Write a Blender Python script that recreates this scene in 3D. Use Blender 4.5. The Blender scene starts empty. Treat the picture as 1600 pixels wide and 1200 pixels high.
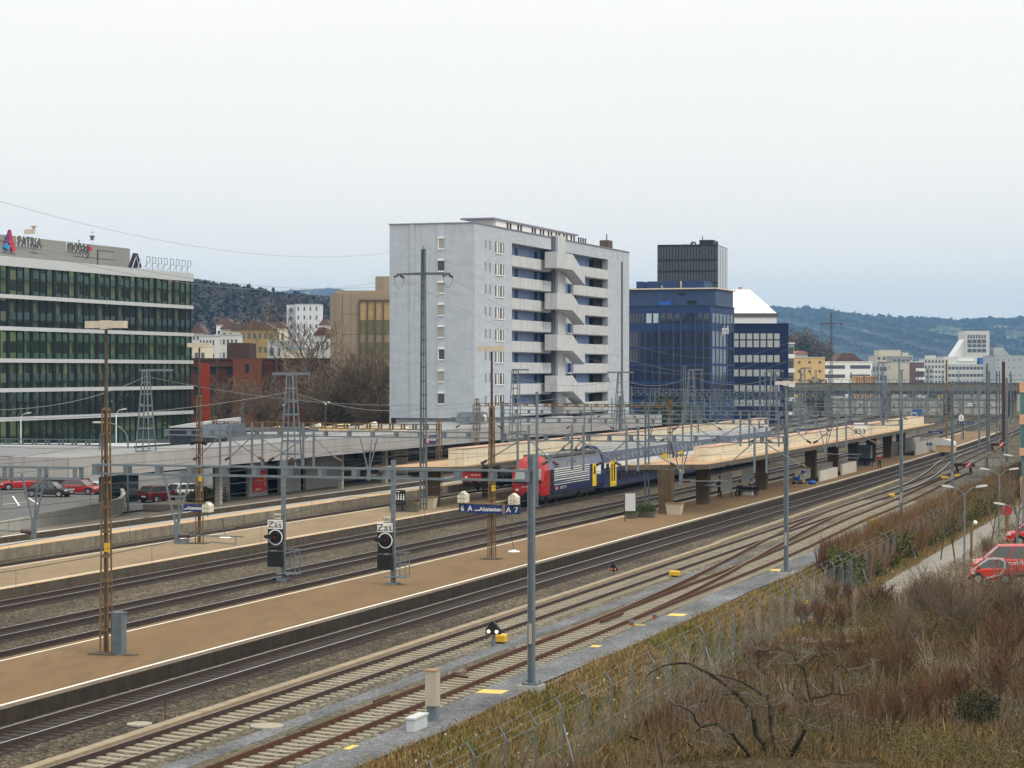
import bpy, math, random
import numpy as np
from mathutils import Vector, Matrix
R = math.radians
random.seed(7)
rng = np.random.default_rng(11)
scn = bpy.context.scene
col = scn.collection

# ------------------------------------------------------------------ camera
HC = 11.5                       # camera height above the rails
cd = bpy.data.cameras.new("camera")
cam = bpy.data.objects.new("camera", cd)
col.objects.link(cam)
cam.location = (0, 0, HC)
cam.rotation_euler = (R(90), 0, 0)
cd.sensor_width = 36
cd.lens = 36 * 3450 / 1600
cd.shift_y = -20 / 1600
cd.clip_start = 0.5
cd.clip_end = 20000
scn.camera = cam

# ------------------------------------------------------------------ sky
SUN_EL, SUN_ROT = R(48), R(125)      # sun behind thin cloud, to the right and behind the camera
w = bpy.data.worlds.new("World")
scn.world = w
w.use_nodes = True
nt = w.node_tree
nt.nodes.clear()
out = nt.nodes.new("ShaderNodeOutputWorld")
bg1 = nt.nodes.new("ShaderNodeBackground")
bg2 = nt.nodes.new("ShaderNodeBackground")
addn = nt.nodes.new("ShaderNodeAddShader")
sky = nt.nodes.new("ShaderNodeTexSky")
sky.sky_type = 'NISHITA'
sky.sun_disc = False
sky.sun_elevation = SUN_EL
sky.sun_rotation = SUN_ROT
nt.links.new(sky.outputs[0], bg1.inputs[0])
bg1.inputs[1].default_value = 0.003
tc = nt.nodes.new("ShaderNodeTexCoord")
sep = nt.nodes.new("ShaderNodeSeparateXYZ")
nt.links.new(tc.outputs["Generated"], sep.inputs[0])
ramp = nt.nodes.new("ShaderNodeValToRGB")          # closed cloud cover, greyer and bluer low down
e = ramp.color_ramp.elements
e[0].position = 0.0; e[0].color = (0.95, 0.87, 0.74, 1)
e[1].position = 0.6; e[1].color = (0.96, 0.93, 0.87, 1)
el = ramp.color_ramp.elements.new(0.05); el.color = (0.93, 0.88, 0.785, 1)
el = ramp.color_ramp.elements.new(0.17); el.color = (0.95, 0.925, 0.86, 1)
nt.links.new(sep.outputs[2], ramp.inputs[0])
mp = nt.nodes.new("ShaderNodeMapping")
mp.inputs["Scale"].default_value = (1.0, 1.0, 4.5)
nt.links.new(tc.outputs["Generated"], mp.inputs[0])
nz = nt.nodes.new("ShaderNodeTexNoise")
nz.inputs["Scale"].default_value = 2.6
nz.inputs["Detail"].default_value = 5
nz.inputs["Roughness"].default_value = 0.5
nt.links.new(mp.outputs[0], nz.inputs["Vector"])
mr = nt.nodes.new("ShaderNodeMapRange")
mr.inputs[1].default_value = 0.3; mr.inputs[2].default_value = 0.75
mr.inputs[3].default_value = 0.0; mr.inputs[4].default_value = 0.45
nt.links.new(nz.outputs[0], mr.inputs[0])
mix = nt.nodes.new("ShaderNodeMixRGB")
mix.inputs[2].default_value = (0.83, 0.82, 0.78, 1)
nt.links.new(mr.outputs[0], mix.inputs[0])
nt.links.new(ramp.outputs[0], mix.inputs[1])
nt.links.new(mix.outputs[0], bg2.inputs[0])
zen = nt.nodes.new("ShaderNodeMapRange")            # a closed cover is brightest overhead
zen.inputs[1].default_value = 0.18; zen.inputs[2].default_value = 0.95
zen.inputs[3].default_value = 1.06; zen.inputs[4].default_value = 1.75
nt.links.new(sep.outputs[2], zen.inputs[0]); nt.links.new(zen.outputs[0], bg2.inputs[1])
nt.links.new(bg1.outputs[0], addn.inputs[0])
nt.links.new(bg2.outputs[0], addn.inputs[1])
nt.links.new(addn.outputs[0], out.inputs[0])

sd = bpy.data.lights.new("sun", 'SUN')
sd.energy = 1.3
sd.angle = R(14)
sd.color = (1.0, 0.92, 0.80)
so = bpy.data.objects.new("sun", sd)
col.objects.link(so)
so.location = (0, 0, 200)
# light falls from the right behind the camera
so.rotation_euler = Vector((math.sin(SUN_ROT) * math.cos(SUN_EL), math.cos(SUN_ROT) * math.cos(SUN_EL), math.sin(SUN_EL))).to_track_quat('Z', 'Y').to_euler()
scn.view_settings.view_transform = 'Standard'
scn.view_settings.look = 'None'
scn.view_settings.exposure = 0.17
scn.view_settings.gamma = 1
try:
    scn.cycles.max_bounces = 6
    scn.cycles.transparent_max_bounces = 12
    scn.cycles.volume_bounces = 0
except Exception:
    pass

# ------------------------------------------------------------------ frames
TH = math.atan2(1150, 3450)     # the tracks run 18.4 degrees to the right of the view
DX, DY = math.sin(TH), math.cos(TH)
NX, NY = DY, -DX

def W(s, t, z=0.0):             # along the tracks, across the tracks
    return Vector((s * DX + t * NX, s * DY + t * NY, z))

def st(px, py, z=0.0):          # ground position read off the survey photo
    Y = (HC - z) * 3450 / (py - 580)
    X = (px - 800) / 3450 * Y
    return X * DX + Y * DY, X * NX + Y * NY

def at(px, Y, py=None):         # point at a known distance
    X = (px - 800) / 3450 * Y
    if py is None: return X, Y
    return X, Y, HC + (580 - py) / 3450 * Y

def s_on(px, t):                # where the line of sight through column px meets the line at lateral t
    k = (px - 800) / 3450
    # X = kY ; X*NX + Y*NY = t
    Y = t / (k * NX + NY)
    return k * Y * DX + Y * DY

def zz(py, s, t):
    Y = s * DY + t * NY
    return HC + (580 - py) / 3450 * Y

# ------------------------------------------------------------------ materials
MATS = {}
def mat(name, c, rough=0.8, n=0.25, sc=2.0, metal=0.0, bump=0.0, bsc=None, c2=None, stretch=None, spec=0.3, coord='Object', em=0.0, streak=0.0, isl=False, detail=5, patch=None):
    if name in MATS: return MATS[name]
    m = bpy.data.materials.new(name)
    m.use_nodes = True
    t = m.node_tree
    b = t.nodes["Principled BSDF"]
    b.inputs["Roughness"].default_value = rough
    b.inputs["Metallic"].default_value = metal
    b.inputs["Specular IOR Level"].default_value = spec
    c = tuple(c) + (1,)
    lo = tuple(x * (1 - n) for x in c[:3]) + (1,)
    hi = tuple(min(1, x * (1 + n)) for x in c[:3]) + (1,)
    if c2: lo, hi = c, tuple(c2) + (1,)
    tc = t.nodes.new("ShaderNodeTexCoord")
    mp = t.nodes.new("ShaderNodeMapping")
    if stretch: mp.inputs["Scale"].default_value = stretch
    if coord == 'World':
        g = t.nodes.new("ShaderNodeNewGeometry")
        mp.inputs["Rotation"].default_value = (0, 0, TH)
        t.links.new(g.outputs["Position"], mp.inputs[0])
    else:
        t.links.new(tc.outputs[coord], mp.inputs[0])
    if isl:
        g = t.nodes.new("ShaderNodeNewGeometry")
        fac = g.outputs["Random Per Island"]
    else:
        nz = t.nodes.new("ShaderNodeTexNoise")
        nz.inputs["Scale"].default_value = sc
        nz.inputs["Detail"].default_value = detail
        nz.inputs["Roughness"].default_value = 0.65
        t.links.new(mp.outputs[0], nz.inputs["Vector"])
        mr = t.nodes.new("ShaderNodeMapRange")
        mr.inputs[1].default_value = 0.28; mr.inputs[2].default_value = 0.72
        t.links.new(nz.outputs[0], mr.inputs[0])
        fac = mr.outputs[0]
    mx = t.nodes.new("ShaderNodeMixRGB")
    mx.inputs[1].default_value = lo; mx.inputs[2].default_value = hi
    t.links.new(fac, mx.inputs[0])
    last = mx.outputs[0]
    if streak:
        mp2 = t.nodes.new("ShaderNodeMapping")
        mp2.inputs["Scale"].default_value = (1.6, 1.6, 0.12)
        t.links.new(tc.outputs["Object"], mp2.inputs[0])
        n2 = t.nodes.new("ShaderNodeTexNoise")
        n2.inputs["Scale"].default_value = 2.2; n2.inputs["Detail"].default_value = 6
        t.links.new(mp2.outputs[0], n2.inputs["Vector"])
        m2 = t.nodes.new("ShaderNodeMapRange")
        m2.inputs[1].default_value = 0.5; m2.inputs[2].default_value = 0.75
        m2.inputs[3].default_value = 0.0; m2.inputs[4].default_value = streak
        t.links.new(n2.outputs[0], m2.inputs[0])
        mx2 = t.nodes.new("ShaderNodeMixRGB")
        mx2.inputs[2].default_value = tuple(x * 0.35 for x in c[:3]) + (1,)
        t.links.new(m2.outputs[0], mx2.inputs[0]); t.links.new(last, mx2.inputs[1])
        last = mx2.outputs[0]
    if patch:
        n3 = t.nodes.new("ShaderNodeTexNoise"); n3.inputs["Scale"].default_value = patch[1]; n3.inputs["Detail"].default_value = 9; n3.inputs["Roughness"].default_value = 0.7
        t.links.new(mp.outputs[0], n3.inputs["Vector"])
        m3 = t.nodes.new("ShaderNodeMapRange"); m3.inputs[1].default_value = 0.5; m3.inputs[2].default_value = 0.62; m3.inputs[4].default_value = patch[2]
        t.links.new(n3.outputs[0], m3.inputs[0])
        x3 = t.nodes.new("ShaderNodeMixRGB"); x3.inputs[2].default_value = tuple(patch[0]) + (1,)
        t.links.new(m3.outputs[0], x3.inputs[0]); t.links.new(last, x3.inputs[1]); last = x3.outputs[0]
    t.links.new(last, b.inputs["Base Color"])
    if em:
        t.links.new(last, b.inputs["Emission Color"])
        b.inputs["Emission Strength"].default_value = em
    if bump:
        nb = t.nodes.new("ShaderNodeTexNoise")
        nb.inputs["Scale"].default_value = bsc or sc * 3
        nb.inputs["Detail"].default_value = 3
        t.links.new(mp.outputs[0], nb.inputs["Vector"])
        bp = t.nodes.new("ShaderNodeBump")
        bp.inputs["Strength"].default_value = bump
        bp.inputs["Distance"].default_value = 0.05
        t.links.new(nb.outputs[0], bp.inputs["Height"])
        t.links.new(bp.outputs[0], b.inputs["Normal"])
    MATS[name] = m
    return m

def stones(name, cols, cell=14.0, big=0.35, patch=None, rough=0.95):
    """loose stones: every cell its own tone, over slow drifts of dirt"""
    if name in MATS: return MATS[name]
    m = bpy.data.materials.new(name); m.use_nodes = True
    t = m.node_tree; b = t.nodes["Principled BSDF"]
    b.inputs["Roughness"].default_value = rough
    b.inputs["Specular IOR Level"].default_value = 0.2
    g = t.nodes.new("ShaderNodeNewGeometry")
    mp = t.nodes.new("ShaderNodeMapping"); mp.inputs["Rotation"].default_value = (0, 0, TH)
    t.links.new(g.outputs["Position"], mp.inputs[0])
    v = t.nodes.new("ShaderNodeTexVoronoi"); v.inputs["Scale"].default_value = cell
    t.links.new(mp.outputs[0], v.inputs["Vector"])
    sp = t.nodes.new("ShaderNodeSeparateColor"); t.links.new(v.outputs["Color"], sp.inputs[0])
    rp = t.nodes.new("ShaderNodeValToRGB"); els = rp.color_ramp.elements
    els[0].position = 0; els[0].color = tuple(cols[0]) + (1,)
    els[1].position = 1; els[1].color = tuple(cols[-1]) + (1,)
    for i, c in enumerate(cols[1:-1]):
        x = els.new((i + 1) / (len(cols) - 1)); x.color = tuple(c) + (1,)
    t.links.new(sp.outputs[0], rp.inputs[0])
    v2 = t.nodes.new("ShaderNodeTexVoronoi"); v2.inputs["Scale"].default_value = cell * 0.33
    t.links.new(mp.outputs[0], v2.inputs["Vector"])
    sp2 = t.nodes.new("ShaderNodeSeparateColor"); t.links.new(v2.outputs["Color"], sp2.inputs[0])
    nz = t.nodes.new("ShaderNodeTexNoise"); nz.inputs["Scale"].default_value = big; nz.inputs["Detail"].default_value = 7
    mp2 = t.nodes.new("ShaderNodeMapping"); mp2.inputs["Scale"].default_value = (1, 0.35, 1)
    t.links.new(mp.outputs[0], mp2.inputs[0]); t.links.new(mp2.outputs[0], nz.inputs["Vector"])
    mr = t.nodes.new("ShaderNodeMapRange"); mr.inputs[1].default_value = 0.3; mr.inputs[2].default_value = 0.7
    mr.inputs[3].default_value = 0.6; mr.inputs[4].default_value = 1.35
    t.links.new(nz.outputs[0], mr.inputs[0])
    mr2 = t.nodes.new("ShaderNodeMapRange"); mr2.inputs[3].default_value = 0.72; mr2.inputs[4].default_value = 1.28
    t.links.new(sp2.outputs[0], mr2.inputs[0])
    mm = t.nodes.new("ShaderNodeMath"); mm.operation = 'MULTIPLY'
    t.links.new(mr.outputs[0], mm.inputs[0]); t.links.new(mr2.outputs[0], mm.inputs[1])
    mx = t.nodes.new("ShaderNodeVectorMath"); mx.operation = 'SCALE'
    t.links.new(rp.outputs[0], mx.inputs[0]); t.links.new(mm.outputs[0], mx.inputs["Scale"])
    last = mx.outputs[0]
    if patch:
        n3 = t.nodes.new("ShaderNodeTexNoise"); n3.inputs["Scale"].default_value = 0.9; n3.inputs["Detail"].default_value = 6
        t.links.new(mp2.outputs[0], n3.inputs["Vector"])
        m3 = t.nodes.new("ShaderNodeMapRange"); m3.inputs[1].default_value = 0.48; m3.inputs[2].default_value = 0.66; m3.inputs[4].default_value = 0.8
        t.links.new(n3.outputs[0], m3.inputs[0])
        x3 = t.nodes.new("ShaderNodeMixRGB"); x3.inputs[2].default_value = tuple(patch) + (1,)
        t.links.new(m3.outputs[0], x3.inputs[0]); t.links.new(last, x3.inputs[1]); last = x3.outputs[0]
    t.links.new(last, b.inputs["Base Color"])
    bp = t.nodes.new("ShaderNodeBump"); bp.inputs["Strength"].default_value = 0.8; bp.inputs["Distance"].default_value = 0.06
    t.links.new(v.outputs["Distance"], bp.inputs["Height"]); t.links.new(bp.outputs[0], b.inputs["Normal"])
    MATS[name] = m
    return m

def glass(name, c, rough=0.05, spec=0.6, metal=0.0, n=0.2, sc=0.4):
    return mat(name, c, rough=rough, n=n, sc=sc, spec=spec, metal=metal)

galv = mat("galvanised_steel", (0.165, 0.20, 0.23), 0.55, 0.18, 3, metal=0.3, streak=0.3)
galvd = mat("dull_zinc", (0.12, 0.15, 0.175), 0.6, 0.2, 3, metal=0.3, streak=0.3)
rust = mat("rusty_steel", (0.17, 0.112, 0.06), 0.85, 0.45, 4)
rustd = mat("dark_rust", (0.075, 0.032, 0.018), 0.85, 0.35, 5)
railtop = mat("polished_rail", (0.55, 0.56, 0.58), 0.28, 0.1, 2, metal=0.9)
raildull = mat("dull_rail_head", (0.20, 0.14, 0.115), 0.5, 0.2, 2, metal=0.4)
railside = mat("rail_web", (0.045, 0.030, 0.024), 0.8, 0.3, 5)
black = mat("black_paint", (0.012, 0.013, 0.015), 0.5, 0.2, 4)
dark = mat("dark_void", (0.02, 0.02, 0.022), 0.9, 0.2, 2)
white = mat("white_paint", (0.78, 0.78, 0.76), 0.6, 0.06, 3)
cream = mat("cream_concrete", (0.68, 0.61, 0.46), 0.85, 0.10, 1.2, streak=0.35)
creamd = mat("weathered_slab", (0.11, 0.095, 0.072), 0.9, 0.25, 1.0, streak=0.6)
roofgravel = mat("tan_roof_felt", (0.42, 0.27, 0.155), 0.9, 0.2, 1.2)
conc = mat("concrete", (0.34, 0.33, 0.30), 0.9, 0.15, 1.5, streak=0.4)
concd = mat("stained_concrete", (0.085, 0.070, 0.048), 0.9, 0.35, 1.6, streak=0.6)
signblue = mat("sign_blue", (0.012, 0.035, 0.16), 0.4, 0.08, 2)
red = mat("signal_red", (0.55, 0.02, 0.02), 0.4, 0.08, 2)
yellow = mat("bright_yellow", (0.62, 0.39, 0.03), 0.5, 0.1, 3)
asphalt = mat("asphalt", (0.12, 0.12, 0.12), 0.95, 0.25, 0.6, coord='World')
lampglass = mat("lamp_cover", (0.55, 0.50, 0.40), 0.4, 0.08, 2)
porcelain = mat("brown_porcelain", (0.05, 0.018, 0.012), 0.25, 0.2, 5, spec=0.6)

# ------------------------------------------------------------------ mesh building
class MB:
    def __init__(self): self.v, self.f, self.m = [], [], []
    def add(self, vs, fs, m=0):
        o = len(self.v)
        self.v += [tuple(p) for p in vs]
        self.f += [tuple(i + o for i in f) for f in fs]
        self.m += [m] * len(fs)
        return self
    def box(self, x0, x1, y0, y1, z0, z1, m=0):
        return self.add([(x0,y0,z0),(x1,y0,z0),(x1,y1,z0),(x0,y1,z0),(x0,y0,z1),(x1,y0,z1),(x1,y1,z1),(x0,y1,z1)],
                        [(0,3,2,1),(4,5,6,7),(0,1,5,4),(1,2,6,5),(2,3,7,6),(3,0,4,7)], m)
    def cyl(self, p, q, r0, r1=None, n=8, m=0, caps=True):
        if r1 is None: r1 = r0
        p, q = Vector(p), Vector(q); d = (q - p)
        if d.length < 1e-6: return self
        d.normalize()
        a = d.orthogonal().normalized(); b = d.cross(a)
        vs = []
        for c, r in ((p, r0), (q, r1)):
            for i in range(n):
                w_ = 2 * math.pi * (i + 0.5) / n
                vs.append(c + a * (math.cos(w_) * r) + b * (math.sin(w_) * r))
        fs = [(i, (i + 1) % n, n + (i + 1) % n, n + i) for i in range(n)]
        if caps: fs += [tuple(range(n - 1, -1, -1)), tuple(range(n, 2 * n))]
        return self.add(vs, fs, m)
    def bar(self, p, q, w_, h=None, m=0, up=(0, 0, 1)):
        h = h or w_
        p, q = Vector(p), Vector(q); d = (q - p)
        if d.length < 1e-6: return self
        d.normalize(); u = Vector(up)
        if abs(d.dot(u)) > 0.98: u = Vector((1, 0, 0))
        a = d.cross(u).normalized(); b = a.cross(d)
        vs = [c + a * (sx * w_ / 2) + b * (sz * h / 2) for c in (p, q) for sx, sz in ((-1,-1),(1,-1),(1,1),(-1,1))]
        return self.add(vs, [(0,3,2,1),(4,5,6,7),(0,1,5,4),(1,2,6,5),(2,3,7,6),(3,0,4,7)], m)
    def prism(self, pts, axis, a0, a1, m=0):
        """extrude a 2D outline along an axis; axis 'x': pts=(y,z); 'y': pts=(x,z); 'z': pts=(x,y)"""
        n = len(pts)
        def P3(p, a):
            return (a, p[0], p[1]) if axis == 'x' else ((p[0], a, p[1]) if axis == 'y' else (p[0], p[1], a))
        vs = [P3(p, a0) for p in pts] + [P3(p, a1) for p in pts]
        fs = [(i, (i + 1) % n, n + (i + 1) % n, n + i) for i in range(n)] + [tuple(range(n - 1, -1, -1)), tuple(range(n, 2 * n))]
        return self.add(vs, fs, m)
    def loft(self, rings, m=0, cap=True, closed=True):
        n = len(rings[0]); vs = [p for r in rings for p in r]; fs = []
        for k in range(len(rings) - 1):
            for i in range(n if closed else n - 1):
                j = (i + 1) % n
                fs.append((k * n + i, k * n + j, (k + 1) * n + j, (k + 1) * n + i))
        if cap and closed:
            fs += [tuple(range(n - 1, -1, -1)), tuple(range((len(rings) - 1) * n, len(rings) * n))]
        return self.add(vs, fs, m)
    def ell(self, c, r, m=0, nu=8, nv=5):
        vs = [(c[0], c[1], c[2] - r[2])]
        for j in range(1, nv):
            ph = -math.pi / 2 + math.pi * j / nv
            for i in range(nu):
                a = 2 * math.pi * i / nu
                vs.append((c[0] + r[0] * math.cos(ph) * math.cos(a), c[1] + r[1] * math.cos(ph) * math.sin(a), c[2] + r[2] * math.sin(ph)))
        vs.append((c[0], c[1], c[2] + r[2]))
        fs = [(0, 1 + (i + 1) % nu, 1 + i) for i in range(nu)]
        for j in range(nv - 2):
            for i in range(nu):
                a = 1 + j * nu; b = a + nu
                fs.append((a + i, a + (i + 1) % nu, b + (i + 1) % nu, b + i))
        L = len(vs) - 1; a = 1 + (nv - 2) * nu
        fs += [(L, a + i, a + (i + 1) % nu) for i in range(nu)]
        return self.add(vs, fs, m)
    def build(self, name, mats, parent=None, loc=None, rz=0.0, smooth=False):
        me = bpy.data.meshes.new(name)
        me.from_pydata(self.v, [], self.f)
        if not isinstance(mats, (list, tuple)): mats = [mats]
        for x in mats: me.materials.append(x)
        if len(mats) > 1: me.polygons.foreach_set("material_index", self.m)
        if smooth: me.polygons.foreach_set("use_smooth", [True] * len(self.f))
        me.update()
        o = bpy.data.objects.new(name, me); col.objects.link(o)
        if parent: o.parent = parent
        if loc is not None: o.location = loc
        o.rotation_euler = (0, 0, rz)
        return o

def tag(o, label=None, cat=None, group=None, kind=None):
    if label: o["label"] = label
    if cat: o["category"] = cat
    if group: o["group"] = group
    if kind: o["kind"] = kind
    return o

def thing(name, label, cat, loc=(0, 0, 0), rz=0.0, group=None):
    o = bpy.data.objects.new(name, None); col.objects.link(o)
    o.location = loc; o.rotation_euler = (0, 0, rz); o.empty_display_size = 0.3
    return tag(o, label, cat, group)

def kids(o): return [c for c in bpy.data.objects if c.parent == o]
def dup(root, loc, rz=None, label=None, group=None, scale=None):
    def cp(o, par):
        c = o.copy(); col.objects.link(c)
        if par: c.parent = par
        for k in KIDS.get(o.name, ()): cp(k, c)
        return c
    KIDS = {}
    def fill(o):
        KIDS[o.name] = list(o.children)
        for k in o.children: fill(k)
    fill(root)
    r = cp(root, None); r.location = loc
    if rz is not None: r.rotation_euler[2] = rz
    if label: r["label"] = label
    if group: r["group"] = group
    if scale: r.scale = scale
    return r

def text(name, body, size, loc, rot, m, parent=None, ext=0.01, ax='CENTER', label=None, shear=0.0, sx=1.0, bold=0.0):
    c = bpy.data.curves.new(name, 'FONT'); c.body = body; c.size = size; c.extrude = ext
    c.space_character = 1.06; c.align_x = ax; c.align_y = 'CENTER'; c.shear = shear; c.offset = bold
    c.materials.append(m)
    o = bpy.data.objects.new(name, c); col.objects.link(o)
    if parent: o.parent = parent
    bpy.context.view_layer.update()
    me = bpy.data.meshes.new_from_object(o.evaluated_get(bpy.context.evaluated_depsgraph_get()))
    me.name = name; par = o.parent
    bpy.data.objects.remove(o); bpy.data.curves.remove(c)
    o = bpy.data.objects.new(name, me); col.objects.link(o)
    if not me.materials: me.materials.append(m)
    if parent: o.parent = parent
    o.location = loc; o.rotation_euler = rot; o.scale = (sx, 1, 1)
    return o
RF = (R(90), 0, 0)            # in a track-aligned frame: faces back along the tracks (towards the camera)
RN = (R(90), 0, R(90))        # faces across the tracks
RA = -TH                      # rotation of track-aligned things

def fastmesh(name, V, Fc, m, kind="stuff", label=None, cat=None, loc=(0, 0, 0), k=3):
    me = bpy.data.meshes.new(name)
    V = np.asarray(V, dtype=np.float32).reshape(-1, 3); Fc = np.asarray(Fc, dtype=np.int32).reshape(-1, k)
    me.vertices.add(len(V)); me.vertices.foreach_set("co", V.ravel())
    me.loops.add(Fc.size); me.loops.foreach_set("vertex_index", Fc.ravel())
    me.polygons.add(len(Fc)); me.polygons.foreach_set("loop_start", np.arange(0, Fc.size, k, dtype=np.int32))
    me.update(calc_edges=True); me.materials.append(m)
    o = bpy.data.objects.new(name, me); col.objects.link(o); o.location = loc
    return tag(o, label, cat, None, kind)
# ------------------------------------------------------------------ the setting
def curve(s): return -9e-5 * (s - 200) ** 2 if s > 200 else 0.0
def srange(s0, s1, step=12):
    n = max(1, int(math.ceil((s1 - s0) / step)))
    return [s0 + (s1 - s0) * i / n for i in range(n + 1)]
def ribbon(name, s0, s1, t0, t1, z0, z1, m, mtop=None, fc=curve, end=True, mb=None, step=12):
    """a strip that follows the tracks, from lateral t0 to t1"""
    b = mb or MB()
    rings = []
    for s in srange(s0, s1, step):
        c = fc(s)
        rings.append([W(s, t0 + c, z0), W(s, t1 + c, z0), W(s, t1 + c, z1), W(s, t0 + c, z1)])
    o = len(b.v); b.loft(rings, 0)
    if mtop is not None:
        for i, f in enumerate(b.f):
            if all(abs(b.v[k][2] - z1) < 1e-4 for k in f): b.m[i] = 1
    if mb: return b
    return b.build(name, [m, mtop] if mtop is not None else m)
def sheet(name, s0, s1, t0, t1, z, m, kind="structure", fc=curve, step=12):
    b = MB(); ss = srange(s0, s1, step)
    vs = []
    for s in ss:
        c = fc(s); vs += [W(s, t0 + c, z), W(s, t1 + c, z)]
    b.add(vs, [(2*i, 2*i+1, 2*i+3, 2*i+2) for i in range(len(ss) - 1)])
    o = b.build(name, m)
    return tag(o, kind=kind)

earth = mat("earth_ground", (0.11, 0.10, 0.07), 0.95, 0.4, 0.05, c2=(0.15, 0.15, 0.13), coord='World')
b = MB()
ts = [-4500, -1500, -600, -130, -25.0, -24.3, -21.9, -20.6, 60, 600, 3000]
zs = [-0.5, -0.5, -0.5, -0.26, -0.26, -0.45, -1.28, -1.42, -1.45, -1.45, -1.45]
ss = [-120, 0, 60, 120, 200, 400, 800, 2000, 9000]
vs = [W(s, t, z) for s in ss for t, z in zip(ts, zs)]
n = len(ts)
b.add(vs, [(i*n+j, i*n+j+1, (i+1)*n+j+1, (i+1)*n+j) for i in range(len(ss)-1) for j in range(n-1)])
tag(b.build("ground", earth), kind="structure")

ball_main = stones("main_line_ballast", [(0.022,0.016,0.010),(0.085,0.066,0.042),(0.155,0.125,0.083),(0.30,0.26,0.19)], 11, 0.3)
ball_dark = stones("dark_track_bed", [(0.022,0.018,0.014),(0.045,0.036,0.028),(0.07,0.058,0.045)], 12, 0.4)
ball_side = stones("siding_ballast", [(0.04,0.035,0.022),(0.13,0.115,0.08),(0.20,0.18,0.135),(0.36,0.33,0.27)], 12, 0.35, patch=(0.105, 0.088, 0.045))
grit = stones("blue_grey_grit", [(0.13,0.135,0.145),(0.18,0.19,0.20),(0.25,0.26,0.27)], 26, 0.5)
soil = stones("verge_soil", [(0.05,0.035,0.018),(0.10,0.075,0.035),(0.15,0.12,0.06)], 9, 0.5, patch=(0.07, 0.075, 0.02))
fieldm = stones("field_soil", [(0.035,0.024,0.014),(0.075,0.05,0.028),(0.11,0.078,0.045)], 7, 0.25, patch=(0.045, 0.042, 0.018))
sheet("yard_ballast", 20, 660, -79, -25.2, -0.2, ball_main)
sheet("siding_ballast_strip", 20, 300, -33.9, -25.2, -0.196, ball_side)
sheet("gravel_path", 20, 270, -26.6, -24.95, -0.188, grit, fc=lambda s: curve(s) - 0.012 * max(0, s - 130) + 0.18 * math.sin(s * 0.21) )
sheet("grit_strip", 20, 135, -30.5, -29.7, -0.188, grit, fc=lambda s: 0.12 * math.sin(s * 0.6) + 0.1 * math.sin(s * 1.7))

# tracks ------------------------------------------------------------
sleeper_c = mat("concrete_sleeper", (0.27, 0.243, 0.18), 0.9, 0.35, 2)
sleeper_d = mat("oily_sleeper", (0.05, 0.038, 0.03), 0.9, 0.3, 3)
def rail_mb(b, s0, s1, t, fc, step=10):
    rings = []
    for s in srange(s0, s1, step):
        c = fc(s) + t
        rings.append([W(s, c + x, z) for x, z in ((-.035, -.19), (.035, -.19), (.035, 0), (-.035, 0))])
    k = len(b.f); b.loft(rings, 0)
    for i in range(k, len(b.f)):
        if all(abs(b.v[q][2]) < 1e-4 for q in b.f[i]): b.m[i] = 1
    # foot
    rings = []
    for s in srange(s0, s1, step):
        c = fc(s) + t
        rings.append([W(s, c + x, z) for x, z in ((-.075, -.195), (.075, -.195), (.075, -.165), (-.075, -.165))])
    b.loft(rings, 0)

def track(tc_, s0, s1, label, side, top, fc=curve, beds=None, sl=None, sl_s=(40, 210)):
    o = thing("railway_track", label, "railway track", W(s0, tc_), 0, "railway tracks")
    inv = Matrix.Translation(-W(s0, tc_))
    for d in (-.75, .75):
        b = MB(); rail_mb(b, s0, s1, tc_ + d, fc)
        b.v = [tuple(inv @ Vector(p)) for p in b.v]
        b.build("rail", [side, top], o)
    if beds:
        b = MB(); ss = srange(s0, s1, 10); vs = []
        for s in ss:
            c = tc_ + fc(s); vs += [inv @ W(s, c - 1.35, -.19), inv @ W(s, c + 1.35, -.19)]
        b.add(vs, [(2*i, 2*i+1, 2*i+3, 2*i+2) for i in range(len(ss) - 1)])
        b.build("track_bed", beds, o)
    if sl == 'dark':
        b = MB(); s = sl_s[0]
        while s < sl_s[1]:
            c = tc_ + fc(s); p = W(s, c)
            vs = [inv @ W(s + a, c + x, z) for z in (-.2, -.175) for a, x in ((-.11, -1.2), (-.11, 1.2), (.11, 1.2), (.11, -1.2))]
            b.add(vs, [(4,5,6,7),(0,1,5,4),(1,2,6,5),(2,3,7,6),(3,0,4,7)])
            s += 0.6
        tag(b.build("sleepers", sleeper_d, o), kind="stuff")
    if sl == 'concrete':
        pr = MB()
        rings = []
        for x, w_, z in ((-1.25,.10,-.185),(-1.15,.13,-.165),(-.55,.13,-.155),(-.3,.10,-.18),(0,.09,-.19),(.3,.10,-.18),(.55,.13,-.155),(1.15,.13,-.165),(1.25,.10,-.185)):
            rings.append([(x, -w_ - .03, -.3), (x, w_ + .03, -.3), (x, w_, z), (x, -w_, z)])
        pr.loft(rings)
        first = None; s = sl_s[0]; rest = MB(); k = 0
        while s < sl_s[1]:
            c = tc_ + fc(s)
            if k < 100:
                if first is None: q = pr.build("sleeper", sleeper_c, o); first = q
                else:
                    q = first.copy(); col.objects.link(q); q.parent = o
                q.location = inv @ W(s, c); q.rotation_euler = (0, 0, RA + random.uniform(-.015, .015))
            else:
                M = inv @ Matrix.Translation(W(s, c)) @ Matrix.Rotation(RA, 4, 'Z')
                rest.add([M @ Vector(p) for p in pr.v], pr.f)
            k += 1; s += 0.6
        if rest.v: tag(rest.build("sleepers", sleeper_c, o), kind="stuff")
    return o
def bend(pts, base=None):
    def f(s):
        if s <= pts[0][0]: return pts[0][1]
        for (a, u), (b_, v) in zip(pts, pts[1:]):
            if s <= b_:
                k = (s - a) / (b_ - a); k = k * k * (3 - 2 * k)
                return u + (v - u) * k
        return pts[-1][1]
    return f
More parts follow.
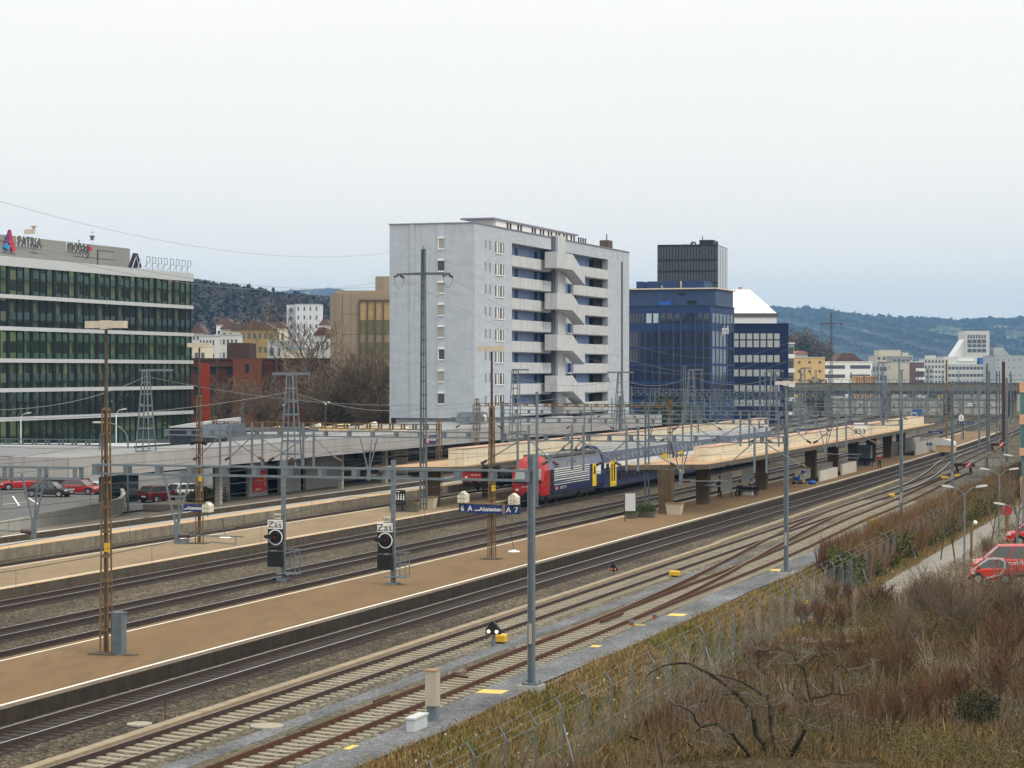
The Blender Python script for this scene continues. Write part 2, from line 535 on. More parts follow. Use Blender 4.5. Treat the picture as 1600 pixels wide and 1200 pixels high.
track(-37.35, 40, 640, "dark bedded main track with shiny rails along the near side of the brown platform", railside, railtop, beds=ball_dark, sl='dark')
f8 = lambda s: -0.00021 * (s - 200) ** 2 if s > 200 else 0
track(-32.3, 50, 420, "track on pale concrete sleepers beside the concrete cable trough", railside, raildull, fc=f8, sl='concrete', sl_s=(57, 200))
f9 = bend([(128, 0), (183, -1.2), (256, -2.9)])
track(-27.98, 45, 254, "nearest rusty siding on concrete sleepers ending at a buffer stop", rustd, rustd, fc=f9, sl='concrete', sl_s=(55, 200))
track(-47.8, 70, 640, "track along the far side of the brown platform", railside, railtop, beds=ball_dark)
track(-52.2, 70, 640, "middle track between the two wide platforms", railside, railtop, beds=ball_dark, sl='dark', sl_s=(75, 200))
track(-58.5, 70, 640, "dark track the blue train stands on beside the second platform", railside, railtop, beds=ball_dark, sl='dark', sl_s=(80, 180))
track(-70.0, 70, 640, "track between the second platform and the low concrete kerb wall", railside, raildull, beds=ball_dark)
track(-77.6, 70, 640, "rusty track in front of the grey station platform", rustd, raildull, beds=ball_dark)
for k, (t_, lb) in enumerate(((-86, "first far through track beyond the grey station roof"), (-92, "second far through track beyond the grey station roof"), (-98, "outermost far through track beyond the grey station roof"), (-104, "far siding below the trees at the road bridge"))):
    track(t_, 330, 640, lb, railside, raildull, beds=ball_dark)
# turnouts
def crossover(pts, label, side, top):
    o = thing("track_turnout", label, "turnout", W(pts[0][0], pts[0][1]), 0)
    inv = Matrix.Translation(-W(pts[0][0], pts[0][1]))
    f = bend(pts)
    for d in (-.75, .75):
        b = MB(); rail_mb(b, pts[0][0], pts[-1][0], d, f, 4)
        b.v = [tuple((inv @ Vector(p)) + Vector((0, 0, 0.004))) for p in b.v]
        b.build("rail", [side, top], o)
    return o
crossover([(92, -27.98), (190, -32.3)], "rusty crossing rails leading from the nearest siding to the next track", rustd, raildull)
crossover([(214, -32.34), (330, -38.9)], "curved connecting rails from the siding to the main track beyond the tall masts", railside, railtop)
# closing pieces inside the turnout
for s, t, l in ((98, -28.35, 3.6), (71.5, -28.9, 1.4)):
    o = MB().bar(W(s, t, -.05), W(s + l, t + (.05 if l > 3 else 0), -.05), .1, .14).build("rail_offcut", rustd)
    tag(o, "short loose piece of rusty rail " + ("inside the turnout of the near siding" if l > 3 else "beside the near siding behind the tall cabinet"), "rail piece")

# cable trough -------------------------------------------------------
trm = mat("trough_concrete", (0.27, 0.22, 0.15), 0.9, 0.25, 1.5)
ft = bend([(100, 0), (143, -.1), (150, -.45), (200, -1.0), (240, -1.6)])
o = ribbon("cable_trough", 40, 240, -33.95, -33.55, -.2, -.05, trm, fc=ft, step=4)
tag(o, "long tan concrete cable trough between the main track and the sidings", "cable trough")

# platforms -----------------------------------------------------------
plat7 = mat("brown_platform_tarmac", (0.165, 0.100, 0.043), 0.95, 0.2, 0.16, coord='World', detail=10, c2=(0.235, 0.15, 0.072), stretch=(1, .3, 1), patch=((0.13, 0.088, 0.05), 1.1, .45))
plat6 = mat("beige_platform_tarmac", (0.245, 0.175, 0.098), 0.95, 0.12, 0.2, coord='World', detail=10, c2=(0.32, 0.24, 0.145), stretch=(1, .3, 1), patch=((0.17, 0.13, 0.085), 1.0, .4))
plat3 = mat("grey_platform_tarmac", (0.25, 0.22, 0.18), 0.95, 0.15, 0.3, coord='World', detail=8)
wl = mat("platform_line_paint", (0.80, 0.77, 0.66), 0.7, 0.08, 1.2)
tanl = mat("tan_edge_stone", (0.50, 0.34, 0.19), 0.9, 0.15, 1.0)
sidem = {}
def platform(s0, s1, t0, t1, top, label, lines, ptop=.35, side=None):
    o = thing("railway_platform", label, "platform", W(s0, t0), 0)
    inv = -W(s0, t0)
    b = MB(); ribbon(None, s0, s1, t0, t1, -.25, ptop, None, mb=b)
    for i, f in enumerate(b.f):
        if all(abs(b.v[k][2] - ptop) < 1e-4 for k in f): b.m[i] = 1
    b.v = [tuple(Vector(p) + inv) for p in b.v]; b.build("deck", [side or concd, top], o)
    for ta, tb, m in lines:
        ss = srange(s0, s1, 12); b = MB(); vs = []
        for s in ss: vs += [W(s, ta + curve(s), ptop + .005) + inv, W(s, tb + curve(s), ptop + .005) + inv]
        b.add(vs, [(2*i, 2*i+1, 2*i+3, 2*i+2) for i in range(len(ss) - 1)])
        b.build("edge_line", m, o)
    return o
edgest = mat("dark_edge_stone", (0.13, 0.10, 0.075), 0.9, 0.3, 1.2)
platform(30, 415, -45.95, -38.95, plat7, "brown island platform with white edge lines nearest the camera", [(-39.56, -39.40, wl), (-39.36, -38.96, edgest), (-45.6, -45.48, wl)], side=mat("dirty_shaded_platform_wall", (0.035, 0.027, 0.019), .95, .4, 1.3, streak=.6))  # side wall colour holds both its dirt and the shade beneath the edge
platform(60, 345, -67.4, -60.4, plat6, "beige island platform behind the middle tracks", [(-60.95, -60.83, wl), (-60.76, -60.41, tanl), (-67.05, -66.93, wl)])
platform(60, 310, -81.9, -79.3, plat3, "grey station platform in front of the station building", [(-79.75, -79.5, wl)])
tag(ribbon("station_paving", 166, 310, -88, -81.9, -.2, .348, plat3), kind="structure")
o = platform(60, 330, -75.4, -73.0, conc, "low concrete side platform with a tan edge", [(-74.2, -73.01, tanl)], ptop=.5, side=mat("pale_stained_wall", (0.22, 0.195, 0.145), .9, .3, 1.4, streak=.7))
sheet("station_forecourt", 60, 330, -140, -88, -.12, asphalt, fc=lambda s: 0)
fr = bend([(118, .6), (150, 0), (230, -4.0), (330, -12)])
sheet("car_park_road", 124, 330, -21.2, -18.3, -1.37, mat("pale_road", (0.25, 0.235, 0.205), 0.95, 0.15, .5, coord='World'), fc=fr, step=6)
sheet("car_park", 127, 330, -18.3, 25, -1.376, mat("parking_gravel", (0.17, 0.16, 0.12), 0.95, 0.35, .4, coord='World'), fc=fr, step=6)

# hills ---------------------------------------------------------------
hillfar = mat("far_forest_hill", (0.024, 0.029, 0.034), 1.0, 0.35, 0.003, c2=(0.040, 0.041, 0.044), detail=8)
meadow = mat("hill_meadow", (0.15, 0.17, 0.115), 1.0, 0.2, .01)
def hill(name, prof, Y, depth, m, rough, seed, foot=-1.0, nx=220, ny=26, spots=()):
    """prof: skyline as (px, py) seen at distance Y; the hill rises from Y-depth to Y"""
    r = np.random.default_rng(seed)
    xs = np.linspace(prof[0][0], prof[-1][0], nx)
    top = np.interp(xs, [p[0] for p in prof], [p[1] for p in prof])
    b = MB(); vs = []
    lump = r.normal(0, 1, (ny + 6, nx))
    for j in range(ny + 6):
        v = j / (ny - 1)
        for i in range(nx):
            Yj = Y - depth * (1 - v)
            X = (xs[i] - 800) / 3450 * Y
            h = HC + (580 - top[i]) / 3450 * Y
            k = math.sin(min(1.0, v) * math.pi / 2) ** 1.3 if v <= 1 else 1 - (v - 1) * 1.2
            z = foot + (h - foot) * k + rough * lump[j, i] * (0.5 + 0.5 * math.sin(i * .11 + j * .3)) * min(1, v * 3)
            vs.append((X * (0.9 + .1 * v) + 8 * math.sin(j * 1.3 + i * .05), Yj, z))
    b.add(vs, [(j*nx+i, j*nx+i+1, (j+1)*nx+i+1, (j+1)*nx+i) for j in range(ny + 5) for i in range(nx - 1)])
    ml = [m]
    if spots:
        ml.append(meadow)
        for i, f in enumerate(b.f):
            c = [sum(b.v[k][a] for k in f) / 4 for a in range(3)]
            px, py = 800 + 3450 * c[0] / c[1], 580 - 3450 * (c[2] - HC) / c[1]
            if any(((px - sx) / rx) ** 2 + ((py - sy) / ry) ** 2 < 1 for sx, sy, rx, ry in spots) and c[1] < Y: b.m[i] = 1
    return tag(b.build(name, ml), kind="structure")
hill("far_hills", [(1000,500),(1150,484),(1215,488),(1260,491),(1300,498),(1350,502),(1400,503),(1432,504),(1446,511),(1462,506),(1490,503),(1520,505),(1560,502),(1600,499),(1700,494),(1900,500)], 6200, 2900, hillfar, 6.0, 3, nx=900, ny=90, spots=((1478, 516, 24, 6), (1500, 521, 14, 3), (1585, 523, 18, 5), (1563, 511, 12, 2.5), (1352, 517, 5, 2)))
hill("distant_ridge", [(380,470),(455,457),(480,454),(510,452),(560,458),(640,470)], 6200, 1500, hillfar, 4, 4, spots=((480, 458, 5, 2.5),))
hillnear = mat("near_forest_floor", (0.055, 0.045, 0.035), 1.0, 0.3, 0.02)
hill("wooded_hill", [(100,446),(200,450),(300,455),(340,461),(400,470),(450,478),(520,484),(640,495),(700,505)], 1500, 620, hillnear, 1.5, 5, nx=160, ny=30)
# ------------------------------------------------------------------ masts, portals, wires
def L(b, s, t): return None
def lattice(b, x, y, z0, z1, w0, w1, n, m=0, bw=.07, wy=None, dw=.05):
    """four-legged lattice mast with cross plates"""
    for sx in (-1, 1):
        for sy in (-1, 1):
            k = (wy or 1)
            b.bar((x + sx*w0/2, y + sy*w0/2*k, z0), (x + sx*w1/2, y + sy*w1/2*k, z1), bw, bw, m)
    for i in range(n + 1):
        f = i / n; z = z0 + (z1 - z0) * f; ww = (w0 + (w1 - w0) * f) / 2; k = (wy or 1)
        for sy in (-1, 1):
            b.bar((x - ww, y + sy*ww*k, z), (x + ww, y + sy*ww*k, z), dw, dw * 2.2, m)
        for sx in (-1, 1):
            b.bar((x + sx*ww, y - ww*k, z), (x + sx*ww, y + ww*k, z), dw, dw * 2.2, m)
def channel_mast(b, x, y, z0, z1, w_=.34, d=.26, m=0):
    """two channels back to back with batten plates, slightly tapering"""
    for sx in (-1, 1):
        b.box(x + sx*w_/2 - .03, x + sx*w_/2 + .03, y - d/2, y + d/2, z0, z1, m)
    b.box(x - w_/2 + .03, x + w_/2 - .03, y - .02, y + .02, z0, z1, m)
def beam(b, x0, x1, y, z0, h=.42, d=.35, m=0, pitch=1.3, th=.07):
    """vierendeel catenary beam: two chords joined by posts"""
    if x1 < x0: x0, x1 = x1, x0
    for yy in (y - d/2, y + d/2):
        b.box(x0, x1, yy - .035, yy + .035, z0, z0 + th, m)
        b.box(x0, x1, yy - .035, yy + .035, z0 + h - th, z0 + h, m)
    n = max(2, int((x1 - x0) / pitch))
    for i in range(n + 1):
        x = x0 + .1 + (x1 - x0 - .2) * i / n
        for yy in (y - d/2, y + d/2):
            b.box(x - .09, x + .09, yy - .02, yy + .02, z0 + th, z0 + h - th, m)
        b.box(x - .03, x + .03, y - d/2, y + d/2, z0 + .01, z0 + .05, m)
def hanger(b, x, y, z1, drop=1.9, arm=2.2, side=1, m=0, mi=1, spread=.55):
    """V shaped drop post with a cantilever registration arm and insulator"""
    zb = z1 - drop
    for sx in (-1, 1):
        b.bar((x + sx*spread, y, z1), (x + sx*.09, y, zb), .06, .06, m)
    b.bar((x + spread*.35, y, z1), (x + .03, y, zb), .05, .05, m)
    b.bar((x - .3, y, z1 - drop*.45), (x + .3, y, z1 - drop*.45), .05, .07, m)
    b.box(x - .10, x + .10, y - .05, y + .05, zb - .8, zb, m)
    z = zb - .55
    b.cyl((x + side*.1, y, z), (x + side*.55, y, z + .02), .09, m=mi, n=7)
    b.cyl((x + side*.55, y, z + .02), (x + side*(arm + .6), y, z + .04), .028, m=m, n=5)
    b.cyl((x + side*(arm + .3), y, z + .04), (x + side*(arm + .3), y, z - .28), .02, m=m, n=5)
    b.cyl((x + side*(arm + .3), y, z - .26), (x + side*(arm - .75), y, z - .20), .022, m=m, n=5)
def arms(b, x, y, z1, side=1, m=0, mi=1, drop=1.25, arm=2.3):
    """post pair with two slanting cantilever tubes"""
    for sx in (-.35, .35):
        b.box(x + sx - .06, x + sx + .06, y - .05, y + .05, z1 - drop - .5, z1 + .9, m)
    b.cyl((x, y, z1 + .1), (x + side*arm, y, z1 - drop), .035, m=m, n=5)
    b.cyl((x - side*.3, y, z1 + .1), (x - side*arm*.8, y, z1 - drop), .035, m=m, n=5)
    b.cyl((x + side*arm, y, z1 - drop), (x + side*(arm + .35), y, z1 - drop - .18), .09, m=mi, n=7)
    b.cyl((x - side*arm*.8, y, z1 - drop), (x - side*(arm*.8 + .35), y, z1 - drop - .18), .09, m=mi, n=7)

def mast_solid(parent, x, y, z0, z1, foot=True, wide=.40, plate=True):
    b = MB()
    b.box(x - .12, x - .085, y - .11, y + .11, z0, z1, 0)
    b.box(x + .085, x + .12, y - .11, y + .11, z0, z1, 0)
    b.box(x - .085, x + .085, y - .025, y + .025, z0, z1, 0)
    b.box(x - .085, x + .085, y + .07, y + .10, z0 + 2.2, z1 - .1, 0)
    o = b.build("mast", [galv], parent)
    if foot:
        f = MB().box(x - .42, x + .42, y - .4, y + .4, z0 - .45, z0, 0)
        f.build("footing", [conc], parent)
        p = MB().box(x - .3, x + .3, y - .28, y + .28, z0, z0 + .07, 0)
        for sx in (-1, 1):
            for sy in (-1, 1): p.cyl((x + sx*.24, y + sy*.22, z0 + .07), (x + sx*.24, y + sy*.22, z0 + .14), .03, n=6)
        p.build("base_plate", [galvd], parent)
    if plate:
        MB().box(x - .07, x + .07, y - .13, y - .115, z0 + 1.5, z0 + 2.25).build("number_plate", [conc], parent)
    return o

def portal(label, s, tR, tL, zb, hR, right='solid', posts=(), hang=(), armsx=(), beam_h=.42, zR0=0.0, rustR=None, lab_group="catenary portals", ext=0.0, beam_mat=None, d=.35, dz=0.0):
    o = thing("catenary_portal", label, "catenary portal", W(s, tR, 0), RA, lab_group)
    b = MB(); beam(b, tL - tR, ext, 0, zb, beam_h, d=d); b.build("beam", [beam_mat or galv], o)
    if right == 'solid': mast_solid(o, 0, 0, zR0, hR)
    for (t, z0, z1, kind) in posts:
        x = t - tR; y = 0.0
        if isinstance(kind, tuple): kind, y = kind
        if kind == 'lattice':
            b = MB(); lattice(b, x, y, z0, z1, .62, .42, int((z1 - z0) / .85)); b.build("lattice_mast", [rust], o)
        elif kind == 'solid': mast_solid(o, x, y, z0, z1, foot=False)
    for i, (t, sd_) in enumerate(hang):
        b = MB(); hanger(b, t - tR, -.25, zb + .02, side=sd_); b.build("drop_bracket", [galv, porcelain], o)
    for i, (t, sd_) in enumerate(armsx):
        b = MB(); arms(b, t - tR, 0, zb, side=sd_); b.build("cantilever_arms", [galv, porcelain], o)
    return o

# --- the nearest portal
o = portal("nearest grey catenary portal, its right mast on a concrete block by the verge", 77.1, -24.95, -43.0, 7.45, 8.45,
       posts=(), hang=(), armsx=(), beam_h=.42, zR0=.0)
b = MB(); beam(b, -40.5, -18.35, -.55, 7.25, .50, d=.5, pitch=1.55); b.build("beam_extension", [galv], o)
# drop brackets read off the photograph (x 60 and x 283)
for px in (60, 283):
    t = st(px, 800, 4)[1]
    kx = (px - 800) / 3450
    for y_ in (-.3,):
        # stand on the portal line s = 77.1
        Y = (77.1) / (kx * DX + DY); tt = kx * Y * NX + Y * NY
        b = MB(); hanger(b, tt + 24.95, -.35, 7.45, side=(1 if px > 200 else -1), drop=1.75); b.build("drop_bracket", [galv, porcelain], o)
# lattice mast with the lamp bar on the brown platform
def lamp_mast(label, s, t, zl, ztop, barw, lab_bar=1.25, cab=False, z0=.35, w0=.37, col_=rust, bx=0.0, pole=None):
    o = thing("lattice_mast", label, "lattice mast", W(s, t, z0), RA, "rusty lattice masts with lamp bars")
    b = MB(); lattice(b, 0, 0, 0, zl - z0, w0, w0 * .62, max(4, int((zl - z0) / .9)), bw=.055)
    pass
    b.build("lattice", [col_], o)
    MB().box(-.035, .035, -.03, .03, 0, zl - z0 - .4).build("inner_column", [mat("inner_brown", (.085, .068, .052), .8, .3, 3)], o)
    MB().box(-.55, .55, -.5, .5, -.02, .05).build("footing", [concd], o)
    b = MB(); b.cyl((0, 0, zl - z0 - .5), (0, 0, ztop - z0 - .12), .075, .06, n=10)
    b.build("pole", [pole or mat("inner_brown", (.085, .068, .052), .8, .3, 3)], o, smooth=False)
    b = MB()
    b.box(bx - barw/2, bx + barw/2, -.16, .16, ztop - z0 - .15, ztop - z0 + .13)
    b.box(bx - .16, bx + .16, -.18, .18, ztop - z0 - .19, ztop - z0 + .15)
    b.build("lamp_bar", [lampglass], o)
    MB().box(.1, .34, -.34, -.30, 4.05, 4.4).build("warning_plate", [yellow], o)
    return o
lm = lamp_mast("tall rusty lattice mast with a pale lamp bar and a grey cabinet at its foot", 77.6, -42.75, 10.0, 13.35, 1.72, w0=.34)
lm2 = lamp_mast("rusty lattice mast in the middle of the brown platform carrying the station name sign", 124.0, -42.6, 9.35, 12.85, 1.72, bx=-.0, pole=rustd)
lm3 = lamp_mast("rusty lattice mast on the beige platform with the small station name sign", 129.2, -64.4, 9.9, 13.2, 1.6)
for s, t, z in ((124, -42.6, 5.9), (129.2, -64.4, 6.95)):
    pass
hornm = black
def horns(root, z, name="loudspeaker_pair"):
    b = MB()
    for sx in (-1, 1):
        b.cyl((sx*.08, -.1, z), (sx*.52, -.1, z), .07, .21, n=12); b.cyl((sx*.52, -.1, z), (sx*.54, -.1, z), .21, .16, n=12)
    b.build(name, [hornm], root)
horns(lm2, 5.45); horns(lm3, 6.55)
o = thing("equipment_cabinet", "slim grey cabinet standing against the foot of the tall rusty lattice mast", "cabinet", W(77.5, -42.12, .35), RA)
MB().box(-.22, .22, -.2, .2, 0, 1.62).build("body", [galv], o)
MB().box(-.25, .25, -.23, .23, 1.62, 1.68).build("lid", [galvd], o)
MB().box(-.19, .19, -.215, -.202, .08, 1.55).build("door", [galvd], o)
MB().box(.28, .75, -.25, .25, .0, .03).build("ground_plate", [concd], o)

P2 = portal("second catenary portal spanning from the lamp mast to the mast by the crossing rails", 125.2, -25.15, -42.3, 7.35, 8.35, hang=(), armsx=(), d=.3)
b = MB(); beam(b, -39.6, -17.7, 0, 7.45, .40, d=.3, pitch=1.5); b.build("beam_extension", [galv], P2)
b = MB()
b.box(-.62, .5, -.14, .14, 10.72, 10.92); b.box(-.15, .15, -.16, .16, 10.66, 10.95); MB().cyl((0, 0, 8.3), (0, 0, 10.7), .07, n=8).build("lamp_pole", [galv], P2)
b.build("lamp_bar", [mat("pale_lamp_bar", (.62, .56, .53), .5, .05, 2)], P2)
def hang_at(root, s, tR, px, z, side, drop=1.75, fn=hanger, **k):
    kx = (px - 800) / 3450; Y = s / (kx * DX + DY); tt = kx * Y * NX + Y * NY
    b = MB(); fn(b, tt - tR, -.3, z, side=side, **k) if fn is arms else fn(b, tt - tR, -.3, z, side=side, drop=drop, **k)
    return b.build("drop_bracket" if fn is hanger else "cantilever_arms", [galv, porcelain], root)
for px, sd_, fn in ((355, 1, arms), (405, 1, arms), (485, -1, arms), (820, -1, arms), (905, 1, arms), (990, 1, arms), (1190, 1, arms)):
    hang_at(P2, 125.2, -25.15, px, 7.4, sd_, fn=fn)
hang_at(P2, 125.2, -25.15, 579, 7.4, 1); hang_at(P2, 125.2, -25.15, 1066, 7.4, 1)

P3 = portal("third catenary portal with its right mast beside the nearest siding", 168.9, -25.05, -61.5, 7.35, 8.45, d=.3)
b = MB(); b.cyl((0, 0, 8.4), (0, 0, 11.5), .06, n=8); b.box(-.15, .2, -.1, .1, 11.5, 11.6); b.build("lamp_pole", [galv], P3)
for px, sd_, fn in ((1075, 1, arms), (1165, -1, arms), (1225, -1, arms), (1316, 1, arms)):
    hang_at(P3, 168.9, -25.05, px, 7.4, sd_, fn=fn)
hang_at(P3, 168.9, -25.05, 1291, 7.4, 1)
b = MB(); lattice(b, -20.0, 0, .35, 8.9, .3, .26, 9, bw=.06); b.build("inner_mast", [galvd], P3)
MB().box(-20.3, -19.8, -.1, .1, 0, 7.3).build("inner_mast", [galvd], P3) if False else None
far = [("fourth catenary portal, its lower beam crossing above the end of the train", 207, -26.0, -70.0, 7.3, 10.4, 'solid'),
       ("fifth catenary portal beside the buffer stop of the nearest siding", 258.5, -28.5, -72, 7.3, 12.4, 'solid'),
       ("sixth catenary portal beyond the white domed stair cover", 318, -33.5, -78, 7.3, 11.5, 'solid'),
       ("seventh catenary portal near the end of the brown platform", 368, -36.5, -110, 7.3, 11.5, 'solid'),
       ("eighth catenary portal in front of the pale retaining wall", 425, -40.0, -112, 7.3, 11.5, 'solid'),
       ("ninth catenary portal close to the road bridge", 480, -41.0, -114, 7.2, 11.5, 'solid'),
       ("tenth catenary portal just before the road bridge", 530, -43.0, -116, 7.2, 11.0, 'solid')]
for lb, s, tR, tL, zb, hR, kd in far:
    sh = curve(s)
    o = portal(lb, s, tR + (sh if s > 300 else 0), tL + sh, zb, hR, right=kd, d=.3)
    w_ = abs(tL - tR)
    k = 0
    for t in (-37.35, -47.8, -52.2, -58.5, -70.0, -77.6, -86, -92, -98, -104):
        if t < tL: break
        k += 1
        b = MB(); (arms if k % 3 else hanger)(b, t - 2.6 - tR + (sh if s < 300 else 0), -.3, zb + .03, side=1); b.build("cantilever_arms" if k % 3 else "drop_bracket", [galv, porcelain], o)
    for t in ((-64, -86) if s > 210 else ()) + ((-55.3, -75) if s > 330 else ()):
        if t > tL - 4:
            b = MB(); lattice(b, t - tR + (sh if s < 300 else 0), 0, 0, zb + 2.6 + (s % 7) * .35, .34, .26, 8, bw=.07); b.build("lattice_mast", [galvd], o)
    # the lamp mast and end post
    b = MB(); x = tL - tR + (sh if s < 300 else 0); b.box(x - .15, x + .15, -.15, .15, -.2, zb + 1.2); b.build("end_post", [galvd], o)

# older rusty portal behind the grey roof
def rusty_beam(label, pxs, Y0, z, h, m=rust):
    (xa, ya), (xb, yb) = pxs
    Xa, Ya = at(xa, ya); Xb, Yb = at(xb, yb)
    d = math.hypot(Xb - Xa, Yb - Ya); rz = math.atan2(Yb - Ya, Xb - Xa)
    o = thing("signal_gantry", label, "gantry", (Xa, Ya, -.2), rz)
    b = MB(); beam(b, 0, d, 0, z + .2, h, d=.5, pitch=1.2); b.build("beam", [m], o)
    for x in (0, d):
        b = MB(); lattice(b, x, 0, 0, z + h + .6, .4, .3, 8, bw=.06); b.build("post", [m], o)
    return o
rusty_beam("rusty old gantry beam in front of the timber yard behind the grey roof", ((335, 212), (686, 200)), 0, 6.15, .55)
rusty_beam("thin rusty gantry beam in front of the grey apartment block", ((745, 238), (1047, 226)), 0, 7.75, .35)
rusty_beam("thin grey gantry beam in front of the glass office building", ((-30, 180), (160, 176)), 0, 5.55, .5, galvd)

# feeder brackets: lattice trapezoids with a cross arm and hanging insulators
def feeder(label, px, pytop, pybot, Y, wt=.55, wb=1.5, arm=(-1.5, 1.5), s_=None, barlen=None, m=galv):
    X, Yy, z1 = at(px, Y, pytop); _, _, z0 = at(px, Y, pybot)
    o = thing("feeder_mast", label, "feeder mast", (X, Yy, z0), RA, "tapering lattice feeder masts")
    h = z1 - z0
    b = MB(); lattice(b, 0, 0, 0, h, wb, wt, max(4, int(h / .8)), bw=.08, dw=.05); b.build("lattice", [m], o)
    b = MB(); b.box(arm[0], arm[1], -.1, .1, h, h + .16); b.build("cross_arm", [m], o)
    for x in (arm[0] + .1, arm[1] - .1):
        if abs(x) < .8: continue
        b = MB(); b.cyl((x, 0, h), (x, 0, h - .5), .02, n=4)
        for k in range(3): b.cyl((x, 0, h - .5 - k*.12), (x, 0, h - .58 - k*.12), .08, n=7, m=1)
        b.cyl((x, 0, h - .86), (x + .2, 0, h - 1.0), .02, n=4)
        b.build("insulator", [galv, porcelain], o)
    return o
feeder("tapering lattice feeder mast with a wide cross arm in front of the brick buildings", 455, 586, 730, 141, wb=1.05, wt=.42, arm=(-1.3, 1.3))
feeder("tapering lattice feeder mast in front of the glass office building", 228, 580, 705, 170, wb=1.15, wt=.35, arm=(-.5, 2.3))
feeder("lattice feeder mast in front of the lower corner of the grey apartment block", 805, 579, 690, 215, wb=1.0, wt=.5, arm=(-.3, 1.4))
feeder("lattice feeder mast before the right edge of the grey apartment block", 968, 583, 672, 215, wb=1.0, wt=.28, arm=(-1.2, 1.4))
feeder("lattice feeder mast in front of the wide blue office block", 1080, 579, 655, 225, wb=.95, wt=.42, arm=(-.2, 1.2))
feeder("lattice feeder mast in front of the gridded navy building", 1208, 581, 655, 225, wb=.95, wt=.35, arm=(-.8, 1.1))
feeder("slim feeder mast between the navy building and the yellow block", 1254, 576, 660, 300, wb=.9, wt=.5, arm=(-.2, 1.2))
feeder("stout lattice mast before the beige terrace tower", 1376, 567, 640, 330, wb=1.0, wt=.7, arm=(-.4, 1.4))

# galvanised lamp columns and plain masts in the distance
def plain_mast(label, px, pt, pb, w_, z0=0.0, m=galv, grp="plain masts along the far yard"):
    Y = (HC - z0) * 3450 / (pb - 580); X, Y, zt = at(px, Y, pt)
    b = MB(); b.box(-w_/2, w_/2, -w_/2, w_/2, 0, zt - z0); 
    b.box(-w_*.9, w_*.9, -w_*.9, w_*.9, 0, .12)
    b.bar((0, -w_, zt - z0 - .6), (0, -w_ - .4, zt - z0 - .6), .06)
    return tag(b.build("steel_mast", m, None, (X, Y, z0), RA), label, "mast", grp)
for px, pt, pb, w_, m, lb in ((839, 612, 792, .2, galv, "slim mast rising right behind the nearest portal mast"), (1384, 590, 705, .3, galv, "grey steel mast left of the far end of the canopy"), (1479, 562, 700, .24, rust, "slim rusty mast behind the white domed stair cover"),
    (1505, 600, 690, .24, galvd, "slim grey mast on the narrow end of the brown platform"), (1530, 600, 700, .26, galv, "grey mast at the tip of the brown platform"),
    (1568, 565, 690, .5, rustd, "dark tall mast near the orange fronted building"), (1573, 590, 722, .3, galv, "pale tall mast just left of the orange fronted building"),
    (1450, 575, 665, .22, galv, "thin mast behind the far canopy end"), (1350, 585, 660, .3, galvd, "mast rising behind the number 853 board"),
    (1328, 600, 662, .3, galvd, "short mast left of the number 853 board"), (1405, 560, 655, .3, galv, "mast in front of the beige terrace block"),
    (1490, 640, 705, .16, galvd, "thin pole right of the white domed stair cover"), (1595, 600, 690, .2, galv, "thin mast touching the orange fronted building")):
    plain_mast(lb, px, pt, pb, w_, m=m)

# high voltage masts ------------------------------------------------------
def hv_mast(label, s, t, z0, ztop, zarm, armw, m):
    o = thing("power_line_mast", label, "power line mast", W(s, t, z0), RA, "power line masts")
    b = MB(); h = ztop - z0
    for sx in (-1, 1):
        b.bar((sx*.27, 0, 0), (sx*.13, 0, h), .07, .30, 0, up=(0, 1, 0))
    b.bar((0, 0, 0), (0, 0, h - .2), .05, .12, 0, up=(0, 1, 0))
    for i in range(int(h / 1.1)):
        b.box(-.26 + .006*i, .26 - .006*i, -.02, .02, i * 1.1 + .4, i * 1.1 + .5)
    b.cyl((0, 0, h - .3), (0, 0, h + .25), .06, .03)
    b.build("mast", [m], o)
    b = MB(); za = zarm - z0
    for sx in (-1, 1):
        b.bar((0, 0, za), (sx*armw/2, 0, za - .06), .16, .16); b.bar((0, 0, za - .1), (sx*armw/2, 0, za - .12), .06, .06)
    b.build("cross_arm", [m], o)
    for x in (-armw/2 + .2, armw/2 - .2):
        b = MB()
        for sy in (-1, 1):
            for k in range(5): b.cyl((x, sy*(.3 + k*.16), za - .15 - k*.03), (x, sy*(.38 + k*.16), za - .165 - k*.03), .09, n=8)
        pts = [(x, 1.1*math.cos(a), za - .25 - .95*math.sin(a)) for a in [math.pi*i/8 for i in range(9)]]
        for p, q in zip(pts, pts[1:]): b.cyl(p, q, .02, n=4, caps=False)
        b.build("insulator", [porcelain], o)
    return o
h1 = (166.7, -63.1)
za1 = zz(427, *h1); zt1 = zz(389, *h1)
hv_mast("tall grey steel power line mast with one cross arm, standing on the beige platform", h1[0], h1[1], .35, zt1, za1, 4.6, galvd)
s2 = s_on(1299, -79); zt2 = zz(489, s2, -79); za2 = zz(505, s2, -79)
hv_mast("distant tall power line mast with short cross arm, in front of the blue hills", s2, -79, 0, zt2, za2, 4.4, mat("weathered_mast", (0.10, 0.075, 0.075), 0.8, 0.3, 2))
wirem = mat("aluminium_wire", (0.20, 0.21, 0.22), 0.5, 0.1, 2)
copper = mat("dark_copper_wire", (0.035, 0.035, 0.035), 0.6, 0.1, 2)
def wire(b, p, q, r, sag=0.0, n=12, nn=4):
    p, q = Vector(p), Vector(q); pts = []
    for i in range(n + 1):
        f = i / n; v = p.lerp(q, f); v.z -= sag * 4 * f * (1 - f); pts.append(v)
    for a, c in zip(pts, pts[1:]): b.cyl(a, c, r, n=nn, caps=False)
A = W(h1[0], h1[1]); B2 = W(s2, -79)
nv = Vector((NX, NY, 0))
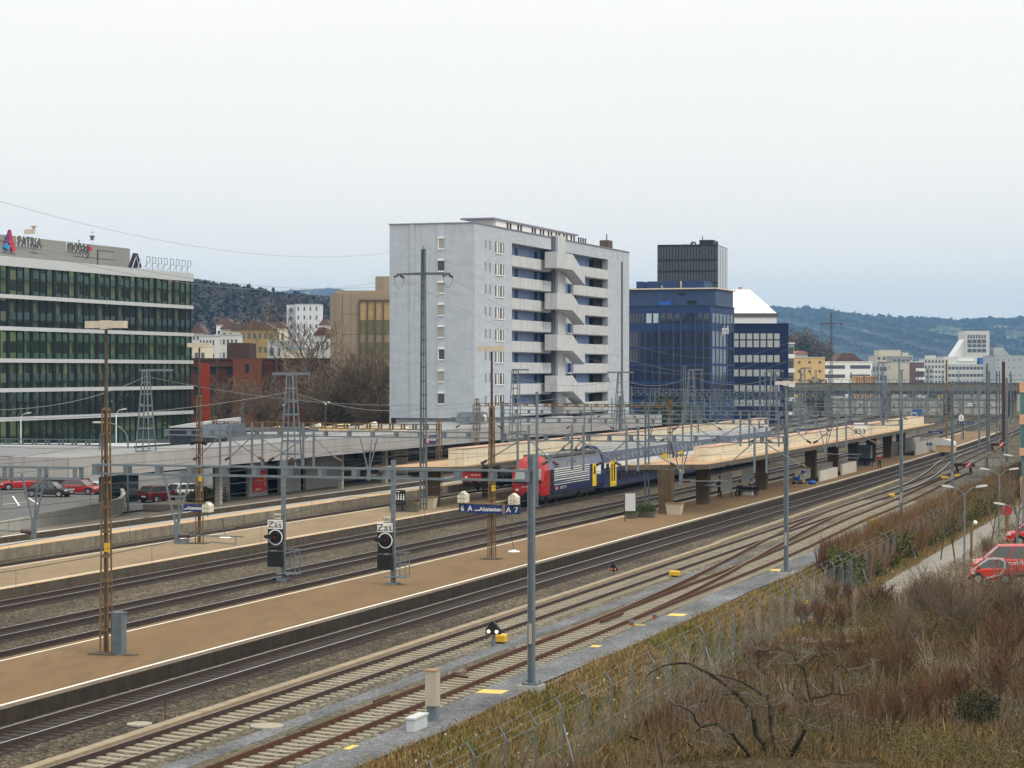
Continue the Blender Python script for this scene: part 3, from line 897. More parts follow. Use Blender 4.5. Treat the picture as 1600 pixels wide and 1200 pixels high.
runs = [("power_line_wire", "thin ground wire running from the tip of the tall mast", A + Vector((0,0,zt1+.2)), B2 + Vector((0,0,zt2)), .008),
        ("power_line_wire", "power line wire from the left end of the tall mast's cross arm", A - nv*2.1 + Vector((0,0,za1-.3)), B2 - nv*2 + Vector((0,0,za2)), .011),
        ("power_line_wire", "power line wire from the right end of the tall mast's cross arm", A + nv*2.1 + Vector((0,0,za1-.3)), B2 + nv*2 + Vector((0,0,za2)), .011)]
for (nm, lb, p, q, r), (lx, ly) in zip(runs, ((-20, 309), (-30, 372), (-30, 366))):
    b = MB(); wire(b, p, q, r, sag=9.0, n=26)
    Lp = Vector(at(lx, 96, ly)); wire(b, p, Lp, r, sag=1.6, n=16)
    tag(b.build(nm, wirem), lb, "power line wire", "power line wires")

# contact wires -----------------------------------------------------------------
ps = [30, 77.1, 125.2, 168.9, 207, 258.5, 318, 368, 425, 480, 530, 590]
for tcn, lb, dz in ((-37.35, "contact wire hanging over the dark main track nearest the camera", 0), (-47.8, "contact wire over the track on the far side of the brown platform", 0), (-52.2, "contact wire over the middle track", .1),
               (-58.5, "contact wire over the track of the blue train", 0), (-70.0, "contact wire over the track beyond the beige platform", .1), (-77.6, "contact wire over the rusty track by the grey platform", 0),
               (-32.3, "contact wire over the siding on pale sleepers", .1)):
    o = thing("overhead_wire", lb, "overhead wire", W(30, tcn, 5.4), 0, "overhead contact wires")
    inv = -W(30, tcn, 5.4)
    b1, b2 = MB(), MB()
    for i, (a, c) in enumerate(zip(ps, ps[1:])):
        if tcn == -32.3 and a > 260: break
        z1 = .2 if i % 2 else -.2; z2 = -.2 if i % 2 else .2
        p = W(a, tcn + curve(a) + z1, 5.4) + inv; q = W(c, tcn + curve(c) + z2, 5.4) + inv
        wire(b1, p, q, .011, 0, 2)
        up = Vector((0, 0, 1.25 + dz)); wire(b2, p + up, q + up, .010, .75, 8)
        for k in range(1, 6):
            f = k / 6; v = p.lerp(q, f); b2.cyl(v, v + up - Vector((0, 0, .75 * 4 * f * (1 - f))), .006, n=3, caps=False)
    b1.build("contact_wire", [copper], o); b2.build("messenger_wire", [copper], o)
# feeder cables along the lattice feeder masts
b = MB()
fp = [Vector(at(-60, 120, 640)), Vector(at(228, 170, 588)), Vector(at(700, 190, 632)), Vector(at(805, 215, 588)), Vector(at(968, 215, 592)), Vector(at(1080, 225, 588)), Vector(at(1208, 225, 590)), Vector(at(1376, 330, 575))]
for p, q in zip(fp, fp[1:]): wire(b, p, q, .018, .8, 10)
tag(b.build("feeder_cable", wirem), "sagging feeder cable strung between the lattice feeder masts", "cable")
b = MB()
fp = [Vector(at(-60, 125, 655)), Vector(at(455, 141, 612)), Vector(at(640, 180, 640)), Vector(at(968, 215, 605)), Vector(at(1300, 300, 600))]
for p, q in zip(fp, fp[1:]): wire(b, p, q, .018, .5, 10)
tag(b.build("feeder_cable", wirem), "lower feeder cable passing the wide armed lattice feeder mast", "cable")
# ------------------------------------------------------------------ grey apartment block
blk = mat("blue_grey_render", (0.43, 0.475, 0.53), 0.9, 0.13, 0.5, streak=0.22, stretch=(1, 1, 2.6), detail=9)
blkl = mat("pale_grey_concrete", (0.50, 0.52, 0.54), 0.9, 0.11, 0.6, streak=0.35, detail=9)
blue_l = mat("pale_blue_gallery_wall", (0.25, 0.34, 0.56), 0.85, 0.08, 0.6)
blue_d = mat("dark_blue_doors", (0.025, 0.05, 0.14), 0.6, 0.15, 1)
winglass = glass("dark_window_glass", (0.03, 0.035, 0.04))
blind = mat("roller_blind", (0.33, 0.32, 0.29), 0.8, 0.08, 6)
bd = mat("roof_edge_metal", (0.22, 0.22, 0.27), 0.6, 0.1, 1)
C1 = Vector((-4.6, 271.0, 0))
ap = thing("apartment_block", "tall blue grey apartment block with open galleries and zigzag outside stairs", "apartment block", (C1.x, C1.y, -.2), RA)
def fs(px):
    k = (px - 800) / 3450
    return (k * C1.y - C1.x) / (DX - k * DY)
def fz(px, py):
    s = fs(px); return HC + (580 - py) / 3450 * (C1.y + s * DY) + .2
HT = 29.9
SE = fs(983)
s800, s862, s878, s950 = fs(800), fs(862), fs(878), fs(950)
b = MB()
b.box(-11.2, 0, 0, s800, 5.9, HT)                      # left solid part with the gable
b.box(-11.2, 0, s950, SE, 3.0, HT)
b.box(-11.2, -1.6, s800, s950, 3.0, HT - .3)
b.box(-1.6, 0, s800, s950, HT - 1.65, HT)
b.box(-10.6, -.5, .6, s800, 0, 5.9)
b.box(-10.6, -.5, s800, SE, 0, 3.0)
b.box(-8.45, -7.9, -.10, .0, 5.9, HT - .02, 0); 
b.build("wall", [blk], ap)
b = MB(); b.box(-11.32, .12, -.14, SE + .1, HT, HT + .12); b.build("roof_edge", [bd], ap)
# gable stair window strip: recessed darker pilaster plus windows
gx = lambda px: -(742 - px) / 134.0 * 11.2
b = MB(); b.box(gx(684), gx(695.5), -.05, -.003, 5.9, HT - .02); b.build("gable_strip", [mat("gable_strip_render", (0.43, 0.47, 0.53), .9, .06, .4)], ap)
for k in range(8):
    yt = 371 + k * 34.6; z1 = HC + (580 - yt) / 3450 * 272.2 + .2
    b = MB(); x0, x1 = gx(685), gx(695)
    b.box(x0, x1, -.09, -.055, z1 - 1.35, z1 - .15, 0)
    f = b.build("window", [blind if k in (0, 2, 3, 4, 6) else winglass], ap)
    b = MB(); b.box(x0, x1, -.22, -.06, z1 - .13, z1 + .1); b.box(x0, x1, -.16, -.06, z1 - 1.5, z1 - 1.36)
    if k in (0, 5): b.box(x0, x0 + .12, -.12, -.092, z1 - 1.36, z1 - .13)
    b.build("frame", [white], f)
for k in range(8):
    zt = fz(779, 378.5) - k * 2.77
    a0, a1 = fs(773.5), fs(787)
    b = MB(); b.box(.003, .03, a0, a1, zt - 1.35, zt); f = b.build("window", [winglass], ap)
    b = MB(); b.box(.03, .10, a0 - .1, a1 + .1, zt - 1.5, zt - 1.36); b.box(.03, .07, a0 + 1.35, a0 + 1.6, zt - 1.35, zt)
    b.box(.03, .06, a0 + .5, a0 + .95, zt - 1.3, zt - .05); b.box(.03, .06, a1 - .8, a1 - .5, zt - 1.3, zt - .05); b.build("frame", [white], f)
    for p0, p1 in ((757.5, 760), (764.5, 767)):
        if k == 7 and p0 > 760: continue
        z2 = zt + .12
        MB().box(.003, .025, fs(p0), fs(p1), z2 - 1.2, z2 - .1).build("window", [mat("narrow_window", (0.22, 0.25, 0.30), .4, .1, 2)], ap)
z0 = fz(800, 381.7)                                    # top of the first gallery slot
for k in range(9):
    zt = z0 - 2.77 * k; zb = zt - 1.38                 # opening zb..zt
    e0 = s878 if k % 2 == 0 else fs(896)
    # parapets, left and right
    b = MB(); b.box(-.18, 0, s800, s862, zb - 1.39 if k < 8 else 3.0, zb)
    b.box(-.18, 0, e0 if k % 2 else s878, s950, zb - 1.39 if k < 8 else 3.0, zb)
    b.box(-1.6, -.18, s800, s950, zb - 1.5, zb - 1.3)
    for ja in range(int(s800) + 4, int(s950), 5):
        if not (s862 - .5 < ja < s878 + 4): MB().box(.001, .006, ja, ja + .05, zb - 1.38, zb - .01).build("panel_joint", [bd], ap)
    if k % 2: b.box(-.18, -.001, s878, fs(895.5), zb, zt)
    b.build("gallery_parapet", [blkl], ap)
    b = MB(); b.box(-1.595, -1.56, s800, s950, zb - 1.3, zt + .02); b.build("gallery_wall", [blue_l], ap)
    for p0, p1 in ((803, 807.5), (812, 816.5), (822, 826), (852, 856), (896.5, 899.5), (904, 907.5), (912, 915.5)):
        MB().box(-1.56, -1.52, fs(p0), fs(p1), zb - 1.3, zt - .15).build("gallery_door", [blue_d], ap)
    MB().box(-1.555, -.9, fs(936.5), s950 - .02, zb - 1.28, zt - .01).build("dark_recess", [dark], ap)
# stair core and flights
b = MB(); b.box(-1.0, .55, fs(866), s878, 3.0, HT + .35); b.build("stair_core", [blkl], ap)
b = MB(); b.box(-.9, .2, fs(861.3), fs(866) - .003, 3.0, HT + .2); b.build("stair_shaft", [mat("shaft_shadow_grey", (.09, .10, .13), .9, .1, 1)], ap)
for k in range(0, 9, 2):
    zt = z0 - 2.77 * k
    zp = zt - .35; zq = zp - 2.15                       # landing box
    a0, a1 = fs(845), fs(870)
    b = MB(); b.box(.56, 2.3, a0, a1, zq, zp); b.build("landing", [blkl], ap)
    f0, f1 = a1, fs(889.5)
    zf = z0 - 2.77 * (k + 1) - 1.38
    b = MB()
    o_ = [(f0 + .002, zp - .02), (f1, zf + 1.25), (f1, zf - .2), (f0 + .002, zq)]
    b.prism(o_, 'x', 2.12, 2.3)
    o_ = [(f0 + .002, zq + .28), (f1, zf + .1), (f1, zf - .2), (f0 + .002, zq)]
    b.prism(o_, 'x', .56, 2.119)
    b.build("stair_flight", [blkl], ap)
b = MB(); b.box(.003, .14, fs(970.5), fs(972), 3, fz(971, 409)); b.build("downpipe", [mat("pipe_grey", (.10, .11, .14), .6, .1, 1)], ap)
# roof storey
def ps_(px, x): 
    k = (px - 800) / 3450; ox, oy = C1.x + x * NX, C1.y + x * NY
    return (k * oy - ox) / (DX - k * DY)
q0 = ps_(778, -2.2)
zs_ = HC + .2 + (580 - 339.5) / 3450 * (C1.y + q0 * DY - 2.2 * NY)
b = MB(); b.box(-6.6, -3.0, q0 + 1.5, fs(928), HT + .1, zs_ - .2); ph = b.build("roof_storey", [white], ap)
b = MB(); b.box(-7.4, -2.75, q0, fs(932), zs_ - .2, zs_); b.build("roof_slab", [bd], ap)
# rear face with wavy balconies (mirrored in the glass office opposite)
bgw = mat("beige_rear_wall", (.62, .53, .32), .9, .06, .3); bgb = mat("grey_green_balcony", (.25, .29, .29), .8, .08, .3)
MB().box(-11.24, -11.202, .5, SE - .5, 3, HT - .6).build("rear_wall", [bgw], ap)
for k in range(9):
    zb = HT - 1.9 - 2.77 * k; b = MB(); rings = []
    for i in range(34):
        y = 5 + i * (SE - 6) / 33; x = -12.4 - .5 * math.sin(i * 1.15)
        rings.append([(-11.2, y, zb - 1.0), (x, y, zb - 1.0), (x, y, zb), (-11.2, y, zb)])
    b.loft(rings); b.build("rear_balcony", [bgb], ap)
    b = MB()
    for i in range(11): b.box(-11.27, -11.242, 2.5 + i * 6.1, 5.2 + i * 6.1, zb + .05, zb + 1.55)
    b.build("rear_window", [winglass], ap)

for p in (793, 797.5, 809.5, 814, 832, 836, 844.5, 849, 857, 861.5, 869, 873.5, 881, 885.5, 892.5, 897, 904, 907.5, 911, 914.5):
    a = ps_(p, -3); MB().box(-2.995, -2.97, a - .35, a + .35, HT + .75, HT + 1.45).build("roof_window", [dark], ap)
a = ps_(948, -4)
b = MB(); b.box(-4.8, -3.4, a - 1.2, a + 1.2, HT, HT + 2.0); b.cyl((-4, a, HT + 2.0), (-4, a, HT + 3.0), .09, n=6); b.build("chimney", [mat("chimney_brown", (.10, .075, .06), .9, .2, 2)], ap)

# ------------------------------------------------------------------ glass office block, left
B1 = Vector((-41.5, 286.0, 0))
of = thing("glass_office_building", "long office building with green glass bands and a white roof edge, at the left edge", "office building", (B1.x, B1.y, -.2), RA)
teal = glass("green_glass", (0.045, 0.085, 0.08), rough=.04, spec=1.0, n=.35, sc=.12, metal=.35)
teal2 = glass("dark_green_glass", (0.02, 0.04, 0.045), rough=.05, spec=.8, n=.3, sc=.15, metal=.2)
mull = mat("dark_mullion", (0.012, 0.014, 0.018), .5, .1, 1)
whitepanel = mat("white_fascia_panel", (0.49, 0.515, 0.53), .5, .05, .2)
b = MB(); b.box(-16, -.5, -95, 0, 0, 24.0); b.build("core", [mull], of)
b = MB(); b.box(-16, .25, -95, .15, 23.3, 24.35); b.build("roof_fascia", [whitepanel], of)
bz = [19.96, 16.42, 12.88, 9.6, 6.4]
for z in bz:
    b = MB(); b.box(-.4, .22, -95, .12, z - .22, z + .22); b.build("floor_band", [whitepanel], of)
edges = [23.3] + bz + [3.0]
tq = [(0.27, 0.38, 0.34), (0.25, 0.39, 0.30), (0.24, 0.33, 0.34)]
glasses = [glass("green_glass_%s" % n_, c, rough=.025, spec=1.0, n=.15, sc=.2, metal=.92) for n_, c in zip(("pale", "leafy", "steel"), tq)]
protos = {}
for i in range(6):
    zt = edges[i] - (.22 if i else 0); zb = edges[i + 1] + .22
    for j in range(13):
        y1 = -.25 - j * 4.95; y0 = y1 - 4.95
        key = (i, (i * 5 + j * 3) % 3)
        if key not in protos:
            b = MB()
            b.box(-.42, 0.03, 0.08, .56, 0, zt - zb, 1)
            for q in range(3):
                g0 = .6 + q * 1.45; tl = random.uniform(-.012, .012)
                b.add([(-.05 + tl, g0, 0), (-.05 - tl, g0 + 1.41, 0), (-.05 - tl, g0 + 1.41, zt - zb), (-.05 + tl, g0, zt - zb)], [(0, 1, 2, 3)], 0)
                b.box(-.1, .06, g0 + 1.41, g0 + 1.45, 0, zt - zb, 1)
            o_ = b.build("window", [glasses[key[1]], mull], of); protos[key] = o_
        else:
            o_ = protos[key].copy(); col.objects.link(o_); o_.parent = of
        o_.location = (0, y0, zb)
b = MB(); b.box(-.45, -.1, -95, 0, 1.5, 3.2); b.build("base_wall", [mat("office_base", (.10, .11, .12), .8, .1, 1)], of)
pent = mat("grey_penthouse_panel", (0.235, 0.235, 0.225), .85, .05, .3)
lx = -3.0
k = (203 - 800) / 3450; ox, oy = B1.x + lx * NX, B1.y + lx * NY
pe = (k * oy - ox) / (DX - k * DY)
b = MB(); b.box(-14, lx, -95, pe, 24.2, 27.05); b.build("penthouse", [pent], of)
b = MB()
for y_, z_, l_ in ((-32, 26.3, 3.8), (-24, 26.2, 3), (-24, 25.3, 3), (-8, 26.4, 4), (-14, 25.4, 10), (-30, 25.0, 3)):
    b.box(lx, lx + .03, pe + y_, pe + y_ + l_, z_, z_ + .05)
b.box(lx, lx + .05, pe - 8.3, pe - 8.1, 24.2, 26.5)
b.build("panel_joint", [mull], of)
def py_(px): return (((px - 800) / 3450) * oy - ox) / (DX - ((px - 800) / 3450) * DY)
lettm = mat("sign_letter_dark", (0.05, 0.055, 0.065), .5, .1, 2)
lettr = mat("sign_letter_edge_white", (0.75, 0.75, 0.75), .5, .05, 2)
def pz(px, py): 
    s = py_(px); Y = oy + s * DY; return HC + .2 + (580 - py) / 3450 * Y
t_ = text("sign_lettering", "PATRIA", 1.75, (lx + .25, py_(43.5), pz(43.5, 379.5)), RN, lettm, of, ext=.015, sx=.86, bold=.012)
t_ = text("sign_lettering", "PATRIA", 1.75, (lx + .05, py_(43.5) - .10, pz(43.5, 379.5) + .03), RN, lettr, of, ext=.01, sx=.86, bold=.012)
t_ = text("sign_lettering", "mobag", 2.15, (lx + .25, py_(119.5), pz(119.5, 385.5)), RN, lettm, of, ext=.015, sx=.86, bold=.012)
t_ = text("sign_lettering", "mobag", 2.15, (lx + .05, py_(119.5) - .10, pz(119.5, 385.5) + .03), RN, lettr, of, ext=.01, sx=.86, bold=.012)
b = MB(); b.cyl((lx + .3, py_(137.4), pz(137, 388.5)), (lx + .38, py_(137.4), pz(137, 388.5)), .33, n=12); b.build("sign_dot", [red], of)
# red and blue wedge mark
def P2_(px, py): return (py_(px), pz(px, py))
b = MB(); b.prism([P2_(11, 359), P2_(13.5, 359), P2_(21, 392), P2_(16, 393), P2_(9.5, 375)][::-1], 'x', lx + .1, lx + .3); b.build("sign_mark", [mat("mark_red", (.50, .02, .04), .5, .1, 2)], of)
b = MB(); b.prism([P2_(11, 359), P2_(12, 374), P2_(6, 389), P2_(3.5, 386)][::-1], 'x', lx + .11, lx + .31); b.build("sign_mark", [mat("mark_violet", (.12, .03, .16), .5, .2, 2)], of)
b = MB(); b.prism([P2_(5.5, 379), P2_(12, 385), P2_(11, 391), P2_(3.2, 386.5)][::-1], 'x', lx + .12, lx + .34); b.build("sign_mark", [mat("mark_blue", (.02, .25, .50), .5, .1, 2)], of)
# roof sign frame and dark wedge seen from the back
rs = thing("roof_sign", "dark wedge and open letter frames of a roof sign seen from behind", "roof sign", tuple(Vector((B1.x, B1.y, 24.15))), RA)
q = lambda px: (((px - 800) / 3450) * B1.y - B1.x) / (DX - ((px - 800) / 3450) * DY)
b = MB(); a0, a1 = q(205), q(225)
b.prism([(a0, .0), ((a0+a1)/2 - .3, 1.9), ((a0+a1)/2 + .6, 1.9), (a1, .3), (a1 - .6, 0)], 'x', -.5, -.3); b.build("wedge", [mat("wedge_dark", (.025, .018, .04), .6, .1, 2)], rs)
b = MB(); b.bar((-.15, a0 + .5, 0), (-.15, a0 + 1.4, 1.3), .08); b.bar((-.15, a0 + 2.4, 0), (-.15, a0 + 1.5, 1.6), .08); b.bar((-.15, a0 + 1.9, 0), (-.15, a1 - .6, 1.2), .08); b.build("strut", [whitepanel], rs)
b = MB()
for p in (233, 242, 251, 260, 270, 279, 288, 297):
    y_ = q(p); b.box(-.35, -.3, y_ - .03, y_ + .03, 0, 1.65)
    b.box(-.35, -.3, y_ - .03, y_ + .9, 1.6, 1.66); b.box(-.35, -.3, y_ - .03, y_ + .9, .85, .9); b.box(-.35, -.3, y_ + .84, y_ + .9, .85, 1.66)
    b.bar((-.3, y_ - 1.0, 0), (-.3, y_, .9), .04)
b.build("letter_frame", [galvd], rs)
o = thing("rooftop_vent", "small flat topped vent with an antenna on the grey penthouse", "vent", W(0, 0, 0), 0); X, Y, Z = at(144, 258, 372); o.location = (X, Y, 26.8); o.scale = (.6, .6, .7)
b = MB(); b.cyl((0, 0, 0), (0, 0, .6), .35, n=10); b.cyl((0, 0, .6), (0, 0, .75), .55, n=10); b.build("cap", [galvd], o)
b = MB(); b.cyl((0, 0, .75), (0, 0, 1.9), .03, n=5); b.bar((-.4, 0, 1.3), (.4, 0, 1.3), .04); b.build("antenna", [galvd], o)
o = thing("rooftop_vent", "low pale vent cluster on the grey penthouse above the PATRIA letters", "vent", (at(47, 246)[0], 246, 26.8), 0)
b = MB(); b.box(-.6, .1, -.3, .3, 0, .5); b.cyl((.4, 0, 0), (.4, 0, .8), .18, n=8); b.cyl((.4, 0, .8), (.4, 0, .9), .4, n=8); b.build("cap", [mat("pale_vent", (.5, .46, .36), .7, .1, 2)], o)

# ------------------------------------------------------------------ generic block builder for the town
def block(name, label, cat, pl, pr, pt, Y, zb=-.3, depth=14, wall=None, rows=0, cols=0, win=None, wy=(.25, .75), wx=(.15, .85), roofm=None, group=None, rz=0.0, frame=False, y0=None, rowlist=None, side=0, balc=False, roofh=.25, roof_kind='flat', roofmat=None, wmax=None, inset=0.0):
    XL, XR = at(pl, Y)[0], at(pr, Y)[0]; zt = HC + (580 - pt) / 3450 * Y
    w_ = XR - XL; o = thing(name, label, cat, (XL, Y, zb), rz, group)
    h = zt - zb
    b = MB(); b.box(0, w_, 0, depth, 0, h); b.build("wall", [wall], o)
    if roof_kind == 'flat':
        MB().box(-.15, w_ + .15, -.15, depth + .15, h, h + roofh).build("roof", [roofm or wall], o)
    elif roof_kind == 'gable':
        b = MB(); b.prism([(-.5, h), (w_ + .5, h), (w_ * .7, h + roofh), (w_ * .3, h + roofh)], 'y', -.5, depth + .5); b.build("roof", [roofm], o)
    if rows and cols:
        base = (h * .0) if y0 is None else y0
        fh = (h - base) / rows; fw = w_ / cols
        pr_ = MB(); pr_.box(fw*wx[0], fw*wx[1], -.06, -.01, fh*wy[0], fh*wy[1])
        first = None
        for r in range(rows):
            for c in range(cols):
                if first is None: q_ = pr_.build("window", [win], o); first = q_
                else: q_ = first.copy(); col.objects.link(q_); q_.parent = o
                q_.location = (c * fw, 0, base + r * fh)
        if balc:
            pb = MB(); pb.box(0, w_, -1.2, -.0, -.1, .9)
            fb = None
            for r in range(rows):
                if fb is None: q_ = pb.build("balcony", [white], o); fb = q_
                else: q_ = fb.copy(); col.objects.link(q_); q_.parent = o
                q_.location = (0, 0, base + r * fh)
    return o, w_, h

brick = mat("red_brick", (0.092, 0.036, 0.024), .95, .25, .5, streak=.2)
brickl = mat("orange_brick", (0.155, 0.056, 0.03), .95, .2, .5)
brickd = mat("dark_brick", (0.075, 0.045, 0.035), .95, .2, .5)
paleglass = glass("pale_window", (0.12, 0.13, 0.14), spec=.8)
o, w_, h = block("brick_building", "long red brick building half hidden by bare trees beside the glass office", "brick building", 296, 520, 562, 350, wall=brick, rows=4, cols=9, win=winglass, wy=(.35, .75), wx=(.3, .72), roofm=brickd, depth=25)
X0 = at(296, 350)[0]
def lx_(px, Y=350): return at(px, Y)[0] - X0
b = MB(); b.box(lx_(367), lx_(410), -2.6, 0, 0, h + .1); t_ = b.build("stair_tower", [brickl], o)
for r in range(4):
    MB().box(lx_(386), lx_(392), -2.66, -2.6, 2.0 + r * 3.2, 3.3 + r * 3.2).build("window", [winglass], t_)
for r in range(1):
    MB().box(lx_(379), lx_(385), -2.7, -2.6, 0, h * .62).build("glazed_strip", [paleglass], t_)
b = MB(); b.box(lx_(352), lx_(387), 2, 12, h, h + 2.7); b.build("roof_housing", [brickd], o)
for p in (340, 432, 449, 505):
    b = MB(); b.box(lx_(p) - .25, lx_(p) + .25, -.2, 0, 0, h); b.build("drainpipe", [brickd], o)
for r in range(4):
    b = MB(); b.box(lx_(300), lx_(366), -.35, 0, 2.9 + r * 3.2, 3.25 + r * 3.2); b.build("ledge", [brickd], o)
o = thing("red_sculpture", "tall narrow red orange wedge standing in front of the brick building", "sculpture", at(320, 315) + (-.3,), 0)
X = at(320, 315)[0]; zt = HC + (580 - 567) / 3450 * 315
b = MB(); pp = [(at(309, 315)[0] - X, zt + .3), (at(327, 315)[0] - X, zt + .1), (at(328, 315)[0] - X, 0), (at(321.5, 315)[0] - X, 0), (at(318.5, 315)[0] - X, zt * .55)]
b.prism(pp[::-1], 'y', -.35, .35); b.build("blade", [mat("red_orange_coat", (0.26, 0.030, 0.010), .6, .1, 1)], o)

# brown panelled building with rounded corner
brn = mat("brown_panel", (0.30, 0.245, 0.18), .85, .07, .3)
brnd = mat("brown_joint", (0.12, 0.095, 0.07), .85, .1, 1)
Yb = 345; XL = at(514, Yb)[0]; XR = at(640, Yb)[0]; zt = HC + (580 - 459) / 3450 * Yb
o = thing("brown_building", "brown panelled building with rounded corner and tall golden windows, left of the grey block", "office building", (XL, Yb, -.3), 0)
h = zt + .3; w_ = XR - XL; rr = 2.2
pts = [(w_, 18), (0, 18), (0, rr)] + [(rr - rr*math.cos(a), rr - rr*math.sin(a)) for a in [math.pi/2*i/6 for i in range(1, 7)]] + [(w_, 0)]
b = MB(); b.prism(pts, 'z', 0, h); b.build("wall", [brn], o)
b = MB(); b.box(.8, w_, 1.2, 15, h, h + .55); b.build("roof", [brn], o)
b = MB(); b.cyl((at(600, Yb)[0] - XL, 8, h + .5), (at(600, Yb)[0] - XL, 8, h + 3.0), 3.0 * 345/345 * .62 * 1.0, n=24); b.build("roof_drum", [brn], o)
b = MB()
for zz_ in (h - 3.2, h - 6.4, h - 9.6):
    b.box(1.9, w_, -.02, .0, zz_, zz_ + .06)
for px in (535, 548): b.box(at(px, Yb)[0] - XL, at(px, Yb)[0] - XL + .05, -.02, 0, 0, h)
b.build("panel_joint", [brnd], o)
goldg = glass("golden_glass", (0.42, 0.29, 0.12), rough=.15, spec=.6, n=.25, sc=.5)
goldd = glass("olive_glass", (0.13, 0.115, 0.05), rough=.15, spec=.6, n=.3, sc=.5)
for r, (y1, y2) in enumerate(((469, 500), (500, 523), (535, 560), (572, 598))):
    for px in (562, 574.5, 586.5, 599):
        xa = at(px + .7, Yb)[0] - XL; xb = at(px + 11.3, Yb)[0] - XL
        za, zb2 = HC + (580 - y1) / 3450 * Yb + .3, HC + (580 - y2) / 3450 * Yb + .3
        MB().box(xa, xb, -.03, .0, zb2, za).build("window", [goldg if r == 0 else goldd], o)
b = MB()
for px in (562, 574.3, 586.5, 599): b.box(at(px, Yb)[0] - XL - .14, at(px, Yb)[0] - XL + .08, -.3, 0, 3, h - 1.1)
b.box(at(561, Yb)[0] - XL, w_, -.32, 0, h - 1.15, h - .9); b.build("window_fin", [brnd], o)

# blue office blocks ------------------------------------------------------
bl1 = mat("blue_metal_panel", (0.016, 0.038, 0.125), .6, .14, .25)
bl2 = mat("blue_grey_panel", (0.042, 0.070, 0.145), .55, .08, .2)
navy = mat("navy_panel", (0.003, 0.011, 0.060), .6, .1, .3)
bwin = glass("blue_black_window", (0.012, 0.018, 0.04), spec=.9)
Ya = 440; Xc = at(1110, Ya)[0]
o = thing("blue_office_block", "wide blue panelled office block with roof housings, right of the grey apartment block", "office building", (Xc, Ya, -.3), RA)
zt = HC + (580 - 477) / 3450 * Ya + .3
b = MB(); b.box(-40, 0, 0, 21.5, 0, zt); b.build("wall", [bl1], o)
b = MB(); b.box(-40.1, .12, -.12, 21.6, zt, zt + .12); b.build("roof_edge", [bl2], o)
z5 = HC + (580 - 452) / 3450 * (Ya + 5) + .3
def bxx(px, x=0):   # local x on the front face for a column
    k = (px - 800) / 3450; return (k * Ya - Xc) / (NX - k * NY)
b = MB(); b.box(-40, bxx(1114) - .2, 3, 19, zt, z5); b.build("penthouse", [bl2], o)
b = MB(); b.box(-40, bxx(1114) + .3, 2.4, 19.5, z5, z5 + .25); b.build("penthouse_roof", [cream], o)
for a_, c_ in ((984, 994), (1001, 1020), (1026, 1051), (1056, 1091)):
    b = MB(); b.box(bxx(a_), bxx(c_), 5, 12, z5 + .25, z5 + 1.75); b.build("roof_housing", [bl1], o)
b = MB(); b.box(bxx(1020.5), bxx(1025), 6, 10, z5 + .25, z5 + .9); b.box(bxx(1052), bxx(1056), 5.5, 8, z5 + .25, z5 + 1.7); b.build("roof_unit", [cream], o)
b = MB(); b.box(bxx(1068), bxx(1083), 2.95, 3, zt + .3, zt + 1.1); b.box(bxx(1053), bxx(1065), 2.95, 3, zt + 2.2, zt + 2.6); b.build("louvre", [mull], o)
# a small blue cradle hung at the penthouse
b = MB(); b.prism([(bxx(1024), zt + .9), (bxx(1046), zt + .9), (bxx(1044), zt + .2), (bxx(1028), zt + .2)][::-1], 'y', 2.0, 2.8); b.cyl((bxx(1025), 2.4, z5), (bxx(1025), 2.4, zt + .9), .03, n=4); b.cyl((bxx(1045), 2.4, z5), (bxx(1045), 2.4, zt + .9), .03, n=4)
tag(b.build("window_cleaning_cradle", [mat("cradle_blue", (.02, .11, .42), .5, .1, 1)], None, (Xc, Ya, -.3), RA), "bright blue cleaning cradle hanging below the roof of the wide blue office block", "cradle")
Zr = lambda py: HC + (580 - py) / 3450 * Ya + .3
litw = mat("lit_blind", (0.42, 0.52, 0.55), .7, .05, 2)
for r, (y1, y2) in enumerate(((489, 504), (517, 541), (545, 568), (572, 596), (600, 624))):
    for i, (p0, p1) in enumerate(((1010, 1018), (1021, 1029), (1033, 1040), (1042.5, 1051), (1054, 1062), (1066, 1073.5), (1076.5, 1084.5), (1089, 1097), (1100, 1108))):
        m_ = litw if (r == 0 and i < 2) else bwin
        MB().box(bxx(p0), bxx(p1), -.05, -.01, Zr(y2), Zr(y1)).build("window", [m_], o)
    for i in range(5):
        MB().box(-39 + 0 * i + bxx(984) + 39 + i * .62 * 1.0, bxx(984) + i * .62 + .42, -.05, -.01, Zr(y2), Zr(y1)).build("window", [bwin], o)
    for i in range(6):
        a = 1.2 + i * 3.25
        MB().box(.01, .05, a + .3, a + 2.7, Zr(y2) + .0, Zr(y1)).build("window", [bwin], o)
b = MB()
for px in (1029.8, 1052.4, 1064, 1086.8, 1099, 1031): b.box(bxx(px) - .12, bxx(px) + .12, -.16, -.0, 0, zt - 2.2)
for i in range(7): b.box(0, .14, .9 + i * 3.25, 1.2 + i * 3.25, 0, zt - 2.2)
b.build("fin", [bl2], o)
text("sign_lettering", "pöstli", 2.6, (.2, 12.5, Zr(514)), RN, lettr, o, ext=.03)

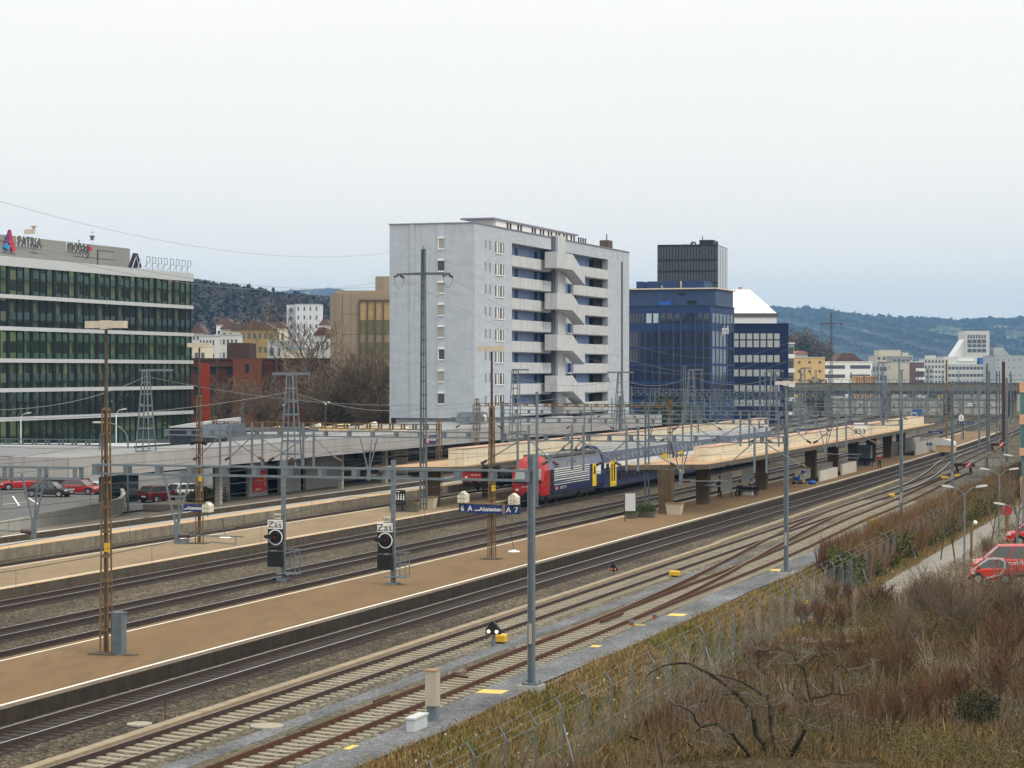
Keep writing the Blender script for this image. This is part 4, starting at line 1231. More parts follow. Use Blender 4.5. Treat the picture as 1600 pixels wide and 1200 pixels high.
# navy gridded block
Yn = 480
o, w_, h = block("navy_building", "navy blue building with a grid of pale square windows", "office building", 1139, 1232, 507, Yn, wall=navy, roofm=navy, depth=16)
X0n = at(1139, Yn)[0]
greyb = mat("pale_blind_window", (0.40, 0.42, 0.42), .5, .12, 1.2)
for (y1, y2) in ((521, 530), (532, 542.5), (555, 566), (577.5, 588), (602, 612), (625, 634)):
    for i in range(8):
        p = 1134.5 + i * 10.7
        if p < 1139: continue
        za, zb2 = HC + (580 - y1) / 3450 * Yn + .3, HC + (580 - y2) / 3450 * Yn + .3
        f = MB().box(at(p + .3, Yn)[0] - X0n, at(p + 8.6, Yn)[0] - X0n, -.08, -.01, zb2, za).build("window", [greyb], o)
# white hipped roof building
Yw = 505
wm = mat("white_standing_seam", (0.72, 0.73, 0.74), .5, .04, .3)
XL, XR = at(1085, Yw)[0], at(1213.5, Yw)[0]; zt = HC + (580 - 489.5) / 3450 * Yw + .3
o = thing("white_roofed_building", "building with a big white hipped metal roof behind the navy block", "office building", (XL, Yw, -.3), 0)
h = zt; w_ = XR - XL; hr = (489 - 450.5) / 3450 * Yw
b = MB(); b.box(0, w_, 0, 22, 0, h - .8); b.build("wall", [wm], o)
b = MB(); b.box(-.1, w_ + .25, -.25, 22.2, h - .8, h - .05); b.build("eaves_band", [mat("brown_band", (.12, .09, .09), .7, .1, 1)], o)
b = MB(); q0 = w_ - (1213.5 - 1176) / 3450 * Yw
b.add([(0, -.3, h), (w_, -.3, h), (w_, 22, h), (0, 22, h), (0, 5, h + hr), (q0, 5, h + hr), (q0, 17, h + hr), (0, 17, h + hr)], [(0,1,5,4),(1,2,6,5),(2,3,7,6),(3,0,4,7),(4,5,6,7)])
r_ = b.build("roof", [wm], o)
b = MB()
for i in range(10):
    x = w_ * (i + .5) / 10; xt = min(x, q0)
    b.bar((x, -.3, h + .02), (xt if x < q0 else q0, 5, h + hr + .02) if x < q0 else (x - (x - q0) * .0, -.3 + 5.3 * (w_ - x) / (w_ - q0), h + hr * (w_ - x) / (w_ - q0)), .07)
b.build("roof_seam", [mat("seam_grey", (.5, .5, .52), .6, .05, 1)], r_)
b = MB(); xx_ = at(1162.5, Yw)[0] - XL; b.cyl((xx_, 8, h + hr), (xx_, 8, h + hr + .7), .45, n=8); b.build("roof_vent", [mat("pinkish_vent", (.4, .2, .18), .7, .1, 1)], r_)
# balconied strip
o, w_, h = block("balcony_building", "narrow block of white balconies just right of the navy building", "apartment block", 1231, 1241, 537, 520, wall=mat("grey_facade", (.25, .27, .29), .8, .1, 1), rows=5, cols=1, win=winglass, balc=True, roofm=white, depth=10, y0=1.5)
# glass tower
Yt = 600
gt1 = glass("tower_glass", (0.03, 0.045, 0.048), rough=.08, spec=.9, n=.15, sc=.06, metal=.3)
tside = mat("tower_pale_side", (0.42, 0.47, 0.50), .3, .05, .1)
Xt = at(1121, Yt)[0]
o = thing("glass_tower", "dark glass high rise with a small plant room on the roof", "tower", (Xt, Yt, -.3), R(-14))
def tx(px):
    k = (px - 800) / 3450; c_, s_ = math.cos(R(-14)), math.sin(R(-14)); return (k * Yt - Xt) / (c_ - k * s_)
zt = HC + (580 - 382) / 3450 * Yt + .3; wl_ = -tx(1028)
b = MB(); b.box(-wl_, 0, 0, 19, 0, zt, 0); b.build("wall", [gt1], o)
b = MB(); b.box(0, .06, .1, 18.9, 0, zt - .3); b.build("side_glass", [tside], o)
b = MB(); Zt = lambda py: HC + (580 - py) / 3450 * Yt + .3
for y_ in (382.7, 405.5, 423, 441, 459): b.box(-wl_ - .05, .1, -.14, 0, Zt(y_) - .35, Zt(y_) + .25)
for i in range(21): x = -wl_ * i / 20; b.box(x - .13, x + .13, -.12, 0, 0, zt)
for i in range(4): b.box(.05, .12, 4.6*i, 4.6*i + .12, 0, zt)
b.build("mullion", [mull], o)
b = MB(); b.box(tx(1090), tx(1112), 3, 12, zt, Zt(373.5)); b.cyl((tx(1094), 4, Zt(373.5)), (tx(1094), 4, Zt(367)), .12, n=6); b.build("plant_room", [mull], o)
b = MB(); b.bar((tx(1078), 3, zt), (tx(1079), 3, Zt(375.5)), .3); b.bar((tx(1076), 3, Zt(379)), (tx(1084), 3, Zt(377)), .35); b.bar((tx(1084), 3, zt), (tx(1084), 3, Zt(378)), .25); b.build("roof_crane", [mull], o)

# far town on the right ---------------------------------------------------
yel = mat("ochre_render", (0.66, 0.46, 0.20), .9, .05, .1)
offw = mat("off_white_render", (0.54, 0.55, 0.53), .9, .05, .1)
beige = mat("beige_render", (0.50, 0.48, 0.41), .9, .07, .1)
greyf = mat("light_grey_panel", (0.38, 0.41, 0.42), .8, .06, .1)
tile = mat("brown_roof_tile", (0.12, 0.07, 0.055), .9, .2, .3)
fw = mat("far_window", (0.09, 0.10, 0.12), .3, .2, 1)
T = "blocks of the far town"
block("yellow_apartment_block", "ochre yellow apartment block with small dark windows", "apartment block", 1241, 1289, 559, 650, wall=yel, rows=6, cols=3, win=fw, wy=(.35, .62), wx=(.38, .62), roofm=offw, depth=14)
block("white_villa", "small white house with a pink roof behind the yellow block", "house", 1242, 1262, 553, 700, wall=offw, rows=1, cols=1, win=fw, roofm=mat("pink_tile", (.35, .16, .12), .9, .1, 1), roof_kind='gable', roofh=1.0, depth=8)
block("white_office_building", "white building with long dark ribbon windows behind the far masts", "office building", 1284, 1363, 566, 700, wall=white, rows=5, cols=2, win=fw, wy=(.3, .68), wx=(.12, .92), roofm=white, depth=14)
block("tiled_house", "large house with a dark brown hipped roof above the white ribbon windowed building", "house", 1303, 1347, 568, 760, wall=offw, rows=4, cols=4, win=fw, roofm=tile, roof_kind='gable', roofh=3.6, depth=16)
block("striped_shed", "low shed with orange and cream vertical stripes before the bridge", "shed", 1338, 1369, 589, 660, wall=mat("striped_boards", (.60, .38, .2), .9, .35, .9, stretch=(1, 1, .01)), rows=1, cols=8, win=brickl, wy=(0, 1), wx=(.1, .45), depth=8)
block("grey_apartment_house", "plain grey house with balconies left of the beige terrace block", "apartment block", 1362, 1386, 570, 720, wall=greyf, rows=5, cols=4, win=fw, roofm=greyf, depth=14)
o, w_, h = block("terrace_tower", "stepped beige terrace tower with balconies", "apartment block", 1369, 1426, 556, 920, wall=beige, rows=8, cols=7, win=fw, wy=(.3, .75), wx=(.25, .8), roofm=beige, depth=20)
for a, c, t in ((1375, 1408, 547), (1410, 1420, 551)):
    MB().box(at(a, 920)[0] - at(1369, 920)[0], at(c, 920)[0] - at(1369, 920)[0], 1, 15, h, HC + (580 - t)/3450*920 + .3).build("upper_storey", [beige], o)
block("beige_windowless_hall", "big blank beige hall with a grey penthouse among the far masts", "hall", 1387, 1432, 566, 760, wall=beige, rows=1, cols=6, win=beige, roofm=greyf, depth=18)
block("grey_penthouse_house", "grey topped block showing above the blank beige hall", "apartment block", 1394, 1422, 558, 800, wall=mat("mid_grey_panel", (.3, .33, .36), .8, .06, .1), rows=5, cols=4, win=fw, roofm=greyf, depth=12)
block("balcony_tower_house", "white house with stacked balconies right of the blank beige hall", "apartment block", 1431, 1444, 566, 740, wall=mat("dark_red_wall", (.16, .09, .08), .9, .1, .5), rows=5, cols=1, win=fw, roofm=white, balc=True, depth=12)
o, w_, h = block("white_terrace_house", "distant stepped white terrace house between the beige hall and the wide office complex", "apartment block", 1444, 1476, 561, 1100, wall=offw, rows=7, cols=6, win=fw, wx=(.2, .8), roofm=offw, depth=14)
MB().box(w_*.25, w_*.6, 1, 12, h, h + 1.8).build("upper_storey", [offw], o)
block("small_white_block", "narrow pale block beside the brown trees left of the wide office complex", "apartment block", 1446, 1458, 576, 860, wall=greyf, rows=6, cols=2, win=fw, roofm=greyf, depth=14)
Yl = 1150
o, w_, h = block("office_complex", "wide low pale office complex with dark window bands on the right", "office building", 1481, 1560, 570, Yl, wall=offw, rows=4, cols=14, win=fw, wy=(.35, .75), wx=(.1, .9), roofm=offw, depth=30)
MB().box(at(1478, Yl)[0] - at(1481, Yl)[0], at(1530, Yl)[0] - at(1481, Yl)[0], 5, 25, h, HC + (580 - 557)/3450*Yl + .3).build("upper_storey", [offw], o)
MB().box(at(1500, Yl)[0] - at(1481, Yl)[0], at(1524, Yl)[0] - at(1481, Yl)[0], 4.5, 25, HC + (580 - 563)/3450*Yl, HC + (580 - 560)/3450*Yl).build("white_canopy", [white], o)
MB().box(at(1533, Yl)[0] - at(1481, Yl)[0], at(1542, Yl)[0] - at(1481, Yl)[0], 4, 25, h, HC + (580 - 558)/3450*Yl).build("blue_sign_panel", [mat("panel_blue", (.03, .14, .34), .6, .1, 1)], o)
block("grey_warehouse", "long light grey warehouse at the far right behind the masts", "warehouse", 1556, 1640, 556, 1100, wall=greyf, rows=5, cols=10, win=fw, wy=(.4, .55), wx=(.3, .55), roofm=greyf, depth=30)
# terraced tower with sloping flanks
Yk = 1300; XK = at(1508, Yk)[0]
o = thing("sloping_tower", "tall pale tower with white sloping glass flanks in front of the far hills", "tower", (XK, Yk, -.3), 0)
Zk = lambda py: HC + (580 - py) / 3450 * Yk + .3
kx = lambda px: at(px, Yk)[0] - XK
b = MB(); b.box(0, kx(1546), 0, 20, 0, Zk(517)); b.build("wall", [offw], o)
b = MB(); b.box(kx(1509.5), kx(1543), 3, 17, Zk(517), Zk(514.5)); b.build("roof_plant", [fw], o)
b = MB(); b.prism([(0, Zk(530)), (0, Zk(560)), (kx(1488), Zk(560))], 'y', 2, 18); b.build("sloping_flank", [white], o)
b = MB(); b.box(kx(1553), kx(1568), 0, 20, 0, Zk(543)); b.prism([(kx(1568), Zk(543)), (kx(1580), Zk(556)), (kx(1568), Zk(556))], 'y', 2, 18); b.build("side_tower", [greyf], o)
for r, (y1, y2) in enumerate(((523, 528.5), (530.5, 536), (538, 542), (545, 550))):
    n_ = 7 if r == 0 else 4
    for i in range(n_):
        a = 1512 + i * (30 / n_); MB().box(kx(a), kx(a + (2.2 if r == 0 else 6)), -.3, -.05, Zk(y2), Zk(y1)).build("window", [fw], o)

# road bridge over the yard and pale wall beneath
deck = mat("bridge_concrete", (0.16, 0.145, 0.115), .95, .2, .1)
pal = mat("pale_wall_panel", (0.40, 0.40, 0.36), .9, .12, .15)
o = thing("road_bridge", "long dark road bridge crossing the whole yard in the distance", "bridge", at(1228, 560) + (-.3,), 0)
XB0 = at(1228, 560)[0]; XB1 = at(1600, 560)[0] + 25
zt, zb2 = HC + (580 - 599) / 3450 * 560 + .3, HC + (580 - 616) / 3450 * 560 + .3
b = MB(); b.box(-20, XB1 - XB0, 0, 14, zb2 + .9, zt); b.box(-20, XB1 - XB0, 1.5, 12, zb2, zb2 + .9); b.build("deck", [deck], o)
b = MB(); b.box(-20, XB1 - XB0, -.15, -.05, zt, zt + .15)
for i in range(60): b.box(-20 + i*2, -19.9 + i*2, -.15, -.05, zt - .5, zt + .9)
b.box(-20, XB1 - XB0, -.15, -.05, zt + .85, zt + .95); b.build("railing", [galvd], o)
for i in range(8):
    x = -6 + i * 16; MB().box(x, x + 1.0, 2, 11, 0, zb2).build("pier", [deck], o)
o = thing("retaining_wall", "pale panelled wall under the road bridge", "wall", at(1225, 600) + (-.3,), 0)
b = MB(); XW = at(1565, 600)[0] - at(1225, 600)[0]
zt = HC + (580 - 622) / 3450 * 600 + .3; b.box(0, XW, 0, 1, 0, zt); b.build("panel_wall", [pal], o)
b = MB()
for i in range(int(XW / 3.2)): b.box(i*3.2, i*3.2 + .35, -.25, 0, 0, zt)
b.box(0, XW, -.3, 0, zt - .4, zt); b.box(0, XW, -.2, 0, zt * .45, zt * .45 + .2); b.build("buttress", [mat("pale_wall_rib", (.24, .25, .24), .9, .1, 1)], o)

# orange fronted building at the right edge
peach = mat("peach_fascia", (0.62, 0.36, 0.23), .8, .06, .4)
Yo = 219; Xo = at(1593, Yo)[0]
o = thing("orange_fronted_building", "building with peach fascia bands and green glass at the right edge of the picture", "office building", (Xo, Yo, -1.4), RA)
Zo = lambda py: HC + (580 - py) / 3450 * Yo + 1.4
b = MB(); b.box(.3, 12, .3, 60, 0, Zo(600)); b.build("core", [mull], o)
for y1, y2 in ((597, 613), (648, 663), (700, 712)):
    b = MB(); b.box(0, 12.3, 0, 60.3, Zo(y2), Zo(y1)); b.build("fascia", [peach], o)
for y1, y2 in ((613, 648), (663, 700), (712, 745)):
    for i in range(3):
        b = MB(); b.box(.12 + i * 2.6, .12 + i*2.6 + 2.5, .12, .2, Zo(y2), Zo(y1)); b.box(.12, .2, .3 + i*3, 3.1 + i*3, Zo(y2), Zo(y1)); b.build("window", [mat("sea_green_glass", (.05, .16, .15), .1, .15, .5, spec=.8)], o)
b = MB(); b.box(0.05, 12.2, 0.05, 60.2, -.1, Zo(745)); b.build("base_wall", [peach], o)
o = thing("garden_wall", "low mottled concrete wall beyond the buffer stops beside the orange fronted building", "wall", W(300, -25.5, -.3), RA)
o2 = MB(); o2.box(0, .4, 0, 45, 0, 2.4); o2.box(0, 5, -.3, 0, 0, 2.4); o2.build("wall_face", [conc], o)

# small houses on the slope, left centre ---------------------------------------
hs = [("white_house", "small white house in front of the wooded hill beside the glass office", 300, 318, 520, 620, offw, tile, 4, 3), ("white_block", "white flat roofed block below the dark conifer", 311, 336, 525, 560, offw, greyf, 3, 5),
      ("white_block", "grey and white terrace row right of the dark conifer", 334, 372, 524, 600, offw, greyf, 3, 6), ("ochre_house", "ochre yellow apartment row with white balconies below the wooded hill", 376, 428, 514, 640, mat("mustard_render", (.33, .23, .08), .9, .08, .3), tile, 3, 6),
      ("cream_house", "cream house between the white terrace row and the ochre row", 362, 388, 517, 690, cream, tile, 2, 3), ("white_house", "high white house at the foot of the wooded hill", 338, 363, 507, 780, white, tile, 2, 3),
      ("brown_house", "brown roofed house in front of the ochre row", 345, 378, 514, 720, beige, tile, 3, 3), ("white_house", "white house just right of the tall white tower block", 500, 514, 508, 800, white, tile, 3, 2),
      ("white_house", "low white house at the foot of the tall white tower block", 492, 515, 524, 600, offw, brick, 2, 3), ("grey_hall", "long pale grey hall roof behind the bare trees", 418, 470, 534, 520, greyf, greyf, 2, 4),
      ("blue_roofed_hall", "low hall with a light blue roof behind the bare trees", 438, 480, 545, 470, beige, mat("blue_roof", (.22, .34, .45), .6, .1, .3), 1, 4), ("pale_house", "small yellowish house right beside the glass office corner", 302, 322, 541, 430, cream, offw, 2, 2),
      ("cream_house", "pale house with dark roof on the slope above the white terrace row", 386, 408, 509, 840, offw, tile, 2, 3), ("cream_house", "cream flat fronted house left of the tall white tower block", 424, 445, 512, 800, cream, tile, 2, 3)]
for (nm, lb, a, c, t, Y, wm_, rm, rws, cl) in hs:
    block(nm, lb, "house", a, c, t, Y, wall=wm_, rows=rws * 2, cols=cl, win=fw, wy=(.3, .7), wx=(.25, .75), roofm=rm, roof_kind='gable' if rm in (tile, brick) else 'flat', roofh=2.2 if rm in (tile, brick) else .3, depth=10)
Yv = 900
o, w_, h = block("white_tower_block", "tall white apartment tower with columns of dark balconies below the wooded hill", "apartment block", 462, 500, 476, Yv, wall=mat("tower_white", (.62, .63, .66), .8, .04, .1), rows=11, cols=4, win=fw, wy=(.3, .75), wx=(.3, .55), roofm=offw, depth=14)
o3 = MB(); o3.box(at(447, Yv)[0] - at(462, Yv)[0], -.02, 2, 14, 0, h); o3.build("set_back_wing", [mat("tower_shade_white", (.50, .51, .55), .8, .04, .1)], o)
for r in range(11):
    MB().box(at(452, Yv)[0] - at(462, Yv)[0], at(456, Yv)[0] - at(462, Yv)[0], 1.2, 2, 2 + r * h / 11.4, 3.4 + r * h / 11.4).build("balcony", [fw], o)

o, w_, h = block("office_annex", "low brick annex with a white roof band behind the red car at the left edge", "building", -80, 106, 712, 232, wall=mat("grey_brown_brick", (.19, .175, .16), .95, .2, 1.2), rows=1, cols=4, win=mat("olive_door", (.10, .085, .03), .6, .2, 1), wy=(.1, .8), wx=(.4, .62), depth=8)
MB().box(-.3, w_ + 12.3, -.8, 8.3, h, h + 1.05).build("roof_band", [whitepanel], o)
# ------------------------------------------------------------------ station building and canopies
canopy_g = mat("light_grey_fascia", (0.36, 0.355, 0.35), .85, .08, .4, streak=.35)
roofg = mat("grey_roof_membrane", (0.32, 0.325, 0.33), .9, .1, .3)
o = thing("station_building", "long low station building with a light grey flat roof over the grey platform", "station", W(140, -80, -.2), RA)
z_lo, z_hi = 4.0, 5.45
sR = 306; sL = s_on(105, -79.6)
b = MB(); y0, y1 = sL - 140, sR - 140
b.box(-6, .4, y0, y0 + 62, z_lo + .35, z_hi); b.box(-17, .4, y0 + 62, y1, z_lo + .35, z_hi); b.build("roof", [roofg], o)
b = MB(); b.box(.4, .55, y0, y1, z_lo, z_hi + .12); b.box(-6, .4, y0 - .15, y0, z_lo, z_hi + .12); b.build("fascia", [canopy_g], o)
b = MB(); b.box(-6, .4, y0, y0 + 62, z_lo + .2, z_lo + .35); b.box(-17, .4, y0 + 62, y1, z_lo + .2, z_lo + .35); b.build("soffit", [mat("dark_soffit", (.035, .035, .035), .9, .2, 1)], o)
wst = mat("station_wall_render", (0.34, 0.35, 0.36), .85, .08, .5, streak=.2)
# wall panels with dark openings between, at t = -84
def sy(px, t=-84): return s_on(px, t) - 140
MB().box(-14.3, -14.0, sy(217, -94), sy(352, -94), 0, 2.45).build("wall", [wst], o)
MB().box(-14.5, -14.1, sy(217, -94), sy(352, -94), 2.45, z_lo + 1.0).build("shop_glass_and_shade", [glass("shop_glass_and_shade", (.012, .018, .024), spec=.7)], o)  # dark panel added in place of the shaded void under the roof
MB().box(-14.3, -14.05, sy(160, -94), sy(217, -94) - .01, 0, z_lo + .2).build("shop_glass_and_shade", [glass("shop_glass_and_shade", (.012, .018, .024), spec=.7)], o)
for a, c in ((345, 359), (389, 418), (438, 470), (478, 528)):
    MB().box(-4.3, -4.0, sy(a), sy(c), 0, z_lo + .2).build("wall", [wst], o)
b = MB(); b.box(-5.2, -5.0, sy(352), y1, 0, z_lo + .2); b.build("shop_glass_and_shade", [glass("shop_glass_and_shade", (.012, .018, .024), spec=.7)], o)
for a in (340, 531, 600, 660):
    s_ = sy(a, -81.5); MB().box(-1.75, -1.3, s_, s_ + .5, 0, z_lo + .2).build("column", [conc], o)
# red poster
s_ = sy(398); 
po = MB(); po.box(-3.98, -3.93, sy(394.5), sy(417), .9, 2.75); po = po.build("poster", [red], o)
MB().add([(-3.92, sy(395), 2.7), (-3.92, sy(404.5), 2.7), (-3.92, sy(395), 1.9)], [(0, 1, 2)]).build("poster_picture", [signblue], po)
MB().add([(-3.915, sy(396.5), 2.65), (-3.915, sy(400), 2.65), (-3.915, sy(396.5), 2.2)], [(0, 1, 2)]).build("poster_picture", [white], po)
text("poster_lettering", "SBB CFF", .3, (-3.92, sy(413), 1.9), (R(90), R(-90), R(90)), white, po)
text("poster_lettering", "Bahnhof", .28, (-3.92, sy(402), 1.15), RN, white, po)
# blue white sign on the fascia with cross and lettering
k_ = s_on(675, -79.3)
sg = thing("station_sign", "small red and dark blue railway sign fixed to the grey canopy edge", "sign", W(k_, -79.35, 4.1), RA)
a0, a1 = s_on(664.5, -79.3) - k_, s_on(670, -79.3) - k_; a2 = s_on(683, -79.3) - k_
MB().box(0, .1, a0, a1, 0, .85).build("red_panel", [red], sg); MB().box(0, .1, a1, a2, 0, .85).build("blue_panel", [signblue], sg)
text("sign_lettering", "Altstetten", .42, (.12, (a1 + a2) / 2, .4), RN, white, sg, sx=1.2)
b = MB(); m_ = (a0 + a1) / 2; b.box(.1, .13, m_ - .35, m_ + .35, .36, .5); b.box(.1, .13, m_ - .1, m_ + .1, .15, .72); b.build("cross", [white], sg)
# roof fittings on the station roof
for px, py, Y, sc_, lb in ((738, 672, 262, 1.0, "grey boxy roof light on the station roof near the rusty mast"), (350, 672, 205, .9, "flat grey roof light at the left part of the station roof")):
    X, Y, z = at(px, Y, py)
    o_ = thing("roof_light", lb, "roof light", (X, Y, 5.4), RA); b = MB(); b.prism([(-2.6, 0), (2.6, 0), (1.9, 1.2), (-1.9, 1.2)], 'x', -1.2, 1.2); b.build("frame", [galvd], o_)
    MB().box(-.9, .9, -1.7, 1.7, 1.2, 1.26).build("pane", [paleglass], o_)
for i, px in enumerate((750, 757)):
    X, Y, z = at(px, 262, 676); b = MB(); b.ell((0, 0, .45), (.32, .32, .5), nu=10, nv=6)
    tag(b.build("roof_ball_vent", cream, None, (X, Y, 5.45), 0, smooth=True), "left cream rounded vent on the station roof" if i == 0 else "right cream rounded vent on the station roof", "vent")
o = thing("access_roof", "separate raised grey roof behind the blue train's coaches at the right end of the station", "roof", W(288, -92, -.2), RA)
b = MB(); b.box(-9, 3.5, 0, 20, 5.9, 7.0); b.build("fascia", [canopy_g], o)
b = MB()
for y in (2, 10, 18): b.box(-.3, .3, y, y + .5, 0, 5.9)
b.build("column", [conc], o)
# dark roofed timber yard store behind
o = thing("store_building", "dark blue grey flat store with a pale roof edge beside the glass office", "store", at(266, 225) + (-.2,), 0)
XS = at(266, 225)[0]; e = at(352, 225)[0] - XS
zt = HC + (580 - 668) / 3450 * 225 + .2
b = MB(); b.box(0, e, 0, 12, 0, zt); b.box(e, e + 9, 3, 12, 0, zt - .3); b.build("wall", [mat("slate_blue_wall", (.03, .035, .05), .8, .15, 1)], o)
b = MB(); b.prism([(-.1, zt), (e + .1, zt), (e + .1, zt + .85), (-.1, zt + .1)], 'y', -.2, 12); b.build("roof_edge", [whitepanel], o)
wood = mat("stacked_timber", (0.62, 0.47, 0.27), .9, .35, 2.5)
r_ = random.Random(5)
for i in range(13):
    px = 360 + i * 22 + r_.uniform(-3, 3); Y = 232; X = at(px, Y)[0]
    zt = HC + (580 - (672 - (i > 4) * 5)) / 3450 * Y
    o_ = thing("timber_stack", ("%s stack of sawn timber on the yard behind the grey roof" % ["Leftmost", "second", "third", "fourth", "fifth", "sixth", "seventh", "eighth", "ninth", "tenth", "eleventh", "twelfth", "last"][i]).replace("Leftmost", "first"), "timber stack", (X, Y, -.2), r_.uniform(-.1, .1), "timber stacks behind the grey roof")
    b = MB(); hh = zt + .2 + r_.uniform(-.3, .25); nl = max(3, int(hh / .9)); ww = r_.uniform(.6, 1.0)
    for k in range(nl): b.box(-ww + r_.uniform(-.05, .05), ww, -1, 1, k * hh / nl, (k + .85) * hh / nl)
    b.build("planks", [wood if i % 3 else cream], o_)
    b = MB(); b.prism([(-ww - .1, hh), (ww + .1, hh), (ww*.6, hh + r_.uniform(.1, .4))], 'y', -1.05, 1.05); b.build("cover", [wood if i % 2 else cream], o_)

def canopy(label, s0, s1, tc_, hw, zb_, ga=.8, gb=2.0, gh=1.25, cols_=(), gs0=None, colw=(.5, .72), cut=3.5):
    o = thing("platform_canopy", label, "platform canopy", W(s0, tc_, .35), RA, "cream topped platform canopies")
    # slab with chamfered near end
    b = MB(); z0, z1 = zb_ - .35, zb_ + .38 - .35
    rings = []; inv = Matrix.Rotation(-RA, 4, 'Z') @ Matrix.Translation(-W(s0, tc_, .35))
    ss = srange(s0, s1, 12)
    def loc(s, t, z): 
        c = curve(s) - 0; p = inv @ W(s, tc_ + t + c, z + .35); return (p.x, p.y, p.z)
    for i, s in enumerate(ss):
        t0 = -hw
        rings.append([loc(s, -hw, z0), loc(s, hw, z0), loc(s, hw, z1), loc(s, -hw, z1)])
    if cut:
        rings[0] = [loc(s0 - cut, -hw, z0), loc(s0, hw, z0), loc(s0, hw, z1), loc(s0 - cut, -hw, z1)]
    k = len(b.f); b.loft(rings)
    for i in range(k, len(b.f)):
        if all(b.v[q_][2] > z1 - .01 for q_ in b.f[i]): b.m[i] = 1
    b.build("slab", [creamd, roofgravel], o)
    b = MB(); rings = []
    for i, s in enumerate(ss): rings.append([loc(s, hw - .12, z1), loc(s, hw + .01, z1), loc(s, hw + .01, z1 + .1), loc(s, hw - .12, z1 + .1)])
    b.loft(rings); b.build("roof_trim", [mat("tan_trim", (.55, .40, .26), .8, .1, 1)], o)
    g0 = gs0 if gs0 is not None else s0 + 3
    b = MB(); rings = []; ss = srange(g0, s1 - 3, 12)
    for s in ss: rings.append([loc(s, ga, z1), loc(s, gb, z1), loc(s, gb, z1 + gh), loc(s, ga, z1 + gh)])
    b.loft(rings); b.build("girder", [cream], o)
    b = MB(); rings = []
    for s in ss: rings.append([loc(s, ga - .05, z1 + gh), loc(s, gb + .05, z1 + gh), loc(s, gb + .05, z1 + gh + .06), loc(s, ga - .05, z1 + gh + .06)])
    b.loft(rings); b.build("girder_cap", [mat("pink_cap", (.45, .30, .22), .9, .15, 1)], o)
    colm = mat("brown_concrete_column", (0.10, 0.070, 0.040), .9, .3, 1.2, streak=.5)
    f = None
    for s in cols_:
        if f is None:
            b = MB(); b.prism([(-colw[0], 0), (colw[0], 0), (colw[1] * .8, z0), (-colw[1] * .8, z0)], 'y', -.45, .45); q_ = b.build("column", [colm], o); f = q_
        else: q_ = f.copy(); col.objects.link(q_); q_.parent = o
        p = loc(s, 0, 0); q_.location = (p[0], p[1], 0)
    return o
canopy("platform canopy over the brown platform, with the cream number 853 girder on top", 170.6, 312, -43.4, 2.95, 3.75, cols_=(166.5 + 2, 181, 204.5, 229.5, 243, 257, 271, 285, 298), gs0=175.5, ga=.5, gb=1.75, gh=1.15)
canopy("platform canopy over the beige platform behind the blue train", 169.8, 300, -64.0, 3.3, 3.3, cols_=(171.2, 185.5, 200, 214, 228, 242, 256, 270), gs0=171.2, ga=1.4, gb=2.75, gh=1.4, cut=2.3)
# 853 board standing on the girder
t_ = -41.0; s_ = s_on(1344, t_)
o = thing("number_board", "white board with the number 853 standing on the cream canopy girder", "number board", W(s_, t_, 5.0), RA)
MB().box(-.7, .7, -.04, .04, -.55, .75).build("board", [white], o)
text("board_lettering", "853", .78, (0, -.06, -.22), RF, black, o, sx=1.05)

# ------------------------------------------------------------------ station name signs
def nsign(parent, x, y, z, w_, h, body, size, m=signblue, ax=0.0, name="name_sign"):
    o = MB().box(x - w_/2, x + w_/2, y - .05, y + .05, z - h/2, z + h/2).build(name, [m], parent)
    for bd_, sz, dx_, dz in body:
        text("sign_lettering", bd_, sz, (x + dx_, y - .065, z + dz), RF, white, o, ext=.004, bold=.006)
    return o
def fr(px, Y_): return at(px, Y_)[0]
# on the brown platform mast (lm2 at s=124, t=-42.6, Y about 131)
u = 131 / 3450
nsign(lm2, -.0, -.75, 3.0, 1.78, .52, [("Altstetten", .32, .2, -.01), ("Zürich", .12, -.62, -.07)], 0)
MB().box(-.95, .95, -.8, -.5, 3.27, 3.33).build("sign_roof", [rust], lm2)
b = MB(); b.box(.9, 1.1, -.72, -.5, 2.75, 3.25); b.build("sign_bracket", [mat("tan_box", (.33, .27, .19), .8, .1, 1)], lm2)
nsign(lm2, -1.56, -.75, 3.04, .46, .52, [("6", .44, 0, -.02)], 0, name="track_sign")
nsign(lm2, -1.08, -.76, 3.04, .46, .52, [("A", .44, 0, -.02)], 0, name="sector_sign")
nsign(lm2, 1.32, -.75, 3.0, .46, .52, [("A", .44, 0, -.02)], 0, name="sector_sign")
nsign(lm2, 1.80, -.75, 3.0, .46, .52, [("7", .44, 0, -.02)], 0, name="track_sign")
lanm = mat("frosted_lantern", (0.66, 0.62, 0.50), .5, .08, 2)
def lantern(parent, x, z):
    o = MB().prism([(x - .27, z - .3), (x + .27, z - .3), (x + .27, z + .14), (x, z + .36), (x - .27, z + .14)], 'y', -1.1, -.5).build("lantern", [lanm], parent)
    b = MB()
    for dx_ in (-.09, .09): b.box(x + dx_ - .01, x + dx_ + .01, -1.11, -1.1, z - .3, z + .25)
    b.box(x - .27, x + .27, -1.11, -1.1, z - .08, z - .05); b.build("lantern_bar", [galvd], o)
    b = MB(); b.bar((x, -.8, z - .6), (x, -.8, z - .3), .05); b.build("lantern_stem", [galvd], o)
lantern(lm2, -1.5, 3.68); lantern(lm2, 1.66, 3.62)
b = MB(); b.box(-1.7, 1.95, -.5, -.44, 3.18, 3.25); b.build("sign_rail", [rust], lm2)
